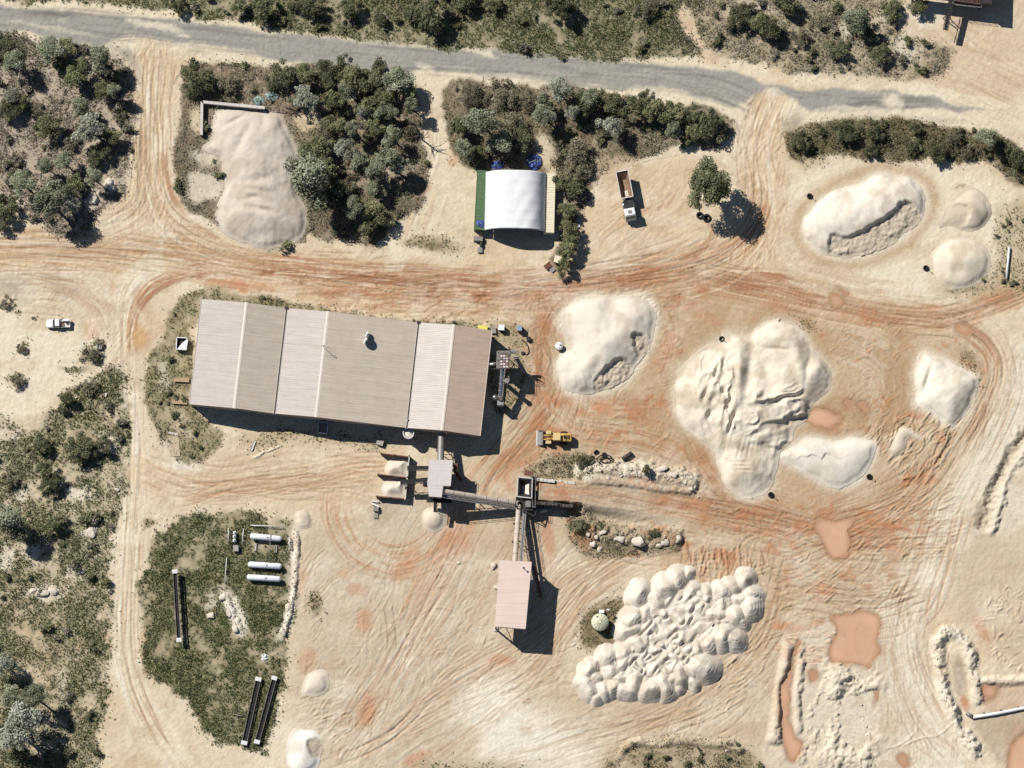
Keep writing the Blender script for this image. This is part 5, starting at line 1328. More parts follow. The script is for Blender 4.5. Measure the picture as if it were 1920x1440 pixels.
base = WV(946, 692, 0)
dust = thing('dust_collector', 'rusty bag-filter tower with silver duct at the shed east end', 'dust collector', tuple(base))
def L_(u, v, z): return WV(u, v, z) - base
def rect(u0, v0, u1, v1, z):
    return [tuple(L_(u, v, z))[:2] for u, v in ((u0, v1), (u1, v1), (u1, v0), (u0, v0))]
rc = rect(937.5, 664, 954, 690, 7.6)
MB().prism(rc, 3.2, 7.6).build('filter_housing', m_rust, dust)
cx_ = sum(p[0] for p in rc) / 4; cy_ = sum(p[1] for p in rc) / 4
mb = MB(); lo = [(cx_ + (p[0] - cx_) * 0.25, cy_ + (p[1] - cy_) * 0.25) for p in rc]
vs = [(p[0], p[1], 3.19) for p in rc] + [(p[0], p[1], 1.4) for p in lo]
mb.add(vs, [(0, 1, 5, 4)[::-1], (1, 2, 6, 5)[::-1], (2, 3, 7, 6)[::-1], (3, 0, 4, 7)[::-1], (4, 5, 6, 7)[::-1]]).build('hopper_cone', m_rust, dust)
mb = MB(); lattice(mb, *rc, [0, 1.6, 3.15]); mb.build('leg_frame', m_steel, dust)
x0, x1 = min(p[0] for p in rc), max(p[0] for p in rc); y0, y1 = min(p[1] for p in rc), max(p[1] for p in rc)
for i in range(3):
    for j in range(5):
        xa = x0 + 0.08 + i * (x1 - x0 - 0.1) / 3; ya = y0 + 0.1 + j * (y1 - y0 - 0.1) / 5
        MB().box(xa, xa + (x1 - x0) / 3 - 0.22, ya, ya + (y1 - y0) / 5 - 0.26, 7.603, 7.72).build('access_hatch', m_whited if (i + j) % 3 else m_gal, dust)
# walkway around the top with railings
rw = rect(931, 657.5, 970, 673, 7.0)
mb = MB(); mb.prism(rect(931, 657.5, 937, 690, 7.0), 6.94, 7.0); mb.prism(rect(937.2, 657.5, 970, 663.6, 7.0), 6.94, 7.0); mb.build('walkway', m_gal, dust)
mb = MB(); rails(mb, rw, 7.0); rails(mb, rect(931, 657.5, 955, 691, 7.0), 7.0); mb.build('railing', m_steel, dust)
mb = MB()
st0 = L_(966, 668, 7.0); st1 = L_(984, 700, 0.0)
for s_ in (-0.45, 0.45):
    mb.bar(st0 + Vector((s_, 0, 0)), st1 + Vector((s_, 0, 0)), 0.1, 0.25); mb.bar(st0 + Vector((s_, 0, 1)), st1 + Vector((s_, 0, 1)), 0.05)
for k in range(22):
    q = st0.lerp(st1, (k + 0.5) / 22)
    mb.box(q.x - 0.42, q.x + 0.42, q.y - 0.12, q.y + 0.12, q.z - 0.02, q.z + 0.02)
    if k % 4 == 0:
        mb.bar(q + Vector((-0.45, 0, 0)), q + Vector((-0.45, 0, 1)), 0.05); mb.bar(q + Vector((0.45, 0, 0)), q + Vector((0.45, 0, 1)), 0.05)
mb.build('stair', m_steel, dust)
mb = MB(); dz0 = L_(943, 690, 6.2); dz1 = L_(938, 750, 4.2)
mb.tube([dz0 + Vector((0, 0.8, 0)), dz0, dz0.lerp(dz1, 0.35), dz0.lerp(dz1, 0.7), dz1], [0.6, 0.62, 0.58, 0.58, 0.6], 18)
dct = mb.build('main_duct', m_shiny, dust)
for q in (0.1, 0.3, 0.5, 0.7, 0.9):
    c = dz0.lerp(dz1, q); dd = (dz1 - dz0).normalized() * 0.06
    MB().tube([c - dd, c + dd], 0.68, 18).build('duct_flange', m_gal, dct)
mb = MB(); e = L_(938.5, 755, 3.9)
mb.box(e.x - 0.75, e.x + 0.75, e.y - 0.7, e.y + 0.55, e.z - 2.2, e.z + 0.35, bev=0.15)
mb.box(e.x - 0.5, e.x + 0.5, e.y - 0.5, e.y + 0.4, 0, e.z - 2.2); mb.build('fan_casing', m_steel, dust)
mb = MB(); c = L_(928, 745, 3.2)
mb.lathe([(0.1, 1.0), (0.28, 1.4), (0.62, 2.6), (0.64, 3.3), (0.45, 3.75), (0.05, 3.85)], (c.x, c.y, 0), 16)
mb.tube([(c.x, c.y, 0), (c.x, c.y, 1.1)], 0.12, 8); mb.build('cyclone', m_shiny, dust)
mb = MB(); q0 = L_(913, 684, 5.0); q1 = L_(940, 681, 5.0)
mb.tube([q0, q1], 0.4, 12); mb.tube([L_(913, 690, 4.2), L_(937, 692, 4.2)], 0.12, 8); mb.build('feed_duct', m_shiny, dust)
mb = MB(); c = L_(950, 722, 0); mb.tube([(c.x, c.y, 0), (c.x, c.y, 6.6)], 0.5, 14).tube([(c.x, c.y, 6.5), (c.x, c.y, 6.75)], 0.58, 14); mb.build('exhaust_stack', m_gal, dust)

# --- screening tower and its conveyors
base = WV(824, 905, 0)
tower = thing('screening_tower', 'grey-roofed steel screening tower standing south of the shed', 'tower', tuple(base))
def poly(pts, z): return [tuple(L_(u, v, z))[:2] for u, v in pts]
lowr = [(805, 861.5), (849, 863), (845, 911.5), (831, 911), (801, 909)]
MB().prism(poly(lowr, 7.0), 6.85, 7.05).build('lower_roof', m_roofgrey, tower)
MB().prism(poly([(801.5, 909.3), (831, 911.2), (828, 932.5), (804, 930.5)], 7.9), 7.72, 7.92).build('upper_roof', m_roofgrey, tower)
MB().prism(poly([(806.5, 863), (847.5, 864.5), (843.5, 910), (802.5, 908)], 7.0), 3.4, 6.84).build('upper_storey', m_wallbeige, tower)
MB().prism(poly([(803, 910), (829.5, 911.6), (826.5, 931), (805.4, 929.2)], 7.9), 3.4, 7.7).build('head_house', m_gal, tower)
q = poly([(806, 863), (848, 864.5), (844, 910), (803, 908)], 7.0)
mb = MB(); lattice(mb, q[3], q[2], q[1], q[0], [0, 1.7, 3.35], 0.2, 0.1); mb.build('leg_frame', m_rust, tower)
mb = MB(); rr_ = poly([(800, 932), (845, 934), (847, 944), (800, 942)], 3.4)
mb.prism(rr_, 3.3, 3.36); rails(mb, [p for p in rr_], 3.36); mb.build('gallery', m_dark, tower)
mb = MB(); st0 = L_(851, 880, 5.0); st1 = L_(864, 900, 0.0)
for s_ in (-0.4, 0.4):
    mb.bar(st0 + Vector((s_, 0, 0)), st1 + Vector((s_, 0, 0)), 0.1, 0.2); mb.bar(st0 + Vector((s_, 0, 1)), st1 + Vector((s_, 0, 1)), 0.05)
for k in range(18):
    p = st0.lerp(st1, (k + 0.5) / 18); mb.box(p.x - 0.38, p.x + 0.38, p.y - 0.1, p.y + 0.1, p.z - 0.02, p.z + 0.02)
rails(mb, poly([(850, 870), (858, 870), (858, 884), (850, 884)], 5.0), 5.0); mb.prism(poly([(850, 870), (858, 870), (858, 884), (850, 884)], 5.0), 4.94, 5.0)
mb.build('stair', m_rust, tower)

def gantry(name, label, a, b, width, mats, hood=True, legs=(), walk=0, trough=False, cat='conveyor'):
    """an inclined conveyor: hood or troughed belt on side trusses, carried by trestles; a, b = (u, v, z)"""
    pa, pb = WV(*a), WV(*b)
    root = thing(name, label, cat, (pa.x, pa.y, 0))
    o = Vector((pa.x, pa.y, 0)); A_ = pa - o; B_ = pb - o
    d = (B_ - A_); flat = Vector((d.x, d.y, 0)).normalized(); n = Vector((-flat.y, flat.x, 0))
    if hood:
        mb = MB(); K = 9
        seg = max(2, int(d.length / 2.4)); vs = []
        for i in range(seg + 1):
            c = A_.lerp(B_, i / seg)
            for k in range(K):
                t_ = math.pi * k / (K - 1)
                vs.append(c + n * math.cos(t_) * width / 2 + Vector((0, 0, math.sin(t_) * width * 0.45 + 0.05)))
        fs = [(i * K + k, (i + 1) * K + k, (i + 1) * K + k + 1, i * K + k + 1) for i in range(seg) for k in range(K - 1)]
        mb.add(vs, fs, True); hd = mb.build('hood', mats, root)
        for i in range(seg + 1):
            c = A_.lerp(B_, i / seg); mb = MB()
            for k in range(K - 1):
                t0, t1 = math.pi * k / (K - 1), math.pi * (k + 1) / (K - 1)
                f = 1.05
                mb.bar(c + n * math.cos(t0) * width / 2 * f + Vector((0, 0, math.sin(t0) * width * 0.45 * f + 0.05)), c + n * math.cos(t1) * width / 2 * f + Vector((0, 0, math.sin(t1) * width * 0.45 * f + 0.05)), 0.06)
            mb.build('hood_joint', m_gal, hd)
    else:
        MB().bar(A_ + Vector((0, 0, 0.0)), B_ + Vector((0, 0, 0.0)), width * 0.7, 0.06).build('belt', m_black, root)
        mb = MB()
        for s_ in (-1, 1):
            mb.bar(A_ + n * s_ * width / 2, B_ + n * s_ * width / 2, 0.1, 0.35)
        k = max(3, int(d.length / 1.2))
        for i in range(k + 1):
            c = A_.lerp(B_, i / k); mb.bar(c - n * width / 2, c + n * width / 2, 0.12, 0.08)
        mb.build('side_frame', mats, root)
    mb = MB()
    k = max(3, int(d.length / 1.8)); dep = 0.8
    for s_ in (-1, 1):
        off = n * s_ * (width / 2 - 0.04)
        mb.bar(A_ + off - Vector((0, 0, 0.1)), B_ + off - Vector((0, 0, 0.1)), 0.1); mb.bar(A_ + off - Vector((0, 0, dep)), B_ + off - Vector((0, 0, dep)), 0.1)
        for i in range(k):
            p0 = A_.lerp(B_, i / k) + off; p1 = A_.lerp(B_, (i + 1) / k) + off
            mb.bar(p0 - Vector((0, 0, dep)), p1 - Vector((0, 0, 0.1)), 0.06); mb.bar(p0 - Vector((0, 0, 0.1)), p0 - Vector((0, 0, dep)), 0.06)
    mb.build('truss', m_dark, root)
    if walk:
        mb = MB(); off = n * walk
        mb.bar(A_ + off - Vector((0, 0, 0.15)), B_ + off - Vector((0, 0, 0.15)), 0.75, 0.05); mb.build('walkway', m_gal, root)
        mb = MB()
        for s_ in (-0.38, 0.38):
            q_ = n * (walk + s_)
            for hh in (0.5, 1.0):
                mb.bar(A_ + q_ + Vector((0, 0, hh)), B_ + q_ + Vector((0, 0, hh)), 0.06)
            for i in range(k + 1):
                c = A_.lerp(B_, i / k) + q_; mb.bar(c - Vector((0, 0, 0.1)), c + Vector((0, 0, 1.0)), 0.05)
        mb.build('handrail', m_steel, root)
    for f in legs:
        c = A_.lerp(B_, f); mb = MB()
        for s_ in (-1, 1):
            mb.bar(c + n * s_ * width * 0.45 - Vector((0, 0, 0.8)), Vector((c.x, c.y, -0.1)) + n * s_ * (width * 0.45 + 0.5), 0.16)
        h_ = c.z - 0.8
        for q_ in (0.3, 0.7):
            mb.bar(Vector((c.x, c.y, h_ * q_)) + n * (width * 0.45 + 0.5 * (1 - q_)), Vector((c.x, c.y, h_ * q_)) - n * (width * 0.45 + 0.5 * (1 - q_)), 0.08)
        mb.build('trestle', m_dark, root)
    return root
gantry('covered_conveyor', 'long hooded conveyor climbing from the feed hopper to the screening tower', (973, 944, 1.9), (830, 921, 6.9), 1.15, m_belt, True, (0.35, 0.65), walk=1.1)
gantry('covered_conveyor', 'hooded conveyor climbing from the feed hopper to the pink-roofed bin', (973, 946, 1.9), (965, 1056, 6.4), 1.15, m_belt, True, (0.3, 0.6), walk=1.35)
gantry('covered_conveyor', 'short hooded conveyor linking the shed to the screening tower', (827.5, 812, 4.4), (826, 866, 6.0), 1.5, m_gal, True, (0.5,))
gantry('bay_conveyor', 'dark open conveyor feeding the upper storage bay', (806, 878, 5.0), (764, 878, 4.6), 0.95, m_dark, False, ())
gantry('bay_conveyor', 'dark open conveyor feeding the lower storage bay', (803, 899.5, 5.0), (751, 905, 4.2), 0.95, m_dark, False, (0.85,))
gantry('bay_conveyor', 'stubby dark conveyor above the sand cone', (817, 930, 5.0), (816, 960, 4.6), 0.7, m_dark, False, ())
# storage bay walls
def wall(name, label, pts, h, th, m, cat='wall', posts=True, capm=None, post_m=None):
    base_ = WV(*pts[0]); r_ = thing(name, label, cat, (base_.x, base_.y, gz(*pts[0])))
    for (u0, v0), (u1, v1) in zip(pts, pts[1:]):
        a_ = WV(u0, v0) - base_; b_ = WV(u1, v1) - base_
        n_ = max(1, int((b_ - a_).length / 2.4))
        for i in range(n_):
            p0 = a_.lerp(b_, i / n_); p1 = a_.lerp(b_, (i + 1) / n_)
            dd = (p1 - p0).normalized() * 0.015
            MB().bar(p0 + dd + Vector((0, 0, h / 2 - 0.1)), p1 - dd + Vector((0, 0, h / 2 - 0.1)), th, h + 0.2).build('panel', m, r_)
            if posts:
                MB().bar(p0 + Vector((0, 0, -0.1)), p0 + Vector((0, 0, h + 0.06)), th + 0.1, th + 0.1).build('post', post_m or m_dark, r_)
    return r_
wall('bay_wall', 'rust-brown upper wall of the storage bays', [(715, 852), (766, 858.5)], 1.9, 0.18, m_rust)
wall('bay_wall', 'rust-brown middle wall between the two storage bays', [(709, 891), (761, 897)], 1.9, 0.18, m_rust)
wall('bay_wall', 'rust-brown lower wall of the storage bays', [(707, 932.5), (758, 937)], 1.9, 0.22, m_rust)
wall('bay_wall', 'back wall closing the storage bays beside the screening tower', [(767.5, 857), (764, 897), (760, 938)], 2.1, 0.2, m_conc)

# --- feed hopper at the head of the ramp
base = WV(985, 915, 0)
hop = thing('feed_hopper', 'dark open-topped feed hopper half filled with white sand', 'hopper', tuple(base))
ro = poly([(971, 894.5), (998, 897), (997, 934), (969.5, 931)], 4.4); ri = poly([(973.5, 898), (995, 900), (994.5, 930), (972, 928)], 4.4)
cx_ = sum(p[0] for p in ri) / 4; cy_ = sum(p[1] for p in ri) / 4
rl = [(cx_ + (p[0] - cx_) * 0.35, cy_ + (p[1] - cy_) * 0.35) for p in ri]
mb = MB()
vs = [(p[0], p[1], 4.4) for p in ro] + [(p[0], p[1], 4.4) for p in ri] + [(p[0], p[1], 1.5) for p in rl] + [(p[0], p[1], 4.1) for p in ro] + [(cx_ + (p[0] - cx_) * 0.4, cy_ + (p[1] - cy_) * 0.4, 1.3) for p in ro]
fs = []
for i in range(4):
    j = (i + 1) % 4
    fs += [(i, j, 4 + j, 4 + i), (4 + i, 4 + j, 8 + j, 8 + i), (12 + i, 12 + j, j, i), (16 + i, 16 + j, 12 + j, 12 + i)]
fs.append((8, 9, 10, 11)); mb.add(vs, fs); mb.build('bin', m_dark, hop)
mb = MB()
for i in range(4):
    a_, b_ = Vector((*ro[i], 4.46)), Vector((*ro[(i + 1) % 4], 4.46)); mb.bar(a_, b_, 0.22, 0.12)
mb.build('rim', m_conc, hop)
mb = MB(); lattice(mb, *ro, [0, 2.0, 4.0], 0.2, 0.1); mb.build('leg_frame', m_dark, hop)
mb = MB(); n = 12; vs = []
for i in range(n + 1):
    for j in range(n + 1):
        s_, t_ = i / n, j / n
        x = ri[3][0] * (1 - s_) * t_ + ri[2][0] * s_ * t_ + ri[1][0] * s_ * (1 - t_) + ri[0][0] * (1 - s_) * (1 - t_)
        y = ri[3][1] * (1 - s_) * t_ + ri[2][1] * s_ * t_ + ri[1][1] * s_ * (1 - t_) + ri[0][1] * (1 - s_) * (1 - t_)
        hgt_ = 2.2 + 1.7 * max(0, s_ - 0.35) ** 0.9 + 1.0 * max(0, (t_ - 0.7)) + R.gauss(0, 0.03)
        vs.append((cx_ + (x - cx_) * 0.97, cy_ + (y - cy_) * 0.97, hgt_))
mb.add(vs, [(i * (n + 1) + j, i * (n + 1) + j + 1, (i + 1) * (n + 1) + j + 1, (i + 1) * (n + 1) + j)[::-1] for i in range(n) for j in range(n)], True); mb.build('sand_load', m_sandfill, hop)
mb = MB(); rails(mb, poly([(985, 866), (1002, 878), (1000, 892), (984, 888)], 2.6), 2.6); mb.prism(poly([(984, 880), (1000, 884), (1000, 893), (982, 891)], 2.6), 2.5, 2.58); mb.build('platform', m_rust, hop)
mb = MB(); p = L_(978, 941, 0); mb.box(p.x - 1.0, p.x + 1.2, p.y - 0.9, p.y + 0.8, 0, 1.6, bev=0.1); mb.build('transfer_chute', m_dark, hop)
mb = MB(); p = L_(991, 948, 0); mb.box(p.x - 1.3, p.x + 1.1, p.y - 1.6, p.y + 1.3, 0.0, 3.4, bev=0.12); mb.build('crusher_house', m_dark, hop)
mb = MB(); p = L_(991, 948, 0); mb.box(p.x - 0.7, p.x + 0.5, p.y - 0.9, p.y + 0.6, 3.4, 4.0, bev=0.1); mb.build('motor', m_gal, hop)
fr = poly([(997.5, 893), (1004, 894), (1004, 952), (997.5, 951)], 3.8)
mb = MB(); lattice(mb, fr[3], fr[2], fr[1], fr[0], [0, 1.9, 3.8], 0.16, 0.1); mb.prism(fr, 3.8, 3.86); mb.build('side_gallery', m_dark, hop)
mb = MB(); rails(mb, fr, 3.86); mb.build('gallery_rail', m_steel, hop)
for (uu, vv) in ((968, 936), (966, 950), (1006, 955), (1002, 968)):
    p = L_(uu, vv, 0); MB().bar((p.x, p.y, -0.1), (p.x, p.y, 3.2), 0.2).build('column', m_dark, hop)
p0, p1, p2, p3 = (L_(uu, vv, 3.2) for (uu, vv) in ((968, 936), (966, 950), (1006, 955), (1002, 968)))
mb = MB(); mb.bar(p0, p1, 0.2).bar(p1, p3, 0.2).bar(p2, p3, 0.2).bar(p0, p2, 0.2); mb.build('cross_beam', m_dark, hop)
# retaining walls of blocks along the ramp, white above, shadow-coloured below
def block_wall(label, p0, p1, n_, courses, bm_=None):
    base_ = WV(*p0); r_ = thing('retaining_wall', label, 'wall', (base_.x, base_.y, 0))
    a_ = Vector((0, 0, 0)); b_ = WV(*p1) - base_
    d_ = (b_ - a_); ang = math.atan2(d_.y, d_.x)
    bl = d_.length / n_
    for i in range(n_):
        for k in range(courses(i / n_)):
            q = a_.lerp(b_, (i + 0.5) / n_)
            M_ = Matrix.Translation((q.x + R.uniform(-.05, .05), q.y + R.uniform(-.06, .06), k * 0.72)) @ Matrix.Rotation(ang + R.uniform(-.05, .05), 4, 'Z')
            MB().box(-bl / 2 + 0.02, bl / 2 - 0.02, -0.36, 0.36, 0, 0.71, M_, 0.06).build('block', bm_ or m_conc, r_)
block_wall('white concrete blocks along the upper side of the ramp', (1004, 903), (1078, 909), 10, lambda t: 5 if t < 0.5 else 4)
block_wall('block wall on the lower side of the ramp, coloured dark as if in shadow', (1004, 946.5), (1074, 952), 10, lambda t: 5 if t < 0.55 else 4, mat('shadow_dark_block', (0.07, 0.06, 0.055), 0.9, 0, 0.3, 2.0, dirt=0.5, dirtcol=(0.35, 0.3, 0.24)))  # shadow painted into the block colour; the wall itself stands in sun
MB()

# --- pink-roofed storage bin on legs
base = WV(962, 1125, 0)
binb = thing('storage_bin', 'tall pink-roofed steel storage bin standing on legs', 'building', tuple(base))
rf = [(937, 1050), (997, 1053.5), (985.5, 1179), (927.5, 1174.5)]
MB().prism(poly(rf, 7.8), 7.62, 7.8).build('roof', m_roofpink, binb)
MB().prism(poly([(938, 1051), (996, 1054.5), (984.7, 1178), (928.5, 1173.5)], 7.8), 5.0, 7.61).build('bin_wall', m_wallbeige, binb)
wq = poly([(938, 1051), (996, 1054.5), (984.7, 1178), (928.5, 1173.5)], 7.8)
mb = MB()
for f0, f1 in ((0.02, 0.32), (0.34, 0.65), (0.67, 0.98)):
    def mixp(s_, t_):
        top = Vector(wq[0]).lerp(Vector(wq[1]), s_); bot = Vector(wq[3]).lerp(Vector(wq[2]), s_); return top.lerp(bot, t_)
    q4 = [mixp(0.03, f0), mixp(0.97, f0), mixp(0.97, f1), mixp(0.03, f1)]
    c = (q4[0] + q4[1] + q4[2] + q4[3]) / 4
    vs = [(*p, 4.99) for p in q4] + [(*(c + (p - c) * 0.18), 2.9) for p in q4]
    mb.add(vs, [(0, 4, 5, 1), (1, 5, 6, 2), (2, 6, 7, 3), (3, 7, 4, 0), (4, 7, 6, 5)])
mb.build('discharge_cone', m_gal, binb)
for s_ in (0.02, 0.98):
    for t_ in (0.01, 0.34, 0.66, 0.99):
        p = Vector(wq[0]).lerp(Vector(wq[1]), s_).lerp(Vector(wq[3]).lerp(Vector(wq[2]), s_), t_)
        lg = MB().bar((p.x, p.y, -0.1), (p.x, p.y, 5.0), 0.3).build('leg', m_rust, binb)
        MB().box(p.x - 0.5, p.x + 0.5, p.y - 0.5, p.y + 0.5, -0.1, 0.25).build('footing', m_conc, lg)
for s_ in (0.02, 0.98):
    mb = MB()
    for t0, t1 in ((0.01, 0.34), (0.34, 0.66), (0.66, 0.99)):
        p0 = Vector(wq[0]).lerp(Vector(wq[1]), s_).lerp(Vector(wq[3]).lerp(Vector(wq[2]), s_), t0); p1 = Vector(wq[0]).lerp(Vector(wq[1]), s_).lerp(Vector(wq[3]).lerp(Vector(wq[2]), s_), t1)
        mb.bar((*p0, 0.3), (*p1, 4.9), 0.1); mb.bar((*p0, 4.9), (*p1, 0.3), 0.1)
    mb.build('bracing', m_rust, binb)
p = L_(982, 1066, 7.8); MB().tube([(p.x, p.y, 7.78), (p.x, p.y, 8.9)], 0.09, 8).lathe([(0.09, 8.85), (0.24, 8.95), (0.24, 9.05), (0.02, 9.15)], (p.x, p.y, 0), 10).build('vent_pipe', m_dark, binb)
mb = MB(); a_ = L_(1000, 1060, 7.0); b_ = L_(1014, 1120, 0.0)
for s_ in (-0.4, 0.4):
    mb.bar(a_ + Vector((s_, 0, 0)), b_ + Vector((s_, 0, 0)), 0.1, 0.2); mb.bar(a_ + Vector((s_, 0, 1)), b_ + Vector((s_, 0, 1)), 0.06)
for k in range(24):
    q_ = a_.lerp(b_, (k + 0.5) / 24); mb.box(q_.x - 0.38, q_.x + 0.38, q_.y - 0.12, q_.y + 0.12, q_.z - 0.02, q_.z + 0.02)
mb.build('stair', m_rust, binb)

# --- round hopper on the shed's south side, bins and boxes
p = WV(766, 812, 4.2); t = thing('round_hopper', 'round white hopper with sand against the shed wall', 'hopper', (p.x, p.y, 0))
MB().lathe([(0.2, 0.9), (0.3, 1.2), (1.2, 2.8), (1.22, 4.1), (1.3, 4.15), (1.3, 4.25), (1.1, 4.25), (1.08, 3.7), (0.0, 3.75)], (0, 0, 0), 22).build('drum', m_whited, t)
MB().lathe([(1.06, 3.76), (0.7, 3.95), (0.0, 4.1)], (0, 0, 0), 18).build('sand_load', m_sandfill, t)
mb = MB(); lattice(mb, (-0.9, -0.9), (0.9, -0.9), (0.9, 0.9), (-0.9, 0.9), [0, 1.3, 2.7], 0.12, 0.06); mb.build('leg_frame', m_steel, t)
MB().tube([(-0.3, 1.0, 4.3), (-0.2, 3.0, 5.8)], 0.14, 8).build('fill_pipe', m_gal, t)

def open_bin(label, u, v, w_, d_, h, m, rz=0.0, fill=None, name='skip_bin', cat='bin', tarp=None):
    p_ = WG(u, v); r_ = thing(name, label, cat, tuple(p_), rz)
    th = 0.09
    mb_ = MB().box(-w_ / 2, w_ / 2, -d_ / 2, d_ / 2, 0, 0.12)
    mb_.box(-w_ / 2, w_ / 2, -d_ / 2, -d_ / 2 + th, 0.121, h).box(-w_ / 2, w_ / 2, d_ / 2 - th, d_ / 2, 0.121, h)
    mb_.box(-w_ / 2, -w_ / 2 + th, -d_ / 2 + th, d_ / 2 - th, 0.121, h).box(w_ / 2 - th, w_ / 2, -d_ / 2 + th, d_ / 2 - th, 0.121, h)
    mb_.build('body', m, r_)
    mb_ = MB()
    for a1, a2 in (((-w_ / 2, -d_ / 2), (w_ / 2, -d_ / 2)), ((w_ / 2, -d_ / 2), (w_ / 2, d_ / 2)), ((w_ / 2, d_ / 2), (-w_ / 2, d_ / 2)), ((-w_ / 2, d_ / 2), (-w_ / 2, -d_ / 2))):
        mb_.bar((*a1, h + 0.05), (*a2, h + 0.05), 0.18, 0.1)
    mb_.build('rim', m_white, r_)
    if fill is not None:
        MB().box(-w_ / 2 + th, w_ / 2 - th, -d_ / 2 + th, d_ / 2 - th, 0.13, h * 0.5).build('contents', fill, r_)
    if tarp:
        MB().add([(w_ / 2 - 0.05, -d_ / 2, h + 0.11), (w_ / 2 + 0.3, d_ * 0.3, h + 0.13), (w_ * 0.45, d_ / 2 - 0.4, h + 0.12), (0.0, 0.1, h * 0.72), (-w_ / 2 + 0.3, -d_ / 2 + 0.05, h + 0.12)], [(0, 1, 2, 3, 4)]).build('torn_cover', m_white, r_)
    return r_
open_bin('white open skip bin with torn cover left of the shed', 341, 646, 2.3, 2.7, 1.5, m_whited, -0.05, m_dark, tarp=True)
open_bin('white open bin in the shed shadow', 605.5, 803, 2.1, 2.5, 1.3, m_white, -0.08, m_gal, name='open_bin')
def box_thing(name, label, cat, u, v, w_, d_, h, m, rz=0.0, lid=None, group=None, z=None):
    p_ = WG(u, v)
    if z is not None: p_.z = z
    r_ = thing(name, label, cat, tuple(p_), rz, group)
    MB().box(-w_ / 2, w_ / 2, -d_ / 2, d_ / 2, 0.1, h, bev=0.04).build('body', m, r_)
    MB().box(-w_ / 2 - 0.04, w_ / 2 + 0.04, -d_ / 2 - 0.04, d_ / 2 + 0.04, h, h + 0.07, bev=0.02).build('lid', lid or m, r_)
    for x_ in (-w_ / 2 + 0.05, w_ / 2 - 0.2):
        MB().box(x_, x_ + 0.15, -d_ / 2, d_ / 2, 0, 0.1).build('skid', m_dark, r_)
    return r_
m_slat = mat('grey_board', C(176, 170, 160), 0.8, 0, 0.15, 3)
m_bright = mat('bright_yellow_paint', C(240, 222, 74), 0.45, 0, 0.06)
m_blueg = mat('blue_grey_paint', C(150, 170, 190), 0.5, 0, 0.08)
box_thing('yellow_cabinet', 'bright yellow cabinet at the shed north-east corner', 'cabinet', 905, 617, 2.1, 1.2, 1.3, m_bright, -0.1)
box_thing('equipment_box', 'white box standing between yellow cabinet and yellow-blue box', 'box', 940, 616, 1.3, 1.2, 1.6, m_dark, -0.05, m_white)
box_thing('equipment_box', 'small yellow and blue-grey box by the red track', 'box', 973.5, 617, 1.1, 1.2, 1.7, m_bright, 0.0, m_blueg)
box_thing('equipment_box', 'black box below the yellow and blue-grey box', 'box', 991, 636, 0.9, 0.8, 0.8, m_dark, 0.2)
box_thing('equipment_box', 'small grey box below the shed shadow', 'box', 712.5, 831, 1.5, 1.1, 0.9, m_gal, -0.3, m_slat)
box_thing('equipment_box', 'cream box at the end of the hedge below the cream container', 'box', 1046, 488, 1.6, 1.5, 1.2, m_creamc, -0.3)
def pallet(label, u, v, w_, d_, rz, m=None, n_=6, h=0.35, cat='pallet', group=None, z=0.0, load=None):
    p_ = WG(u, v); p_.z += z
    r_ = thing('pallet', label, cat, tuple(p_), rz, group)
    for s_ in (-0.42, 0, 0.42):
        MB().box(-w_ / 2, w_ / 2, s_ * d_ - 0.06, s_ * d_ + 0.06, 0.0, h - 0.05).build('runner', m_timber if m is None else m, r_)
    for i in range(n_):
        x = -w_ / 2 + w_ * (i + 0.5) / n_
        MB().box(x - w_ / n_ * 0.36, x + w_ / n_ * 0.36, -d_ / 2, d_ / 2, h - 0.049, h).build('board', m or m_timber, r_)
    return r_
pallet('stack of grey slatted pallets beside the yellow cabinet', 925, 620, 1.2, 1.4, 0.05, m_slat, 6, 0.7)
pallet('rusty slatted crate on the sand below the white shelter', 1027, 499, 1.6, 1.2, 0.7, m_rust, 5, 0.6)
pallet('small grey slatted crate beside the rusty crate', 1036, 506, 1.1, 0.9, 0.7, m_slat, 5, 0.5)
for (u, v, lab) in ((340.5, 713, 'tan timber bench left of the shed, upper of two'), (337, 754.5, 'tan timber bench left of the shed, lower of two')):
    p = WG(u, v); t = thing('timber_bench', lab, 'bench', tuple(p), -0.06)
    for s_ in (-0.3, 0, 0.3):
        MB().box(-1.7, 1.7, s_ - 0.14, s_ + 0.14, 0.5, 0.56).build('plank', m_timber, t)
    for s_ in (-1.4, 1.4):
        MB().box(s_ - 0.08, s_ + 0.08, -0.4, 0.4, -0.1, 0.499).build('leg', m_dark, t)
p = WG(327, 837); t = thing('concrete_slab', 'worn concrete slab in the grass below the shed corner', 'slab', tuple(p), 0.05)
MB().box(-1.2, 1.2, -2.3, 2.3, -0.1, 0.14, bev=0.05).build('slab', mat('dusty_slab', C(206, 186, 154), 0.9, 0, 0.15, 2, dirt=0.4), t)
MB().bar((0.9, 2.6, 0.05), (-1.2, 3.2, 0.1), 0.5, 0.15).build('broken_edge', m_conc, t)
def flat_slab(label, u, v, w_, d_, h, rz, m=None, name='concrete_slab'):
    p_ = WG(u, v); t_ = thing(name, label, 'slab', tuple(p_), rz)
    MB().box(-w_ / 2, w_ / 2, -d_ / 2, d_ / 2, -0.1, h, bev=0.03).build('slab', m or m_conc, t_)
    MB().box(-w_ / 2 + 0.06, -w_ / 2 + 0.22, -d_ / 2 + 0.1, d_ / 2 - 0.1, h + 0.002, h + 0.05).build('lifting_bar', m_gal, t_)
flat_slab('pale slab lying left of the south shed yard, tilted', 474, 836, 0.7, 2.4, 0.35, -0.35)
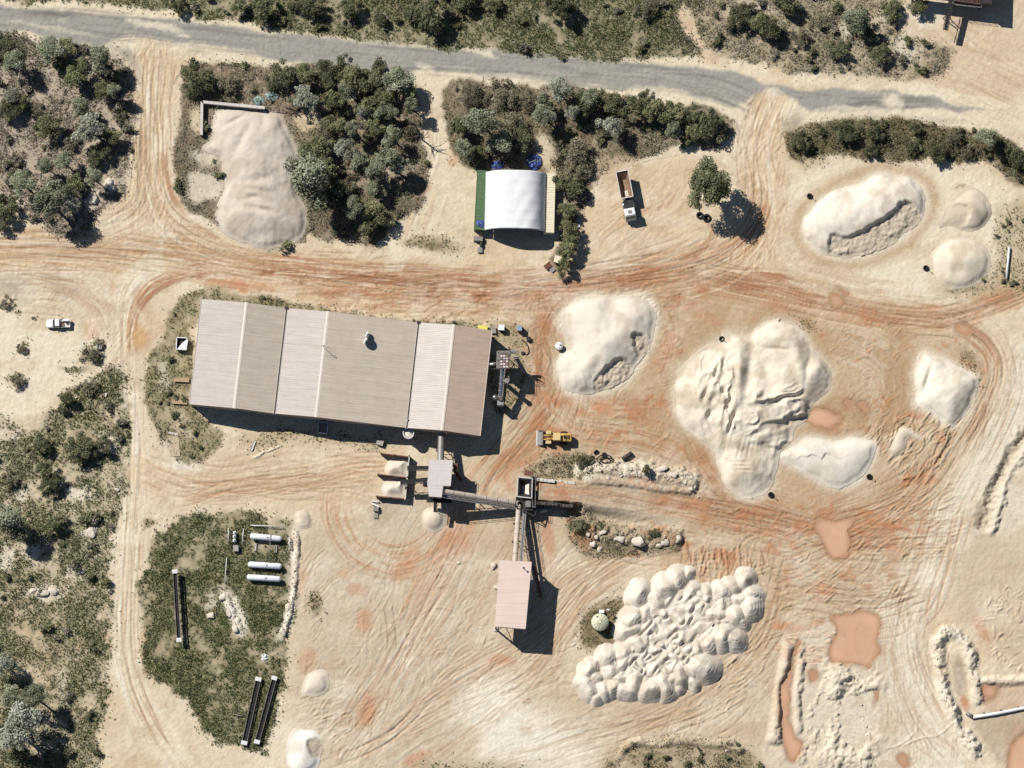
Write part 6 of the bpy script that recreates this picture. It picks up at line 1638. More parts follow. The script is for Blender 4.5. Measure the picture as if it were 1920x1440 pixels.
# round white water tank by the middle pile
p = WG(1048, 650); t = thing('water_tank', 'small round white tank left of the cream sand pile', 'tank', tuple(p))
MB().lathe([(0.86, -0.05), (0.88, 1.25), (0.84, 1.33), (0.3, 1.45), (0.0, 1.46)], (0, 0, 0), 24).build('shell', m_white, t)
MB().lathe([(0.2, 1.42), (0.2, 1.52), (0.0, 1.54)], (0.3, 0.2, 0), 12).build('hatch', m_gal, t)
mb = MB()
for k in range(8):
    a = k * math.pi / 4; mb.bar((0.25 * math.cos(a), 0.25 * math.sin(a), 1.47), (0.84 * math.cos(a), 0.84 * math.sin(a), 1.355), 0.04)
mb.build('lid_rib', m_whited, t)
# green ribbed tank
m_cr = mat('pale_green_tank', C(238, 236, 196), 0.5, 0, 0.05, 1.0)
m_crw = mat('tank_wall', C(150, 138, 104), 0.6, 0, 0.1, 1.0, dirt=0.3)
p = WV(1125, 1166, 2.9); t = thing('water_tank', 'pale green ribbed round tank beside the tipped sand heaps', 'tank', (p.x, p.y, 0))
MB().lathe([(1.86, -0.05), (1.88, 2.6)], (0, 0, 0), 36).build('shell', m_crw, t)
rfp = MB().lathe([(1.95, 2.55), (1.93, 2.66), (0.25, 3.02), (0.0, 3.05)], (0, 0, 0), 36).build('roof', m_cr, t)
mb = MB()
for k in range(14):
    a = 2 * math.pi * k / 14; mb.bar((0.3 * math.cos(a), 0.3 * math.sin(a), 3.03), (1.9 * math.cos(a), 1.9 * math.sin(a), 2.69), 0.07, 0.06)
mb.build('roof_rib', m_crw, rfp)
MB().lathe([(0.18, 2.75), (0.18, 2.95), (0, 2.97)], (-0.6, 1.2, 0), 12).build('inlet', m_black, t)
box_thing('control_box', 'small white control box at the top of the green tank', 'box', 1128, 1147, 1.1, 0.7, 0.8, m_whited, 0.0, m_white)
p = WG(1140, 1146); t = thing('pump_post', 'white pump post right of the control box by the green tank', 'post', tuple(p))
MB().tube([(0, 0, -0.1), (0, 0, 2.6)], 0.06, 8).build('post', m_steel, t); MB().box(-0.35, 0.3, -0.18, 0.2, 2.5, 2.8, bev=0.05).build('head', m_white, t)

# --- fabric shelter between two rows of containers
def container(label, pts_top, h, m, name='shipping_container', group=None):
    P_ = [WV(u, v, h) for u, v in pts_top]
    c_ = sum((Vector((p.x, p.y, 0)) for p in P_), Vector()) / 4
    ex = (P_[1] - P_[0]); rz = math.atan2(ex.y, ex.x)
    wd = (P_[1] - P_[0]).length; ln = (P_[3] - P_[0]).length
    r_ = thing(name, label, 'container', tuple(c_), rz, group)
    MB().box(-wd / 2, wd / 2, -ln / 2, ln / 2, 0.1, h - 0.06).build('shell', m, r_)
    mb_ = MB(); k = int(ln / 0.55)
    for i in range(k):
        y = -ln / 2 + ln * (i + 0.5) / k
        mb_.box(-wd / 2 + 0.12, wd / 2 - 0.12, y - 0.16, y + 0.16, h - 0.059, h - 0.02)
        for s_ in (-1, 1):
            mb_.box(s_ * wd / 2 - (0.0 if s_ > 0 else 0.03), s_ * wd / 2 + (0.03 if s_ > 0 else 0.0), y - 0.14, y + 0.14, 0.3, h - 0.25)
    mb_.build('corrugation', m, r_)
    mb_ = MB()
    for sx in (-1, 1):
        mb_.bar((sx * (wd / 2 - 0.05), -ln / 2, h - 0.05), (sx * (wd / 2 - 0.05), ln / 2, h - 0.05), 0.12)
        for sy in (-1, 1):
            mb_.bar((sx * (wd / 2 - 0.05), sy * (ln / 2 - 0.04), 0), (sx * (wd / 2 - 0.05), sy * (ln / 2 - 0.04), h), 0.14)
    for sy in (-1, 1):
        mb_.bar((-wd / 2, sy * (ln / 2 - 0.04), h - 0.05), (wd / 2, sy * (ln / 2 - 0.04), h - 0.05), 0.13)
    mb_.build('corner_frame', m, r_)
    MB().box(-wd / 2 + 0.15, -0.02, -ln / 2 - 0.05, -ln / 2 - 0.01, 0.25, h - 0.25).box(0.02, wd / 2 - 0.15, -ln / 2 - 0.05, -ln / 2 - 0.01, 0.25, h - 0.25).build('door', m, r_)
    return r_
container('long green shipping container under the left side of the white shelter', [(893, 319), (912, 320), (909, 431), (891, 430)], 2.6, m_greeng)
container('cream shipping container under the right side of the white shelter', [(1021.5, 324.5), (1041, 325), (1039, 436), (1020, 435.5)], 2.6, m_creamc)
# arched white roof
mf = mat('white_shelter_fabric', (0.78, 0.78, 0.78), 0.9, 0, 0.03, 0.6, spec=0.1, dirt=0.15, dirtcol=(0.62, 0.58, 0.52))
h0, h1 = 2.7, 6.3
LN = WV(910.5, 323, h0); RN = WV(1024, 325, h0); LS = WV(908, 431.5, h0); RS = WV(1021.5, 434, h0)
base = (LN + RN + LS + RS) / 4; base.z = 0
shel = thing('fabric_shelter', 'white arched fabric shelter spanning two shipping containers', 'shelter', tuple(base))
K, J = 41, 49
vs = []
for j in range(J):
    t_ = j / (J - 1)
    a_ = LN.lerp(LS, t_) - base; b_ = RN.lerp(RS, t_) - base
    for i in range(K):
        s_ = i / (K - 1)
        p = a_.lerp(b_, s_)
        arch = 1 - abs(2 * s_ - 1) ** 3.4
        sag = 0.0
        bay = t_ * 6 % 1.0
        if s_ > 0.5:
            sag = -0.12 * math.sin(math.pi * bay) * min(1, (s_ - 0.5) * 5) * (0.5 + 0.5 * math.sin(20 * s_ + 3 * math.floor(t_ * 6)))
        else:
            sag = -0.03 * math.sin(math.pi * bay)
        wr = 0.03 * math.sin(9 * s_ * 3 + 14 * t_) * (1 if s_ > 0.5 else 0.25)
        vs.append((p.x, p.y, h0 + (h1 - h0) * arch + sag * arch + wr))
fs = [(j * K + i, (j + 1) * K + i, (j + 1) * K + i + 1, j * K + i + 1) for j in range(J - 1) for i in range(K - 1)]
cov = MB().add(vs, fs, True).build('fabric_cover', mf, shel)
sm = cov.modifiers.new('thickness', 'SOLIDIFY'); sm.thickness = 0.03
for q in range(7):
    t_ = q / 6; mb = MB(); a_ = LN.lerp(LS, t_) - base; b_ = RN.lerp(RS, t_) - base; pts = []
    for i in range(21):
        s_ = i / 20; p = a_.lerp(b_, s_); pts.append((p.x, p.y, h0 + (h1 - h0) * (1 - abs(2 * s_ - 1) ** 3.4) - 0.13))
    mb.tube(pts, 0.07, 6); mb.build('arch_rib', m_steel, shel)
mb = MB()
for s_ in (0.62, 0.78, 0.9):
    pts = []
    for q in range(9):
        t_ = q / 8; p = (LN.lerp(LS, t_) - base).lerp(RN.lerp(RS, t_) - base, s_); pts.append((p.x, p.y, h0 + (h1 - h0) * (1 - abs(2 * s_ - 1) ** 3.4) - 0.13))
    mb.tube(pts, 0.06, 6)
mb.build('purlin', m_steel, shel)
mb = MB(); a_ = LN - base; b_ = RN - base; pts = [(a_.lerp(b_, i / 20).x, a_.lerp(b_, i / 20).y + 0.1, h0 + (h1 - h0) * (1 - abs(i / 10 - 1) ** 3.4) - 0.13) for i in range(21)]
vs = pts + [(p[0], p[1], 0.0) for p in pts]; mb.add(vs, [(i, i + 1, 22 + i, 21 + i) for i in range(20)]); mb.build('end_curtain', mat('grey_curtain', C(120, 112, 108), 0.7), shel)

def crumpled(name, label, u0, v0, u1, v1, h, m, seed, cat='tarp', tie=None):
    """a heap of folded sheeting"""
    rr = random.Random(seed)
    a_ = WV(u0, v0); b_ = WV(u1, v1); c_ = (a_ + b_) / 2; c_.z = gz((u0 + u1) / 2, (v0 + v1) / 2)
    hx, hy = abs(b_.x - a_.x) / 2, abs(b_.y - a_.y) / 2
    n_ = 26; X = np.linspace(-1, 1, n_); gx, gy = np.meshgrid(X, X)
    rad = np.sqrt(gx ** 2 + gy ** 2)
    f1 = np.abs(fbm(gx * 2.2 + seed, gy * 2.2, 4, seed)); f2 = fbm(gx * 1.1, gy * 1.1 + seed, 3, seed + 3)
    z = h * np.clip(1.05 - rad ** 2 + 0.35 * f2, -0.1, 1) * (0.35 + 0.75 * f1)
    r_ = thing(name, label, cat, tuple(c_))
    mb_ = MB(); vs_ = [(gx.flat[i] * hx, gy.flat[i] * hy, z.flat[i] + 0.02) for i in range(n_ * n_)]
    fs_ = []
    for i in range(n_ - 1):
        for j in range(n_ - 1):
            if rad[i, j] + 0.22 * f2[i, j] < 1.02:
                fs_.append((i * n_ + j, i * n_ + j + 1, (i + 1) * n_ + j + 1, (i + 1) * n_ + j))
    mb_.add(vs_, fs_); mb_.build('sheet', m, r_)
    mb_ = MB(); mb_.bar((-hx * 0.6, -hy * 0.2, h * 0.55), (hx * 0.5, hy * 0.3, h * 0.5), 0.08); mb_.build('strap', tie or m_white, r_)
    return r_
crumpled('folded_tarp', 'crumpled blue tarp behind the shelter, right one', 985, 287, 1017, 320, 1.2, m_tarpb, 3)
crumpled('folded_tarp', 'small crumpled blue tarp behind the shelter, left one', 921, 301, 946, 318, 0.9, m_tarpb, 5)
crumpled('folded_tarp', 'small blue tarp tied on the end of the green container', 893, 416, 909, 431, 0.5, m_tarpb, 8).location.z = 2.6
crumpled('folded_tarp', 'crumpled teal and white sheeting behind the L-shaped wall, left heap', 474, 180, 496, 198, 0.8, m_tarpt, 6)
crumpled('folded_tarp', 'crumpled teal and white sheeting behind the L-shaped wall, right heap', 496, 171, 523, 191, 0.9, m_tarpt, 9)
crumpled('white_sack', 'white sack lying in the grass below the gas tanks', 489, 1224, 503, 1240, 0.5, m_white, 12, 'sack', m_gal)
wall('concrete_wall', 'L-shaped white concrete wall around the beige stockpile', [(497, 204), (379, 193), (378, 255)], 1.5, 0.62, m_conc, posts=False)
p = WG(552, 207); t = thing('scrap_pile', 'dark scrap metal beside the end of the L-shaped wall', 'scrap', tuple(p))
for k in range(7):
    a = R.uniform(0, 3.1); q = Vector((R.uniform(-1.4, 1.4), R.uniform(-0.6, 0.6), 0.1 + 0.1 * k)); d_ = Vector((math.cos(a), math.sin(a), R.uniform(-0.1, 0.2))) * R.uniform(0.6, 1.6)
    MB().bar(q - d_, q + d_, R.uniform(0.1, 0.3), 0.12).build('scrap_bar', m_dark if k % 2 else m_rust, t)
gantry('fallen_pole', 'thin dark pole lying beyond the end of the L-shaped wall', (505, 207, 0.35), (565, 213, 0.35), 0.12, m_dark, False, (), cat='pole') if False else None
p = WG(500, 206.5); t = thing('fence_rail', 'thin dark rail running on from the end of the L-shaped wall', 'rail', tuple(p))
e_ = WV(565, 212.5) - WV(500, 206.5)
MB().bar((0, 0, 0.7), (e_.x, e_.y, 0.7), 0.12).build('rail', m_dark, t)
for q in (0.02, 0.35, 0.68, 0.98):
    MB().bar((e_.x * q, e_.y * q, -0.1), (e_.x * q, e_.y * q, 0.66), 0.1).build('post', m_dark, t)

# ------------------------------------------------------------------ vehicles
def wheel_part(parent, x, y, r_, w_, axis='x', name='wheel', tread=True, hub=None):
    mb = MB()
    mb.lathe([(r_ * 0.55, -w_ / 2), (r_ * 0.92, -w_ / 2), (r_, -w_ * 0.36), (r_, w_ * 0.36), (r_ * 0.92, w_ / 2), (r_ * 0.55, w_ / 2)], (x, y, r_ - 0.02), 20, axis)
    o = mb.build(name, m_black, parent)
    MB().lathe([(r_ * 0.54, -w_ * 0.42), (r_ * 0.54, w_ * 0.42)], (x, y, r_ - 0.02), 14, axis).build('rim', hub or m_gal, o)
    return o
# utility vehicle: local +x forward
p = WV(109, 607.5); ute = thing('utility_vehicle', 'white pickup truck with loaded tray parked on the pale sand', 'pickup truck', (p.x, p.y, gz(109, 607)), math.radians(181.5))
for x in (1.75, -1.55):
    for y in (0.78, -0.78):
        wheel_part(ute, x, y, 0.37, 0.26, 'y')
def loft(mb, secs, smooth=False):
    n = len(secs[0]); vs = [v for s_ in secs for v in s_]; fs = []
    for i in range(len(secs) - 1):
        for k in range(n):
            j = (k + 1) % n; fs.append((i * n + k, i * n + j, (i + 1) * n + j, (i + 1) * n + k))
    fs.append(tuple(range(n - 1, -1, -1))); fs.append(tuple((len(secs) - 1) * n + k for k in range(n)))
    return mb.add(vs, fs, smooth)
def sec(x, hw, z0, z1, r_=0.12):
    return [(x, -hw, z0), (x, hw, z0), (x, hw, z1 - r_), (x, hw - r_, z1), (x, -hw + r_, z1), (x, -hw, z1 - r_)]
mb = MB(); loft(mb, [sec(2.62, 0.55, 0.45, 0.8), sec(2.5, 0.82, 0.38, 0.95), sec(2.0, 0.92, 0.36, 1.08), sec(1.0, 0.93, 0.36, 1.14), sec(-0.35, 0.93, 0.36, 1.15)]); mb.build('bonnet_and_doors', m_white, ute)
mb = MB(); loft(mb, [sec(0.62, 0.76, 1.151, 1.72, 0.1), sec(0.45, 0.78, 1.151, 1.8, 0.1), sec(-0.3, 0.78, 1.151, 1.8, 0.1), sec(-0.38, 0.76, 1.151, 1.72, 0.1)]); cab_ = mb.build('cab', m_white, ute)
MB().add([(1.15, -0.78, 1.16), (1.15, 0.78, 1.16), (0.63, 0.70, 1.72), (0.63, -0.70, 1.72)], [(0, 1, 2, 3)]).build('windscreen', m_glass, cab_)
for s_ in (1, -1):
    MB().add([(0.95, s_ * 0.85, 1.17), (-0.3, s_ * 0.85, 1.17), (-0.3, s_ * 0.79, 1.62), (0.6, s_ * 0.79, 1.62)], [(0, 1, 2, 3) if s_ < 0 else (3, 2, 1, 0)]).build('side_window', m_glass, cab_)
    MB().box(0.75, 0.95, s_ * 1.05 - 0.1, s_ * 1.05 + 0.1, 1.15, 1.38, bev=0.03).build('mirror', m_black, ute)
    MB().box(2.5, 2.58, s_ * 0.62 - 0.16, s_ * 0.62 + 0.16, 0.68, 0.86).build('headlight', m_glass, ute)
tray = MB().box(-2.75, -0.45, -0.95, 0.95, 0.75, 0.85).box(-2.75, -0.45, 0.9, 0.95, 0.851, 1.15).box(-2.75, -0.45, -0.95, -0.9, 0.851, 1.15).box(-2.75, -2.7, -0.89, 0.89, 0.851, 1.15).build('tray', m_whited, ute)
MB().box(-2.7, -1.1, -0.9, -0.38, 0.86, 1.45, bev=0.03).build('tool_box', m_white, ute)
for i in range(9):
    x, y = R.uniform(-2.3, -0.7), R.uniform(-0.25, 0.75); s_ = R.uniform(0.1, 0.22)
    MB().box(x - s_, x + s_, y - s_ * 0.8, y + s_ * 0.8, 0.86, 0.95 + R.uniform(0.05, 0.35), bev=0.02).build('cargo', R.choice((m_rust, m_dark, m_timber)), ute)
MB().bar((-0.5, -0.85, 1.2), (-0.5, 0.85, 1.2), 0.07).bar((-0.5, -0.85, 1.85), (-0.5, 0.85, 1.85), 0.07).bar((-0.5, 0.85, 0.85), (-0.5, 0.85, 1.85), 0.07).bar((-0.5, -0.85, 0.85), (-0.5, -0.85, 1.85), 0.07).build('headboard', m_dark, ute)

# tipper truck: local +y forward
hd = math.atan2(-1, 0.19)
p = WV(1175, 373); tr = thing('tipper_truck', 'tipper truck with empty brown tray and white cab on orange sand', 'truck', (p.x, p.y, gz(1175, 373)), hd - math.pi / 2)
tr.scale = (1.06, 1.16, 1.2)
for y in (3.6, -1.6, -3.0):
    for x in (1.0, -1.0):
        wheel_part(tr, x, y, 0.52, 0.5 if y < 0 else 0.34, 'x')
MB().box(-0.5, 0.5, -5.0, 4.2, 0.62, 0.92).build('chassis', m_dark, tr)
m_trayin = mat('worn_tray_steel', C(158, 118, 86), 0.75, 0.0, 0.25, 1.2, dirt=0.5, dirtcol=C(226, 206, 170))
zt, zb = 2.75, 1.15
o4 = [(-1.3, -5.1), (1.3, -5.1), (1.3, 0.2), (-1.3, 0.2)]; i4 = [(-1.2, -5.0), (1.2, -5.0), (1.2, 0.08), (-1.2, 0.08)]; b4 = [(-0.62, -3.6), (0.62, -3.6), (0.62, -0.1), (-0.62, -0.1)]
vs = [(x, y, zt) for x, y in o4] + [(x, y, zt) for x, y in i4] + [(x, y, zb + 0.08) for x, y in b4] + [(x * 0.62, y * (0.9 if y < 0 else 1), zb) for x, y in o4]
fs = []
for i in range(4):
    j = (i + 1) % 4; fs += [(i, j, 4 + j, 4 + i), (4 + i, 4 + j, 8 + j, 8 + i), (12 + i, 12 + j, j, i)]
fs += [(8, 9, 10, 11), (15, 14, 13, 12)]
ty = MB().add(vs, fs).build('tray', m_trayin, tr)
mb = MB()
for i in range(4):
    a_, b_ = Vector((*o4[i], zt + 0.02)), Vector((*o4[(i + 1) % 4], zt + 0.02)); mb.bar(a_, b_, 0.14, 0.12)
mb.build('tray_rim', m_whited, ty)
mb = MB()
for y in (-4.4, -3.3, -2.2, -1.1, -0.2):
    for s_ in (-1, 1):
        mb.bar((s_ * 0.85, y, zb), (s_ * 1.33, y, zt - 0.05), 0.12)
mb.build('side_rib', m_rust, ty)
MB().box(-0.5, 0.5, -1.4, -0.2, zb + 0.082, zb + 0.2, bev=0.04).build('leftover_sand', m_sandfill, ty)
MB().box(-0.95, 0.95, 0.5, 2.2, 0.93, 2.3, bev=0.1).build('engine_deck', m_dark, tr)
MB().tube([(0.8, 0.6, 1.0), (0.8, 0.6, 3.0)], 0.09, 8).build('exhaust', m_steel, tr)
for s_ in (-1, 1):
    MB().lathe([(0.32, -0.7), (0.32, 0.7)], (s_ * 0.98, 1.3, 0.8), 14, 'y').build('fuel_tank', m_shiny, tr)
def ysec(y, hw, z0, z1, r_=0.15):
    return [(-hw, y, z0), (-hw, y, z1 - r_), (-hw + r_, y, z1), (hw - r_, y, z1), (hw, y, z1 - r_), (hw, y, z0)]
cb = loft(MB(), [ysec(2.35, 1.12, 0.6, 2.7), ysec(2.5, 1.15, 0.6, 2.85), ysec(3.7, 1.15, 0.6, 2.85), ysec(3.95, 1.14, 0.6, 2.6), ysec(4.35, 1.12, 0.6, 1.55), ysec(4.45, 1.08, 0.62, 1.4)]).build('cab', m_white, tr)
MB().add([(-1.0, 4.0, 2.55), (1.0, 4.0, 2.55), (1.02, 4.37, 1.62), (-1.02, 4.37, 1.62)], [(3, 2, 1, 0)]).build('windscreen', m_glass, cb)
MB().box(-0.4, 0.4, 2.8, 3.4, 2.851, 2.93, bev=0.02).build('roof_vent', m_gal, cb)
for s_ in (-1, 1):
    MB().add([(s_ * 1.153, 2.7, 1.7), (s_ * 1.153, 3.75, 1.7), (s_ * 1.153, 3.6, 2.45), (s_ * 1.153, 2.7, 2.45)], [(0, 1, 2, 3)]).build('side_window', m_glass, cb)
    MB().bar((s_ * 1.15, 3.9, 2.2), (s_ * 1.5, 4.0, 2.2), 0.05).box(s_ * 1.5 - 0.05, s_ * 1.5 + 0.05, 3.9, 4.1, 1.7, 2.3).build('mirror', m_black, cb)
    MB().box(s_ * 0.8 - 0.2, s_ * 0.8 + 0.2, 4.44, 4.5, 0.85, 1.05).build('headlight', m_whited, cb)
MB().box(-1.15, 1.15, 4.4, 4.62, 0.45, 0.8, bev=0.05).build('bumper', m_steel, tr)

# wheel loader: local +x forward (heads west)
p = WV(1043, 822); ld = thing('wheel_loader', 'yellow wheel loader with wide bucket near the shed corner', 'loader', (p.x, p.y, gz(1043, 822)), math.radians(179))
for x in (1.75, -1.75):
    for y in (1.12, -1.12):
        wheel_part(ld, x, y, 0.8, 0.66, 'y', hub=m_yellow)
loft(MB(), [sec(-3.5, 0.78, 1.0, 2.0, 0.15), sec(-3.3, 0.9, 0.9, 2.25, 0.15), sec(-1.5, 0.92, 0.8, 2.35, 0.15), sec(-0.9, 0.8, 0.8, 2.2, 0.15)]).build('engine_hood', m_yellow, ld)
mb = MB()
for k in range(5):
    mb.box(-3.0 + k * 0.28, -2.86 + k * 0.28, -0.5, 0.5, 2.3, 2.42)
mb.box(-1.95, -1.6, -0.3, 0.1, 2.3, 2.9, bev=0.05); mb.build('engine_grille', m_dark, ld)
MB().tube([(-2.0, 0.5, 2.2), (-2.0, 0.5, 3.1)], 0.08, 8).build('exhaust', m_steel, ld)
cbl = MB().box(-0.85, 0.65, -0.8, 0.8, 1.0, 1.9, bev=0.08).build('cab_base', m_yellow, ld)
MB().box(-0.75, 0.6, -0.72, 0.72, 1.9, 2.98, bev=0.1).build('cab_glass', m_glass, cbl)
MB().box(-0.95, 0.75, -0.85, 0.85, 2.98, 3.14, bev=0.06).build('cab_roof', m_cream, cbl)
MB().box(0.7, 2.4, -0.55, 0.55, 0.7, 1.35, bev=0.08).build('front_frame', m_yellow, ld)
for s_ in (-1, 1):
    MB().box(1.15, 2.35, s_ * 1.12 - 0.36, s_ * 1.12 + 0.36, 1.66, 1.74, bev=0.03).build('fender', m_cream, ld)
    MB().tube([(1.0, s_ * 0.42, 1.75), (2.3, s_ * 0.45, 1.55), (3.1, s_ * 0.5, 0.75)], [0.17, 0.16, 0.13], 8).build('lift_arm', m_yellow, ld)
    MB().tube([(0.9, s_ * 0.28, 1.2), (2.3, s_ * 0.3, 1.2)], 0.08, 8).build('lift_cylinder', m_shiny, ld)
MB().tube([(1.2, 0, 1.7), (2.2, 0, 1.9), (2.9, 0, 1.2)], 0.12, 8).build('tilt_link', m_rust, ld)
prof_b = [(3.0, 1.25), (2.9, 0.8), (3.0, 0.35), (3.3, 0.12), (4.25, 0.05), (4.25, 0.12), (3.4, 0.22), (3.12, 0.45), (3.05, 0.8), (3.15, 1.25)]
vs = []
for y in (-1.7, 1.7):
    vs += [(x, y, z) for x, z in prof_b]
n = len(prof_b); mb = MB().add(vs, [(i, (i + 1) % n, n + (i + 1) % n, n + i) for i in range(n)] + [tuple(range(n - 1, -1, -1)), tuple(range(n, 2 * n))])
for y in (-1.7, 1.64):
    mb.prism([(3.06, y), (4.1, y), (4.1, y + 0.06), (3.06, y + 0.06)], 0.15, [1.2, 0.4, 0.4, 1.2])
bk = mb.build('bucket', m_gal, ld)
MB().box(4.26, 4.5, -1.72, 1.72, 0.02, 0.09).build('cutting_edge', m_whited, bk)
for k in range(6):
    MB().box(3.2, 3.34, -1.45 + k * 0.55, -1.25 + k * 0.55, 0.5, 1.1).build('wear_bar', m_steel, bk)

# ------------------------------------------------------------------ gas compound
def gas_tank(label, u0, v0, u1, v1, r_, zc_):
    a_ = WV(u0, v0, zc_); b_ = WV(u1, v1, zc_); c_ = (a_ + b_) / 2; d_ = b_ - a_
    L0 = d_.length
    t_ = thing('gas_tank', label, 'tank', (c_.x, c_.y, 0), math.atan2(d_.y, d_.x), 'white gas tanks in the grass compound')
    pr = [(0.02, -L0 / 2), (r_ * 0.5, -L0 / 2 + 0.08), (r_ * 0.85, -L0 / 2 + 0.28), (r_, -L0 / 2 + 0.6), (r_, L0 / 2 - 0.6), (r_ * 0.85, L0 / 2 - 0.28), (r_ * 0.5, L0 / 2 - 0.08), (0.02, L0 / 2)]
    sh = MB().lathe(pr, (0, 0, zc_), 22, 'x').build('shell', mat('tank_white', (0.8, 0.81, 0.86), 0.35, 0, 0.03), t_)
    MB().lathe([(r_ + 0.01, -0.05), (r_ + 0.01, 0.05)], (0.1, 0, zc_), 22, 'x').build('weld_band', m_whited, sh)
    for x in (-L0 * 0.32, L0 * 0.32):
        MB().box(x - 0.2, x + 0.2, -r_ * 0.75, r_ * 0.75, -0.1, zc_ - r_ * 0.55, bev=0.04).build('saddle', m_conc, t_)
    MB().box(0.3, 0.6, -0.12, 0.12, zc_ + r_ - 0.02, zc_ + r_ + 0.12).tube([(0.45, 0, zc_ + r_), (0.45, 0, zc_ + r_ + 0.25)], 0.06, 8).build('valve', m_gal, t_)
    mb_ = MB()
    mb_.bar((0.55, -r_ - 0.1, 0), (0.2, -r_ * 0.6, zc_ + r_), 0.05).bar((0.95, -r_ - 0.1, 0), (0.6, -r_ * 0.6, zc_ + r_), 0.05); mb_.build('ladder', m_gal, t_)
gas_tank('white horizontal gas tank, top of three in the compound', 468.5, 1005, 528.5, 1010.5, 0.68, 1.2)
gas_tank('white horizontal gas tank, middle of three in the compound', 464.5, 1058, 528.5, 1062, 0.68, 1.2)
gas_tank('white horizontal gas tank, bottom of three in the compound', 462.5, 1082, 527, 1086, 0.68, 1.2)
for k, (u, v) in enumerate(((440, 998.5), (439.5, 1005.5), (439.5, 1013))):
    p = WV(u, v, 1.5); t = thing('gas_cylinder', ('upright white gas cylinder, top of three left of the tanks', 'upright white gas cylinder, middle of three left of the tanks', 'upright white gas cylinder, bottom of three left of the tanks')[k], 'gas cylinder', (p.x, p.y, gz(440, 1005)), 0, 'upright gas cylinders')
    MB().lathe([(0.36, -0.05), (0.4, 0.1), (0.4, 1.25), (0.3, 1.45), (0.1, 1.52)], (0, 0, 0), 18).build('shell', m_white, t)
    MB().lathe([(0.14, 1.5), (0.14, 1.65), (0.0, 1.66)], (0, 0, 0), 10).build('valve_guard', m_gal, t)
box_thing('vaporiser_box', 'pale grey box below the three upright gas cylinders', 'box', 442.5, 1029, 1.1, 1.3, 0.9, m_blueg, 0.05, m_slat)
def barrier(label, u0, v0, u1, v1, h=0.95, m=m_white):
    a_ = WV(u0, v0, h); b_ = WV(u1, v1, h); d_ = b_ - a_
    t_ = thing('pipe_barrier', label, 'barrier', (a_.x, a_.y, gz(u0, v0)), 0, 'pipe barriers of the gas compound')
    MB().tube([(0, 0, h), (d_.x, d_.y, h)], 0.08, 8).build('rail', m, t_)
    MB().tube([(0, 0, h * 0.5), (d_.x, d_.y, h * 0.5)], 0.06, 8).build('lower_rail', m, t_)
    k = max(2, int(d_.length / 2.0))
    for i in range(k + 1):
        MB().tube([(d_.x * i / k, d_.y * i / k, -0.1), (d_.x * i / k, d_.y * i / k, h)], 0.08, 8).build('post', m, t_)
barrier('white pipe barrier left of the upright gas cylinders', 428.5, 991, 427.5, 1016)
barrier('white pipe barrier right of the upright gas cylinders', 456.5, 992, 454, 1018)
barrier('long white pipe barrier above the gas tanks', 470, 984.5, 530, 987.5)
barrier('white pipe barrier below the upright gas cylinders', 425, 1046, 421.5, 1092)
barrier('short white pipe barrier right of the gas tanks', 542.5, 1007, 542.5, 1028, 0.9)
for k, (u, v, lab) in enumerate(((478.7, 1026, 'left concrete plinth between the top two gas tanks'), (517, 1029.5, 'right concrete plinth between the top two gas tanks'))):
    flat_slab(lab, u, v, 0.5, 1.7, 0.4, -0.05, name='concrete_plinth')
p = WV(507.5, 1001, 2.0); e_ = WV(504, 1054, 2.0); t = thing('gas_pipe', 'thin grey pipe linking the top and middle gas tanks', 'pipe', (p.x, p.y, 0)); d_ = e_ - p
MB().tube([(0, 0, 2.0), (d_.x, d_.y, 2.0)], 0.07, 8).build('pipe_run', m_gal, t)
for q in (0.02, 0.4, 0.7, 0.98):
    MB().tube([(d_.x * q, d_.y * q, 0.0), (d_.x * q, d_.y * q, 2.0)], 0.05, 6).build('support', m_gal, t)
# idle conveyor frames lying in the grass
def trough(label, a, b, w_, z, legs=True):
    pa, pb = WV(*a, z), WV(*b, z); c_ = (pa + pb) / 2; d_ = pb - pa; L0 = d_.length
    t_ = thing('idle_conveyor', label, 'conveyor', (c_.x, c_.y, 0), math.atan2(d_.y, d_.x), 'idle conveyor frames in the grass')
    MB().box(-L0 / 2, L0 / 2, -w_ / 2 + 0.1, w_ / 2 - 0.1, z - 0.5, z - 0.42).build('belt', m_black, t_)
    for s_ in (-1, 1):
        MB().bar((-L0 / 2, s_ * w_ / 2, z - 0.2), (L0 / 2, s_ * w_ / 2, z - 0.2), 0.09, 0.42).build('side_rail', m_gal, t_)
    k = int(L0 / 1.4)
    for i in range(k):
        x = -L0 / 2 + L0 * (i + 0.5) / k
        MB().bar((x, -w_ / 2, z - 0.36), (x, w_ / 2, z - 0.36), 0.16, 0.1).build('roller', m_dark, t_)
    for x in (-L0 / 2 + 0.4, L0 / 2 - 0.4):
        MB().box(x - 0.45, x + 0.45, -w_ / 2 - 0.12, w_ / 2 + 0.12, z - 0.05, z + 0.05).build('end_guard', m_whited, t_)
    for x in (-L0 * 0.38, 0, L0 * 0.38):
        MB().bar((x, -w_ / 2, z - 0.4), (x, -w_ / 2 - 0.2, -0.1), 0.12).bar((x, w_ / 2, z - 0.4), (x, w_ / 2 + 0.2, -0.1), 0.12).build('leg', m_dark, t_)
trough('raised idle conveyor standing alone in the grass', (327.5, 1068), (335.5, 1203), 0.95, 2.3)
trough('idle conveyor frame in the grass, left of the parallel pair', (485, 1270), (457, 1396), 1.15, 0.95)
trough('idle conveyor frame in the grass, right of the parallel pair', (515, 1268), (481, 1394), 1.05, 0.95)
p = WG(440, 1340); t = thing('trestle_stand', 'small dark steel frame left of the paired conveyors', 'frame', tuple(p), -0.2)
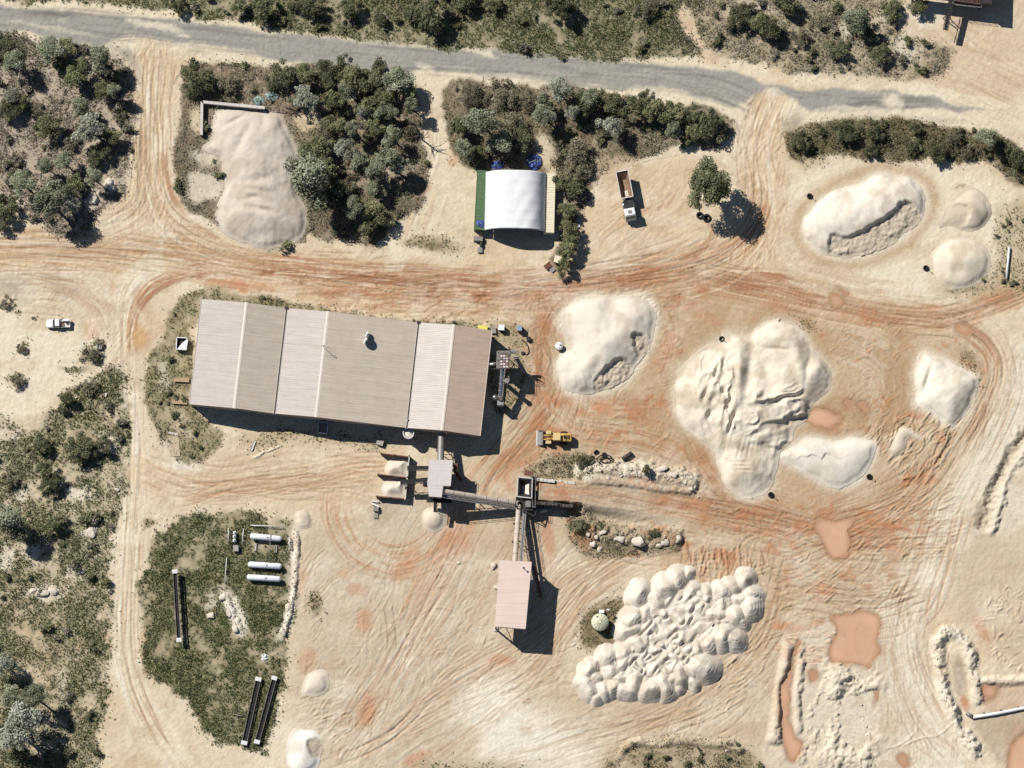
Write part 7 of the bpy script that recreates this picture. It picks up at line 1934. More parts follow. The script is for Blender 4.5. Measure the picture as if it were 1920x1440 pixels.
MB().bar((-1.2, 0, 0.4), (1.6, 0, 0.5), 0.12).bar((0.6, -0.5, 0.3), (0.7, 0.7, 0.5), 0.12).build('beam', m_gal, t)
for x in (-1.0, 1.3):
    MB().bar((x, 0, -0.1), (x, 0, 0.38), 0.1).build('foot', m_dark, t)

# ------------------------------------------------------------------ tyres, poles, odd gear
def tyre(label, u, v, r_=0.62, w_=0.42, rz=0.0, tilt=0.0, group=None, name='tyre', z=0.0, mark=False):
    p_ = WG(u, v); p_.z += z
    t_ = thing(name, label, 'tyre', tuple(p_), rz, group)
    o_ = MB().lathe([(r_ * 0.5, 0.04), (r_ * 0.85, 0.0), (r_, w_ * 0.25), (r_, w_ * 0.75), (r_ * 0.85, w_), (r_ * 0.5, w_ - 0.04), (r_ * 0.58, w_ / 2), (r_ * 0.5, 0.04)], (0, 0, 0), 22).build('casing', m_black, t_)
    o_.rotation_euler = (tilt, 0, 0)
    if mark:
        MB().tube([(0, 0, -0.1), (0.02, 0.0, 1.9)], 0.05, 8).build('post', m_dark, t_)
        MB().box(-0.16, 0.16, -0.03, 0.03, 1.75, 2.0).build('plate', m_dark, t_)
        MB().lathe([(r_ * 0.5, 0.06), (0.0, 0.1)], (0, 0, 0), 16).build('ballast', mat('ballast_grit', C(110, 100, 92), 0.9), t_)
    return t_
for u, v, lab in ((1518, 368, 'tyre with marker post left of the scarped white pile'), (1736, 503, 'tyre with marker post left of the eastern round cone'), (1353.5, 636, 'tyre with marker post at the top of the largest stockpile'), (1630, 894, 'tyre with marker post beside the white crescent of sand'), (1445.5, 928, 'tyre with marker post at the bottom of the largest stockpile')):
    tyre(lab, u, v, 0.66, 0.45, R.uniform(0, 3), 0, 'tyre-based marker posts', 'tyre_marker', 0, True)
tyre('large tyre lying left of the lone tree base, left one', 1312, 404, 0.8, 0.5, group=None)
tyre('large tyre lying below the lone tree, right one', 1325, 409, 0.95, 0.55, group=None)
tyre('round black tyre standing at the top of the rubble bank', 1118, 848, 0.62, 0.4, 0.4, 0.5)
tyre('black tyre to the right of the topmost tyre on the rubble bank', 1133, 853, 0.6, 0.4, 0.4, 0.35)
tyre('black tyre half buried at the left of the rubble bank', 1110, 858, 0.5, 0.35, 0.2, 0.3)
p = WG(1176, 856); t = thing('steel_drum', 'dark rusty drum lying on its side by the rubble bank', 'drum', tuple(p), 0.6)
MB().lathe([(0.5, -1.3), (0.52, -1.2), (0.52, 1.2), (0.5, 1.3)], (0, 0, 0.5), 18, 'x').build('shell', m_dark, t)
for x in (-0.5, 0.5):
    MB().lathe([(0.55, x - 0.05), (0.55, x + 0.05)], (0, 0, 0.5), 18, 'x').build('hoop', m_rust, t)
p = WG(1135, 862); t = thing('tangled_hose', 'dark coil of pipe among the tyres', 'hose', tuple(p))
mb = MB(); mb.tube([(1.4 * math.cos(a * 0.5) * (0.6 + 0.04 * a), 0.8 * math.sin(a * 0.5) * (0.6 + 0.04 * a), 0.2 + 0.03 * a) for a in range(22)], 0.14, 6); mb.build('coil', m_dark, t)
MB().tube([(1.4, -0.2, 0.2), (2.4, -1.1, 0.2)], 0.16, 6).build('free_end', m_rust, t)
p = WG(983, 650); t = thing('black_hose', 'looped black hose lying below the yellow and blue-grey box', 'hose', tuple(p))
MB().tube([(-0.6, 1.6, 0.1), (0.3, 0.9, 0.12), (0.9, 0.0, 0.1), (1.1, -1.2, 0.1), (0.6, -1.9, 0.12), (-0.3, -1.4, 0.1)], 0.13, 8).build('hose_run', m_black, t)
MB().box(-0.7, 0.1, -1.8, -1.2, 0, 0.5, bev=0.05).build('coupling', m_dark, t)
# white pole on the right, white pipe in the corner
p = WG(1887, 523); e_ = WV(1892, 464); t = thing('white_pole', 'thick white pole lying in the scrub at the right edge', 'pole', tuple(p)); d_ = e_ - WV(1887, 523)
MB().tube([(0, 0, 0.5), (d_.x, d_.y, 0.5)], 0.26, 12).build('pole', m_white, t)
for q in (0.06, 0.5, 0.94):
    MB().box(d_.x * q - 0.5, d_.x * q + 0.5, d_.y * q - 0.15, d_.y * q + 0.15, -0.2, 0.3).build('bearer', m_dark, t)
p = WG(1822, 1346); t = thing('discharge_pipe', 'white discharge pipe crossing the silt pond in the corner', 'pipe', tuple(p)); o_ = WV(1822, 1346)
pts = [WV(u, v) - o_ for u, v in ((1812, 1337), (1824, 1345), (1870, 1338), (1930, 1326), (1990, 1312))]
MB().tube([(q.x, q.y, 0.45) for q in pts[:2]], 0.42, 12).build('elbow', m_gal, t)
MB().tube([(q.x, q.y, 0.45) for q in pts[1:]], 0.36, 12).build('pipe_run', m_white, t)
for q in (0.2, 0.5, 0.8):
    c = pts[1].lerp(pts[3], q); MB().box(c.x - 0.2, c.x + 0.2, c.y - 0.6, c.y + 0.6, -0.3, 0.12).build('bearer', m_dark, t)
# sign by the hedge
p = WG(1084, 427); t = thing('small_sign', 'small white sign board on a post beside the hedge', 'sign', tuple(p), 0.5)
MB().tube([(0, 0, -0.1), (0, 0, 1.5)], 0.05, 8).build('post', m_dark, t); MB().box(-0.4, 0.4, -0.25, 0.3, 1.5, 1.56).build('board', m_white, t)
MB().box(-0.3, 0.3, -0.3, 0.3, -0.05, 0.3, bev=0.05).build('foot', m_black, t)
# machinery left of the shelter mouth
p = WG(898, 456); t = thing('compressor', 'grey compressor skid standing below the green container', 'compressor', tuple(p), -0.05)
MB().box(-1.1, 0.9, 0.3, 1.4, 0.25, 1.2, bev=0.1).build('housing', m_gal, t); MB().box(-1.2, 1.0, 0.2, 1.5, 0.1, 0.24).build('skid', m_dark, t)
MB().lathe([(0.4, -0.6), (0.42, -0.5), (0.42, 0.5), (0.4, 0.6)], (0.6, -0.3, 0.5), 14, 'y').build('receiver', m_dark, t)
pallet('grey slatted pallet below the compressor', 900, 469, 1.1, 1.2, 0.05, m_slat, 6, 0.6)
p = WG(186, 651); t = thing('wire_crate', 'small black and white crate in the weeds by the track', 'crate', tuple(p), -0.1)
MB().box(-0.55, 0.55, -0.5, 0.5, 0.1, 0.75).build('body', m_dark, t)
for k in range(4):
    MB().box(-0.55 + k * 0.33, -0.45 + k * 0.33, -0.52, 0.52, 0.751, 0.82).build('slat', m_white, t)
# scrap by the bays
p = WG(704, 952); t = thing('scrap_machine', 'grey broken hopper frames and pallets left of the lower bay', 'scrap', tuple(p), -0.1)
MB().box(-0.9, 0.6, 1.2, 1.5, 0.1, 0.5).bar((-1.0, 0.9, 0.5), (0.8, 0.2, 0.6), 0.35, 0.1).build('white_beam', m_whited, t)
MB().box(-0.4, 0.8, -0.9, 0.1, 0.1, 1.0, bev=0.08).build('drive_unit', m_gal, t)
for k in range(5):
    MB().box(-0.3 + k * 0.22, -0.16 + k * 0.22, -2.4, -1.2, 0.3, 0.38).build('slat', m_slat, t)
# stacker in the top right corner
base = WV(1815, -10, 0)
stk = thing('stacker_plant', 'dark red screening plant cut by the top edge', 'plant', tuple(base))
def L_(u, v, z): return WV(u, v, z) - base
def poly(pts, z): return [tuple(L_(u, v, z))[:2] for u, v in pts]
pl = poly([(1789, -62), (1840, -58), (1838, 9), (1788, 2)], 5.2)
MB().prism(pl, 4.3, 5.2).build('screen_box', mat('dark_red_steel', (0.10, 0.035, 0.03), 0.7, 0.1, 0.3, 1.5), stk)
mb = MB(); lattice(mb, pl[3], pl[2], pl[1], pl[0], [0, 2.1, 4.25], 0.22, 0.1); mb.build('leg_frame', m_dark, stk)
mb = MB()
for i in range(6):
    a_ = Vector(pl[0]).lerp(Vector(pl[1]), (i + 0.5) / 6); b_ = Vector(pl[3]).lerp(Vector(pl[2]), (i + 0.5) / 6); mb.bar((*a_, 5.26), (*b_, 5.26), 0.25, 0.1)
mb.build('screen_bar', m_dark, stk)
mb = MB(); rails(mb, poly([(1788, 9), (1840, 15), (1840, 9.6), (1788, 2.6)], 4.3), 4.3); mb.prism(poly([(1788, 9), (1840, 15), (1840, 9.6), (1788, 2.6)], 4.3), 4.22, 4.28); mb.build('walkway', m_gal, stk)
mb = MB(); q4 = poly([(1841, -50), (1862, -48), (1860, 8), (1840, 6)], 6.6); mb.prism(q4, 3.4, 6.6); mb.build('engine_house', m_dark, stk)
mb = MB(); q4 = poly([(1700, -30), (1786, -20), (1786, 2), (1700, -8)], 4.6); mb.prism(q4, 4.2, 4.6); mb.build('feed_belt_deck', m_dark, stk)
gantry('stacker_conveyor', 'dark steep stacker conveyor reaching down from the red screening plant', (1784, -4, 4.8), (1773, 56, 4.3), 1.1, m_dark, False, (0.55,))

# ------------------------------------------------------------------ rocks
m_rock = mat('pale_rock', C(226, 212, 190), 0.9, 0, 0.15, 1.2, 0.04, 3, dirt=0.3, dirtcol=C(170, 150, 122))
def rock_mesh(seed, sub=2):
    bm = bmesh.new(); bmesh.ops.create_icosphere(bm, subdivisions=sub, radius=1.0)
    rr = random.Random(seed); pl_ = [(Vector((rr.gauss(0, 1), rr.gauss(0, 1), rr.gauss(0, 1))).normalized(), rr.uniform(0.55, 0.85)) for _ in range(9)]
    for v in bm.verts:
        for n_, d_ in pl_:
            k = v.co.dot(n_)
            if k > d_: v.co -= n_ * (k - d_)
        v.co *= 1 + rr.uniform(-.04, .04); v.co.z *= 0.75
    me = bpy.data.meshes.new('boulder'); bm.to_mesh(me); bm.free(); me.materials.append(m_rock)
    return me
RK = [rock_mesh(s_) for s_ in range(8)]
ROCKS = [(1161, 1012, 12, 9, 'pale boulder left of the biggest boulder on the lower bank'), (1199, 1017, 17, 12, 'biggest pale boulder on the lower rubble bank'), (1113, 1020, 8, 8, None), (1103, 1003, 6, 5, None), (1125, 1030, 6, 6, None), (1130, 1000, 8, 6, None), (1247, 1017, 10, 8, None), (1270, 1012, 9, 9, None), (1236, 1023, 7, 6, None), (1118, 1008, 5, 5, None),
         (1242, 880, 12, 9, 'white boulder at the right end of the upper bank'), (1262, 893, 8, 7, None), (1183, 880, 5, 4, None), (1165, 893, 5, 4, None), (1210, 890, 6, 4, None), (1285, 905, 6, 5, None), (1302, 912, 5, 5, None), (1140, 898, 5, 4, None), (1296, 918, 6, 4, None),
         (172, 999, 13, 12, 'large pale boulder in the western scrub, alone'), (209, 1012, 4, 4, None), (205, 345, 10, 13, 'white boulder in the woodland left of the driveway'), (176, 372, 14, 14, 'low tan boulder at the lower end of the western woodland'), (80, 1112, 14, 10, None), (100, 1108, 12, 9, None), (62, 1108, 8, 6, None), (150, 1072, 10, 8, None), (926, 1060, 6, 10, 'pale rock left of the pink-roofed bin'), (932, 1102, 7, 6, 'small pale rock left of the middle of the pink-roofed bin'),
         (1018, 957, 9, 6, None), (1460, 600, 4, 5, None), (430, 1150, 8, 8, None), (442, 1178, 8, 10, None), (418, 1120, 7, 9, None), (541, 1140, 7, 10, None), (530, 1185, 6, 10, None), (395, 1155, 8, 8, None), (143, 745, 4, 3, None), (199, 740, 3, 5, None), (220, 918, 6, 4, None), (860, 1055, 4, 4, None)]
rr = random.Random(3)
rcnt = {}
for i, (u, v, ru, rv, lab) in enumerate(sorted(ROCKS, key=lambda q: q[0])):
    o = bpy.data.objects.new('boulder', RK[i % 8]); COL.objects.link(o)
    p = WG(u, v); o.location = (p.x, p.y, p.z + 0.1)
    o.scale = (ru * S, rv * S, (ru + rv) / 2 * S * rr.uniform(0.6, 0.9)); o.rotation_euler = (0, 0, rr.uniform(-.5, .5))
    if lab is None:
        if u < 300: lab = 'smaller pale rock among the shrubs west of the track'
        elif u < 600: lab = 'pale rock on the low bund around the gas compound grass'
        elif v < 930 and u > 1100: lab = 'small white rock on the crest of the upper rubble bank'
        elif u > 1050 and v > 950: lab = 'middling pale rock on the lower rubble bank'
        else: lab = 'stray pale rock on the open yard'
        rcnt[lab] = rcnt.get(lab, 0) + 1
        lab = lab.replace('rock', 'rock, ' + ordn(rcnt[lab]) + ',', 1)
    tag(o, lab, 'rock', 'pale rocks')
# fine rubble strewn on the banks (too many to count)
def rubble(label, zones, n_, seed):
    rr = random.Random(seed); vs = []; fs = []
    base_ = [(1, 0, 0), (-1, 0, 0), (0, 1, 0), (0, -1, 0), (0, 0, 1), (0, 0, -1)]
    tri = [(0, 2, 4), (2, 1, 4), (1, 3, 4), (3, 0, 4), (2, 0, 5), (1, 2, 5), (3, 1, 5), (0, 3, 5)]
    for (pts, w_) in zones:
        P = spline(pts, False, 6)
        for _ in range(int(n_ * len(P) / 20)):
            i = rr.randrange(len(P)); u = P[i][0] + rr.gauss(0, w_ * 0.5); v = P[i][1] + rr.gauss(0, w_ * 0.5)
            p_ = WG(u, v); s_ = rr.uniform(0.06, 0.22) * (1 if rr.random() < 0.9 else 1.9)
            o_ = len(vs)
            a = rr.uniform(0, 6.28); ca, sa = math.cos(a), math.sin(a)
            for b in base_:
                x, y, z = b[0] * s_ * rr.uniform(.6, 1.2), b[1] * s_ * rr.uniform(.6, 1.2), b[2] * s_ * rr.uniform(.5, 0.9)
                vs.append((p_.x + x * ca - y * sa, p_.y + x * sa + y * ca, p_.z + z + s_ * 0.2))
            fs += [tuple(o_ + k for k in t_) for t_ in tri]
    me = bpy.data.meshes.new('rubble'); me.from_pydata(vs, [], fs); me.materials.append(m_rock)
    o = bpy.data.objects.new('rubble', me); COL.objects.link(o)
    tag(o, label, 'rubble', None, 'stuff')
rubble('loose white rubble on the ramp banks', [([(1085, 892), (1130, 884), (1200, 888), (1270, 898), (1312, 914)], 18), ([(1080, 975), (1120, 1000), (1180, 1012), (1240, 1014), (1280, 1015)], 22)], 130, 4)
rubble('loose pale rubble on the south-east spoil banks', [([(1762, 1260), (1760, 1210), (1775, 1186), (1798, 1190), (1815, 1220), (1830, 1280)], 10), ([(1762, 1250), (1772, 1300), (1785, 1340), (1810, 1380), (1840, 1420)], 10), ([(1560, 1260), (1620, 1280), (1590, 1330), (1630, 1370), (1650, 1440)], 22), ([(1150, 1420), (1185, 1396), (1240, 1390), (1330, 1392), (1400, 1408)], 14)], 50, 6)
rubble('loose pale stones along the gas compound bund', [([(420, 1105), (432, 1140), (455, 1190)], 10), ([(555, 990), (556, 1060), (548, 1130), (530, 1195)], 7)], 130, 8)
rubble('pale rock scraps in the western scrub', [([(60, 1112), (110, 1108)], 18), ([(10, 1010), (20, 1070)], 14), ([(150, 930), (200, 830), (180, 870)], 22), ([(40, 1030), (60, 1000)], 18)], 150, 9)

# ------------------------------------------------------------------ trees and shrubs
GUM = [C(156, 164, 128), C(132, 142, 104), C(178, 184, 150), C(104, 112, 78)]
PALEG = [C(172, 176, 152), C(150, 155, 128), C(188, 192, 170), C(120, 124, 98)]
DARK = [C(112, 116, 76), C(92, 98, 62), C(138, 138, 96), C(70, 74, 48)]
OLV = [C(140, 142, 92), C(118, 122, 76), C(160, 158, 106), C(92, 96, 62)]
BRN = [C(146, 138, 106), C(124, 118, 90), C(166, 156, 124), C(96, 90, 66)]
GRN = [C(112, 118, 76), C(92, 98, 62), C(130, 134, 92), C(70, 74, 46)]
m_leaf = leaf_mat('foliage')
m_bark = mat('grey_bark', C(150, 136, 120), 0.9, 0, 0.25, 3, stretch=(4, 4, 0.6))

def leaves(clumps, nleaf, size, pal, seed):
    """many small leaf quads spread over clumps; clumps = (x, y, z, r)"""
    rs = np.random.RandomState(seed)
    vol = np.array([c[3] ** 2 for c in clumps]); vol /= vol.sum()
    pick = rs.choice(len(clumps), nleaf, p=vol)
    C_ = np.array(clumps)[pick]
    d = rs.normal(size=(nleaf, 3)); d /= np.linalg.norm(d, axis=1)[:, None]
    rad = C_[:, 3] * rs.rand(nleaf) ** 0.42
    pos = C_[:, :3] + d * rad[:, None] * np.array([1, 1, 0.78])
    # leaves hang and face mostly outward / upward
    nrm = d * 0.55 + rs.normal(size=(nleaf, 3)) * 0.55 + np.array([0, 0, 0.55]); nrm /= np.linalg.norm(nrm, axis=1)[:, None]
    t = np.cross(nrm, rs.normal(size=(nleaf, 3))); t /= np.linalg.norm(t, axis=1)[:, None]
    b = np.cross(nrm, t)
    sz = size * rs.uniform(0.6, 1.3, nleaf)[:, None]
    w = sz * 0.45
    q = np.stack([pos - t * sz * 0.5, pos + b * w * 0.5, pos + t * sz * 0.5, pos - b * w * 0.5], 1)
    pc = np.array(pal)[rs.randint(0, len(pal), len(clumps))][pick] * 0.6 + np.array(pal)[rs.randint(0, len(pal), nleaf)] * 0.4
    pc = pc * rs.uniform(0.8, 1.2, nleaf)[:, None]
    return q.reshape(-1, 3), np.repeat(pc, 4, 0)
def leaf_mesh(name, co, col):
    n_ = len(co) // 4
    me = bpy.data.meshes.new(name)
    me.vertices.add(len(co)); me.vertices.foreach_set('co', co.astype(np.float32).reshape(-1))
    me.loops.add(len(co)); me.loops.foreach_set('vertex_index', np.arange(len(co), dtype=np.int32))
    me.polygons.add(n_); me.polygons.foreach_set('loop_start', np.arange(0, len(co), 4, dtype=np.int32))
    me.update(calc_edges=True)
    at = me.attributes.new('Col', 'FLOAT_COLOR', 'POINT')
    rgba = np.ones((len(co), 4), np.float32); rgba[:, :3] = col
    at.data.foreach_set('color', rgba.reshape(-1)); me.materials.append(m_leaf)
    return me
def tree_kind(seed, R0, H, pal, nclump, nleaf, size, spread=0.62, cr=0.42, bush=False, sparse=1.0):
    rr = random.Random(seed); cl = []
    zc_ = H - R0 * (0.75 if not bush else 0.6)
    for i in range(nclump):
        a = i * 2.399 + rr.uniform(-.5, .5); q = math.sqrt((i + 0.4) / nclump) * spread * R0 * rr.uniform(0.75, 1.3) * (1 + 0.22 * math.sin(2 * a + seed) + 0.15 * math.sin(3 * a + 2 * seed))
        z = zc_ + R0 * (0.42 * (1 - (q / (spread * R0 + 1e-6)) ** 2) + rr.uniform(-.28, .22)) * (1 if not bush else 0.75)
        cl.append((q * math.cos(a), q * math.sin(a), max(z, R0 * 0.3), R0 * cr * rr.choice((0.55, 0.75, 0.9, 1.15))))
    co, col = leaves(cl, nleaf, size, pal, seed)
    crown = leaf_mesh('crown', co, col)
    mb = MB(); top = zc_ * 0.8
    lean = Vector((rr.uniform(-.3, .3), rr.uniform(-.3, .3), 0))
    r0 = 0.05 * H * 0.5 + 0.06
    mb.tube([(0, 0, -0.2), lean * 0.4 + Vector((0, 0, top * 0.5)), lean + Vector((0, 0, top))], [r0 * 1.2, r0 * 0.8, r0 * 0.55], 7)
    for c in cl[::max(1, len(cl) // 9)]:
        s_ = lean * 0.6 + Vector((0, 0, top * rr.uniform(0.5, 0.95))); e_ = Vector(c[:3])
        mb.tube([s_, s_.lerp(e_, 0.5) + Vector((0, 0, 0.15)), e_], [r0 * 0.5, r0 * 0.33, r0 * 0.12], 5)
    me = bpy.data.meshes.new('trunk'); me.from_pydata(mb.v, [], mb.f); me.polygons.foreach_set('use_smooth', np.ones(len(me.polygons), bool)); me.materials.append(m_bark)
    return crown, me, zc_, R0, H
KINDS = {
 'gum': [tree_kind(10 + i, 3.0, 8.0, GUM, 20, 4400, 0.40, 0.74, 0.38) for i in range(6)],
 'pale': [tree_kind(20 + i, 3.0, 7.0, PALEG, 22, 3800, 0.38, 0.76, 0.36) for i in range(4)],
 'dark': [tree_kind(30 + i, 3.0, 4.4, DARK, 30, 4200, 0.40, 0.86, 0.32, True) for i in range(5)],
 'olive': [tree_kind(40 + i, 2.6, 5.0, OLV, 20, 3200, 0.38, 0.78, 0.36) for i in range(4)],
 'green': [tree_kind(50 + i, 4.2, 9.6, GRN, 38, 9500, 0.42, 0.8, 0.3) for i in range(1)],
 'brown': [tree_kind(60 + i, 3.0, 3.4, BRN, 28, 2600, 0.36, 0.9, 0.30, True) for i in range(4)],
}
NAMES = {'gum': ('gum_tree', 'grey-green gum tree'), 'pale': ('gum_tree', 'pale silver-green gum tree'), 'dark': ('dense_bush', 'dark dense bush'), 'olive': ('wattle_tree', 'olive-green wattle tree'), 'green': ('gum_tree', 'bright green gum tree'), 'brown': ('scrub_bush', 'brownish scrub bush')}
PLANT = {
 'in the woodland left of the driveway': [('gum', 97, 92, 20), ('olive', 126, 88, 16), ('gum', 188, 105, 24), ('gum', 28, 115, 20), ('dark', 8, 92, 24), ('pale', 22, 180, 13), ('pale', 170, 240, 26), ('olive', 92, 238, 20), ('gum', 152, 198, 16), ('dark', 208, 150, 20), ('olive', 140, 140, 20), ('olive', 195, 170, 18), ('gum', 215, 168, 13), ('dark', 188, 285, 22), ('brown', 132, 268, 18), ('gum', 84, 308, 16), ('gum', 45, 342, 20), ('gum', 92, 372, 30), ('pale', 135, 382, 16), ('olive', 140, 345, 20), ('dark', 176, 300, 18), ('gum', 176, 330, 15), ('dark', 4, 398, 28), ('brown', 222, 215, 14), ('olive', 210, 255, 16), ('dark', 15, 205, 22), ('olive', 40, 195, 12), ('brown', 66, 205, 18), ('gum', 118, 300, 15)],
 'north of the sealed road': [('dark', 494, 14, 30), ('dark', 580, 12, 25), ('dark', 656, 16, 24), ('dark', 714, 36, 16), ('dark', 804, 28, 36), ('dark', 870, 2, 24), ('dark', 925, 10, 15), ('dark', 1048, 8, 36), ('olive', 448, 10, 14), ('dark', 335, 12, 16), ('brown', 1215, 16, 22)],
 'in the scrub right of the sandy cut': [('dark', 1388, 30, 24), ('dark', 1445, 52, 28), ('olive', 1425, 42, 18), ('dark', 1470, 2, 28), ('gum', 1604, 36, 22), ('olive', 1625, 60, 18), ('dark', 1570, 92, 20), ('dark', 1650, 102, 18), ('dark', 1672, 22, 20), ('brown', 1540, 40, 20), ('brown', 1500, 70, 20), ('olive', 1720, 10, 14), ('brown', 1688, 110, 14)],
 'around the beige stockpile': [('dark', 374, 150, 32), ('olive', 352, 138, 14), ('brown', 425, 165, 24), ('dark', 528, 140, 28), ('olive', 572, 142, 18), ('dark', 620, 132, 26), ('olive', 662, 146, 26), ('dark', 700, 150, 28), ('gum', 742, 150, 22), ('olive', 765, 170, 18), ('pale', 576, 184, 22), ('olive', 622, 186, 20), ('gum', 650, 168, 18), ('dark', 720, 182, 24), ('olive', 692, 200, 24), ('gum', 714, 212, 14), ('gum', 734, 212, 16), ('pale', 680, 212, 12), ('gum', 770, 196, 16), ('gum', 735, 255, 20), ('olive', 700, 240, 18), ('brown', 768, 240, 22), ('pale', 645, 278, 20), ('gum', 728, 300, 26), ('gum', 672, 305, 20), ('gum', 700, 320, 18), ('olive', 594, 280, 26), ('gum', 580, 332, 38), ('olive', 612, 316, 22), ('dark', 620, 362, 26), ('gum', 702, 352, 16), ('brown', 650, 345, 24), ('gum', 664, 388, 22), ('olive', 700, 395, 24), ('brown', 640, 415, 24), ('olive', 690, 425, 20), ('dark', 560, 190, 14), ('olive', 632, 235, 18), ('brown', 608, 252, 22), ('gum', 660, 240, 18)],
 'between the road and the white shelter': [('gum', 907, 228, 30), ('gum', 872, 278, 18), ('pale', 1050, 170, 26), ('gum', 1020, 214, 19), ('pale', 1074, 208, 14), ('dark', 1088, 198, 30), ('gum', 1105, 182, 14), ('dark', 1145, 192, 22), ('dark', 1196, 198, 30), ('olive', 1228, 206, 24), ('pale', 1147, 236, 22), ('brown', 1170, 245, 20), ('olive', 1262, 212, 22), ('dark', 1290, 222, 24), ('dark', 1335, 232, 28), ('olive', 1300, 250, 16), ('gum', 1262, 243, 16), ('brown', 1075, 285, 30), ('brown', 1090, 320, 22), ('olive', 1050, 346, 16), ('dark', 1076, 352, 24), ('brown', 960, 235, 28), ('gum', 940, 268, 20), ('dark', 975, 262, 24), ('brown', 885, 180, 24), ('brown', 945, 176, 24), ('olive', 860, 235, 20), ('brown', 990, 190, 22), ('gum', 1018, 185, 14), ('dark', 900, 290, 16), ('olive', 1070, 430, 16), ('olive', 1066, 395, 14), ('olive', 1064, 470, 16), ('olive', 1072, 448, 12), ('olive', 1058, 498, 14)],
 'in the hedge above the north-east piles': [('dark', 1502, 264, 20), ('dark', 1540, 244, 11), ('dark', 1584, 244, 22), ('dark', 1640, 246, 20), ('dark', 1716, 240, 16), ('dark', 1634, 282, 14), ('dark', 1708, 276, 13), ('dark', 1756, 288, 18), ('gum', 1852, 258, 19), ('dark', 1876, 282, 20), ('dark', 1912, 300, 22), ('brown', 1790, 262, 22), ('brown', 1815, 285, 18)],
 'on the rubble banks beside the ramp': [('dark', 1086, 986, 17), ('dark', 1126, 988, 9), ('dark', 1228, 1000, 13), ('olive', 1212, 880, 9), ('dark', 1096, 866, 13)],
 'on the clearing beside the white truck': [('green', 1328, 348, 38)],
 'in the western scrub below the clearing': [('gum', 18, 975, 28), ('gum', 40, 1000, 18), ('pale', 10, 1245, 20), ('gum', 22, 1308, 20), ('gum', 66, 1304, 27), ('pale', 35, 1372, 38), ('dark', 20, 1340, 24), ('dark', 40, 1420, 26), ('dark', 150, 838, 26), ('dark', 192, 838, 18), ('dark', 77, 832, 18), ('brown', 168, 725, 18), ('olive', 125, 745, 14), ('dark', 95, 905, 20), ('olive', 85, 880, 16), ('brown', 20, 900, 18), ('dark', 100, 985, 20), ('brown', 172, 666, 16), ('brown', 188, 646, 9), ('brown', 42, 656, 11), ('brown', 34, 714, 14), ('brown', 10, 568, 11)],
}
random.seed(4)
for where, lst in PLANT.items():
    cnt = {}
    for item in sorted(lst, key=lambda q: q[1]):
        k, u, v, r_ = item
        cnt[k] = cnt.get(k, 0) + 1
        var = KINDS[k][R.randrange(len(KINDS[k]))]
        crown, trunk, zc_, R0, H = var
        s_ = r_ * S / R0 * (1.16 if k not in ('dark', 'brown') else 0.98)
        sz = s_ if k in ('dark', 'brown') else max(s_, 0.8)
        sz *= R.uniform(0.9, 1.1)
        p = WV(u, v, zc_ * sz)
        nm, words_ = NAMES[k]
        tot = sum(1 for q in lst if q[0] == k)
        lab = (words_ + ' ' + where) if tot == 1 else (words_ + ', ' + ordn(cnt[k]) + ', ' + where)
        t = thing(nm, lab, 'tree' if k not in ('dark', 'brown') else 'bush', (p.x, p.y, 0.0), R.uniform(0, 6.28), 'trees and bushes ' + where)
        t.scale = (s_ * R.uniform(0.78, 1.2), s_ * R.uniform(0.78, 1.2), sz) if k != 'green' else (s_, s_ * 1.12, sz)
        for me, n_ in ((trunk, 'trunk'), (crown, 'crown')):
            o = bpy.data.objects.new(n_, me); COL.objects.link(o); o.parent = t
# a dead, leafless tree leaning out of the wood
p = WV(792, 262); t = thing('dead_tree', 'bare dead tree at the right edge of the wood by the stockpile', 'tree', (p.x, p.y, 0))
mb = MB(); mb.tube([(0, 0, -0.2), (0.1, 0, 2.5), (0.3, -0.1, 4.5)], [0.2, 0.15, 0.1], 7); mb.build('trunk', m_bark, t)
rr = random.Random(8)
for k in range(14):
    a = rr.uniform(0, 6.28); z = rr.uniform(2.0, 4.4); l_ = rr.uniform(1.2, 2.6)
    s_ = Vector((0.15, 0, z)); m_ = s_ + Vector((math.cos(a) * l_ * 0.5, math.sin(a) * l_ * 0.5, 0.9)); e_ = s_ + Vector((math.cos(a + 0.2) * l_, math.sin(a + 0.2) * l_, 1.7))
    MB().tube([s_, m_, e_], [0.07, 0.05, 0.02], 5).tube([m_, m_ + Vector((math.cos(a + 1) * 0.7, math.sin(a + 1) * 0.7, 0.8))], [0.04, 0.015], 5).build('branch', m_bark, t)

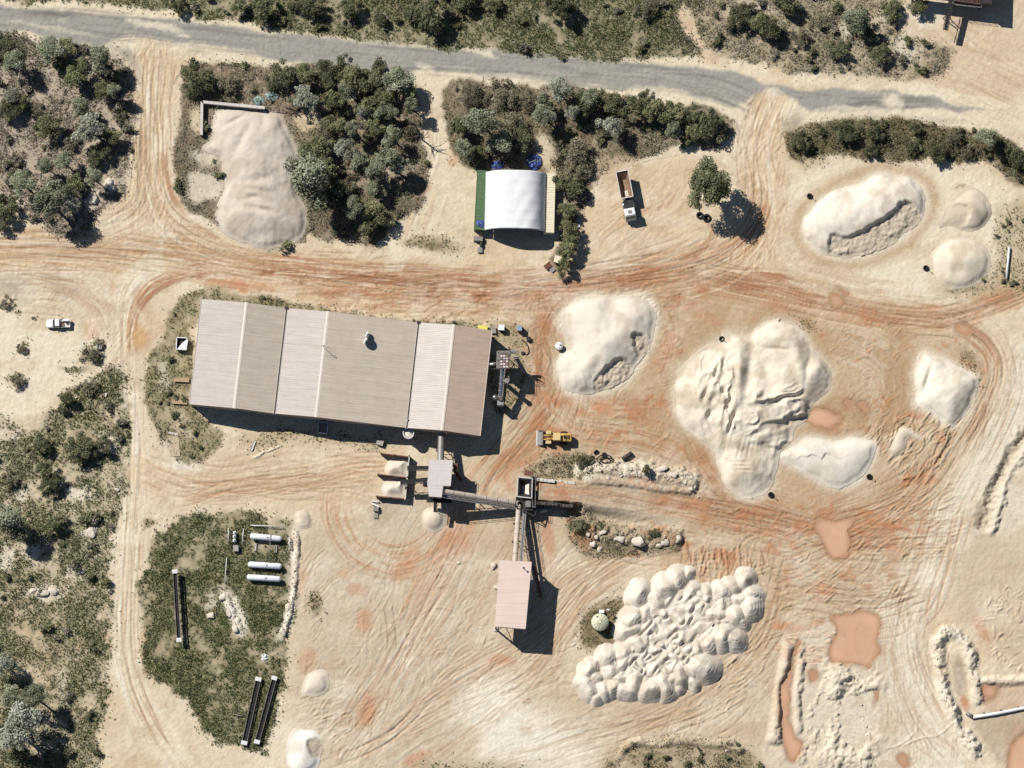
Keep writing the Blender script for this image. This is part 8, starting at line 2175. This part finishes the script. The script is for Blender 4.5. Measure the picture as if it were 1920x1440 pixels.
# low shrubs, each a plant of its own
def shrub(seed, pal, n_, R0=0.9, size=0.26):
    rr = random.Random(seed); cl = []
    for i in range(9):
        a = rr.uniform(0, 6.28); q = rr.uniform(0, 0.65) * R0
        cl.append((q * math.cos(a), q * math.sin(a), R0 * rr.uniform(0.3, 0.75), R0 * rr.uniform(0.25, 0.42)))
    co, col = leaves(cl, n_, size, pal, seed)
    return leaf_mesh('shrub', co, col)
SHR = {'dark': [shrub(70 + i, DARK, 420) for i in range(3)], 'olive': [shrub(80 + i, OLV, 380) for i in range(3)], 'grey': [shrub(90 + i, [C(150, 144, 120), C(128, 122, 98), C(168, 160, 138), C(96, 92, 70)], 330) for i in range(3)]}
FILL = [(Z_NW, 54, ('olive', 'grey', 'grey', 'dark', 'grey'), (6, 17), 'low shrub on the leaf litter of the western woodland'),
        (Z_N, 30, ('dark', 'grey', 'olive'), (6, 17), 'low shrub on the strip north of the sealed road'),
        (Z_NE2, 40, ('dark', 'grey', 'olive'), (6, 17), 'low shrub in the scrub near the red plant'),
        (Z_MID, 34, ('dark', 'olive', 'grey'), (6, 17), 'low shrub between the trees around the beige stockpile'),
        (Z_SH, 28, ('dark', 'olive', 'grey'), (6, 17), 'low shrub between the trees above the white shelter'),
        (Z_NEB, 14, ('dark', 'olive'), (5, 11), 'low shrub in the north-east hedge'),
        (Z_E, 16, ('olive', 'dark'), (4, 9), 'low shrub in the weeds at the right edge'),
        (Z_W, 46, ('dark', 'olive', 'grey', 'grey'), (6, 18), 'low shrub in the rough western scrub'),
        (Z_S, 12, ('dark', 'olive'), (5, 11), 'low shrub on the bank at the bottom edge'),
        (Z_SHED, 16, ('dark', 'olive'), (5, 10), 'low shrub in the grass around the long shed')]
rr = random.Random(21)
shed_px = [(350, 560), (375, 552), (925, 615), (905, 830), (352, 770)]
solid = [np.array(O['nw'], float), np.array(shed_px, float), np.array([(885, 305), (1048, 305), (1045, 450), (885, 450)], float)]
SHNAME = {'dark': 'dark low shrub', 'olive': 'olive-green low shrub', 'grey': 'grey low shrub'}
for Z, n_, kinds, (r0, r1), lab in FILL:
    P = spline(Z, True, 12); lo = np.maximum(P.min(0), -20); hi = np.minimum(P.max(0), (1940, 1460)); spots = []
    while len(spots) < n_:
        u = rr.uniform(lo[0], hi[0]); v = rr.uniform(lo[1], hi[1])
        if not inside(np.array([u]), np.array([v]), P)[0]: continue
        if any(inside(np.array([u]), np.array([v]), q)[0] for q in solid): continue
        spots.append((u, v, rr.choice(kinds)))
    cnt = {}
    for u, v, kd in sorted(spots):
        cnt[kd] = cnt.get(kd, 0) + 1
        o = bpy.data.objects.new('shrub', rr.choice(SHR[kd])); COL.objects.link(o)
        p = WG(u, v); o.location = (p.x, p.y, p.z - 0.03); s_ = rr.uniform(r0, r1) * S / 0.9
        o.scale = (s_, s_ * rr.uniform(0.75, 1.25), s_ * rr.uniform(0.8, 1.2)); o.rotation_euler = (0, 0, rr.uniform(0, 6.28))
        tag(o, SHNAME[kd] + ', ' + ordn(cnt[kd]) + ', ' + lab.replace('low shrub ', ''), 'shrub', lab.replace('low shrub', 'low shrubs'))

# ------------------------------------------------------------------ undergrowth: leafy mass under and between the trees
def undergrowth(label, Z, dens, thr, hmax, pal, seed, skip=()):
    rs = np.random.RandomState(seed); P = spline(Z, True, 12)
    lo = np.maximum(P.min(0), -70); hi = np.minimum(P.max(0), (1990, 1510))
    n_ = int(dens * (hi[0] - lo[0]) * (hi[1] - lo[1]) * S * S)
    u = rs.uniform(lo[0], hi[0], n_); v = rs.uniform(lo[1], hi[1], n_)
    hf = fbm(u / 26 + seed, v / 26, 3, 71 + seed) * 0.7 + 0.5 * fbm(u / 9, v / 9 + seed, 2, 73)
    gd = GD[np.clip(np.searchsorted(VS, v), 0, len(VS) - 1), np.clip(np.searchsorted(US, u), 0, len(US) - 1)]
    ok = inside(u, v, P) & (hf > thr) & (gd > 0.15)
    for q in solid: ok &= ~inside(u, v, q)
    u, v, hf = u[ok], v[ok], hf[ok]; n_ = len(u)
    if n_ == 0: return
    X, Y = W(u, v, 0.0); ht = hmax * np.clip((hf - thr) * 1.6, 0.05, 1)
    z = ht * rs.rand(n_) ** 0.5 + 0.04
    nrm = rs.normal(size=(n_, 3)) * 0.6 + np.array([0, 0, 0.7]); nrm /= np.linalg.norm(nrm, axis=1)[:, None]
    t = np.cross(nrm, rs.normal(size=(n_, 3))); t /= np.linalg.norm(t, axis=1)[:, None]; b = np.cross(nrm, t)
    sz = rs.uniform(0.22, 0.48, n_)[:, None]; pos = np.stack([X, Y, z], 1)
    q = np.stack([pos - t * sz * 0.5, pos + b * sz * 0.24, pos + t * sz * 0.5, pos - b * sz * 0.24], 1)
    pi = ((fbm(u / 40, v / 40, 2, 77 + seed) + 1) * 0.5 * len(pal)).astype(int) + rs.randint(0, 2, n_)
    col = np.array(pal)[np.clip(pi, 0, len(pal) - 1)] * rs.uniform(0.7, 1.25, n_)[:, None]
    me = leaf_mesh('undergrowth', q.reshape(-1, 3), np.repeat(col, 4, 0))
    o = bpy.data.objects.new('undergrowth', me); COL.objects.link(o)
    tag(o, label, 'undergrowth', None, 'stuff')
UP = [C(106, 106, 70), C(128, 126, 84), C(150, 146, 104), C(160, 150, 122), C(130, 122, 92)]
undergrowth('leafy undergrowth around the beige stockpile', Z_MID, 13, -0.12, 1.3, UP, 1)
undergrowth('leafy undergrowth above the white shelter', Z_SH, 13, -0.12, 1.3, UP, 2)
undergrowth('leafy undergrowth of the north-east hedge', Z_NEB, 20, -0.15, 1.7, [C(78, 76, 48), C(94, 92, 58), C(112, 108, 70), C(128, 120, 84)], 3)
undergrowth('patchy undergrowth in the western woodland', Z_NW, 11, 0.18, 1.0, UP, 4)
undergrowth('patchy undergrowth north of the sealed road', Z_N, 8, 0.42, 0.5, UP, 5)
undergrowth('patchy undergrowth near the red plant', Z_NE2, 10, 0.15, 0.9, UP, 6)
undergrowth('patchy undergrowth in the western scrub', Z_W, 12, 0.02, 0.5, [C(104, 110, 66), C(122, 126, 78), C(146, 144, 98), C(162, 152, 120), C(130, 124, 90)], 7)
undergrowth('patchy undergrowth around the long shed', Z_SHED, 9, 0.1, 0.8, UP, 8)
undergrowth('dense green scrub left of the upper rubble bank', Z_G1, 18, -0.25, 0.9, [C(92, 96, 58), C(110, 112, 68), C(132, 128, 84)], 12)
undergrowth('patchy scrub on the upper rubble bank', Z_B1, 12, 0.12, 0.8, UP, 10)
undergrowth('patchy scrub on the lower rubble bank', Z_B2, 12, 0.02, 0.9, UP, 11)
undergrowth('patchy weeds on the bank at the bottom edge', Z_S, 10, 0.0, 0.8, UP, 9)

# ------------------------------------------------------------------ grass and weeds
GDF = np.maximum(GD * 0.95, boxblur(GD, 5) * 0.4) * (GD * 0 + 1)
GDF[RD_SL] *= 1 - RD_M
for k_ in O:
    _sl, _m = pmask(O[k_], 2, 2)
    GDF[_sl] *= 1 - _m
m_grass = attr_mat('grass_blades', 0.85, 0.1, 3.0, 0.0)
def grass(label, u0, v0, u1, v1, dens, pal, hgt, seed):
    rs = np.random.RandomState(seed)
    sl = win(u0, u1, v0, v1)
    g = GDF[sl] * np.clip(0.65 + 0.9 * N2[sl] + 0.5 * N3[sl], 0, 1.6)
    pr = np.clip(g, 0, None)
    area = (u1 - u0) * (v1 - v0) * S * S
    n_ = int(dens * pr.mean() * area)
    if n_ < 20: return
    flat = (pr / pr.sum()).reshape(-1)
    idx = rs.choice(flat.size, n_, p=flat)
    U_ = UU[sl].reshape(-1)[idx] + rs.uniform(-1, 1, n_) * CELL * 0.6; V_ = VV[sl].reshape(-1)[idx] + rs.uniform(-1, 1, n_) * CELL * 0.6
    X, Y = W(U_.astype(np.float64), V_.astype(np.float64), 0.0); Zg = GH[sl].reshape(-1)[idx]
    nb = 4
    ang = rs.rand(n_, nb) * 6.283; ln = hgt * rs.uniform(0.5, 1.3, (n_, nb)); out = rs.uniform(0.25, 0.85, (n_, nb)) * ln; up = ln * rs.uniform(0.35, 0.9, (n_, nb))
    wd = rs.uniform(0.06, 0.14, (n_, nb))
    bx = X[:, None] + rs.normal(0, 0.05, (n_, nb)); by = Y[:, None] + rs.normal(0, 0.05, (n_, nb)); bz = np.repeat(Zg[:, None], nb, 1)
    ca, sa = np.cos(ang), np.sin(ang)
    tri = np.stack([np.stack([bx - sa * wd, by + ca * wd, bz - 0.02], -1), np.stack([bx + sa * wd, by - ca * wd, bz - 0.02], -1), np.stack([bx + ca * out, by + sa * out, bz + up], -1)], 2)
    co = tri.reshape(-1, 3)
    cl = np.array(pal)[rs.randint(0, len(pal), n_)] * rs.uniform(0.75, 1.25, n_)[:, None]
    col = np.repeat(cl, nb * 3, 0)
    me = bpy.data.meshes.new('grass'); nf = n_ * nb
    me.vertices.add(nf * 3); me.vertices.foreach_set('co', co.astype(np.float32).reshape(-1))
    me.loops.add(nf * 3); me.loops.foreach_set('vertex_index', np.arange(nf * 3, dtype=np.int32))
    me.polygons.add(nf); me.polygons.foreach_set('loop_start', np.arange(0, nf * 3, 3, dtype=np.int32))
    me.update(calc_edges=True)
    at = me.attributes.new('Col', 'FLOAT_COLOR', 'POINT'); rgba = np.ones((nf * 3, 4), np.float32); rgba[:, :3] = col
    at.data.foreach_set('color', rgba.reshape(-1)); me.materials.append(m_grass)
    o = bpy.data.objects.new('grass', me); COL.objects.link(o)
    tag(o, label, 'grass', None, 'stuff')
PG = [C(110, 118, 68), C(90, 100, 56), C(142, 142, 90), C(70, 80, 44), C(182, 172, 124), C(82, 92, 50)]
PL = [C(186, 170, 150), C(160, 144, 122), C(128, 118, 92), C(204, 190, 172), C(92, 84, 60), C(112, 106, 78)]
grass('dry litter and tussocks under the western woodland', -76, 55, 262, 460, 24, PL, 0.42, 1)
grass('rough grass on the strip north of the sealed road', -76, -76, 1320, 122, 15, PG, 0.42, 2)
grass('rough grass and litter in the scrub near the red plant', 1260, -76, 1800, 150, 16, PL, 0.34, 3)
grass('rough grass around the beige stockpile', 318, 110, 812, 480, 8, PG, 0.32, 4)
grass('rough grass around the white shelter hedge', 830, 145, 1390, 515, 8, PG, 0.34, 5)
grass('green grass under the north-east hedge and weeds by the cones', 1460, 215, 1990, 580, 9, PG, 0.32, 6)
grass('green grass around the long shed', 262, 530, 1000, 885, 9, PG, 0.36, 7)
grass('tussocks in the western scrub', -76, 540, 245, 1510, 12, PG, 0.42, 8)
grass('green grass filling the gas compound', 255, 945, 620, 1415, 14, PG, 0.42, 9)
grass('weeds on the ramp banks and around the green tank', 985, 840, 1330, 1230, 8, PG, 0.32, 10)
grass('weeds along the bottom bank', 690, 930, 1450, 1510, 7, PG, 0.34, 11) if False else None
grass('weeds along the bottom edge', 760, 1370, 1460, 1510, 9, PG, 0.34, 12)
grass('weeds beside the eastern piles', 1480, 590, 1860, 770, 9, PG, 0.3, 13)
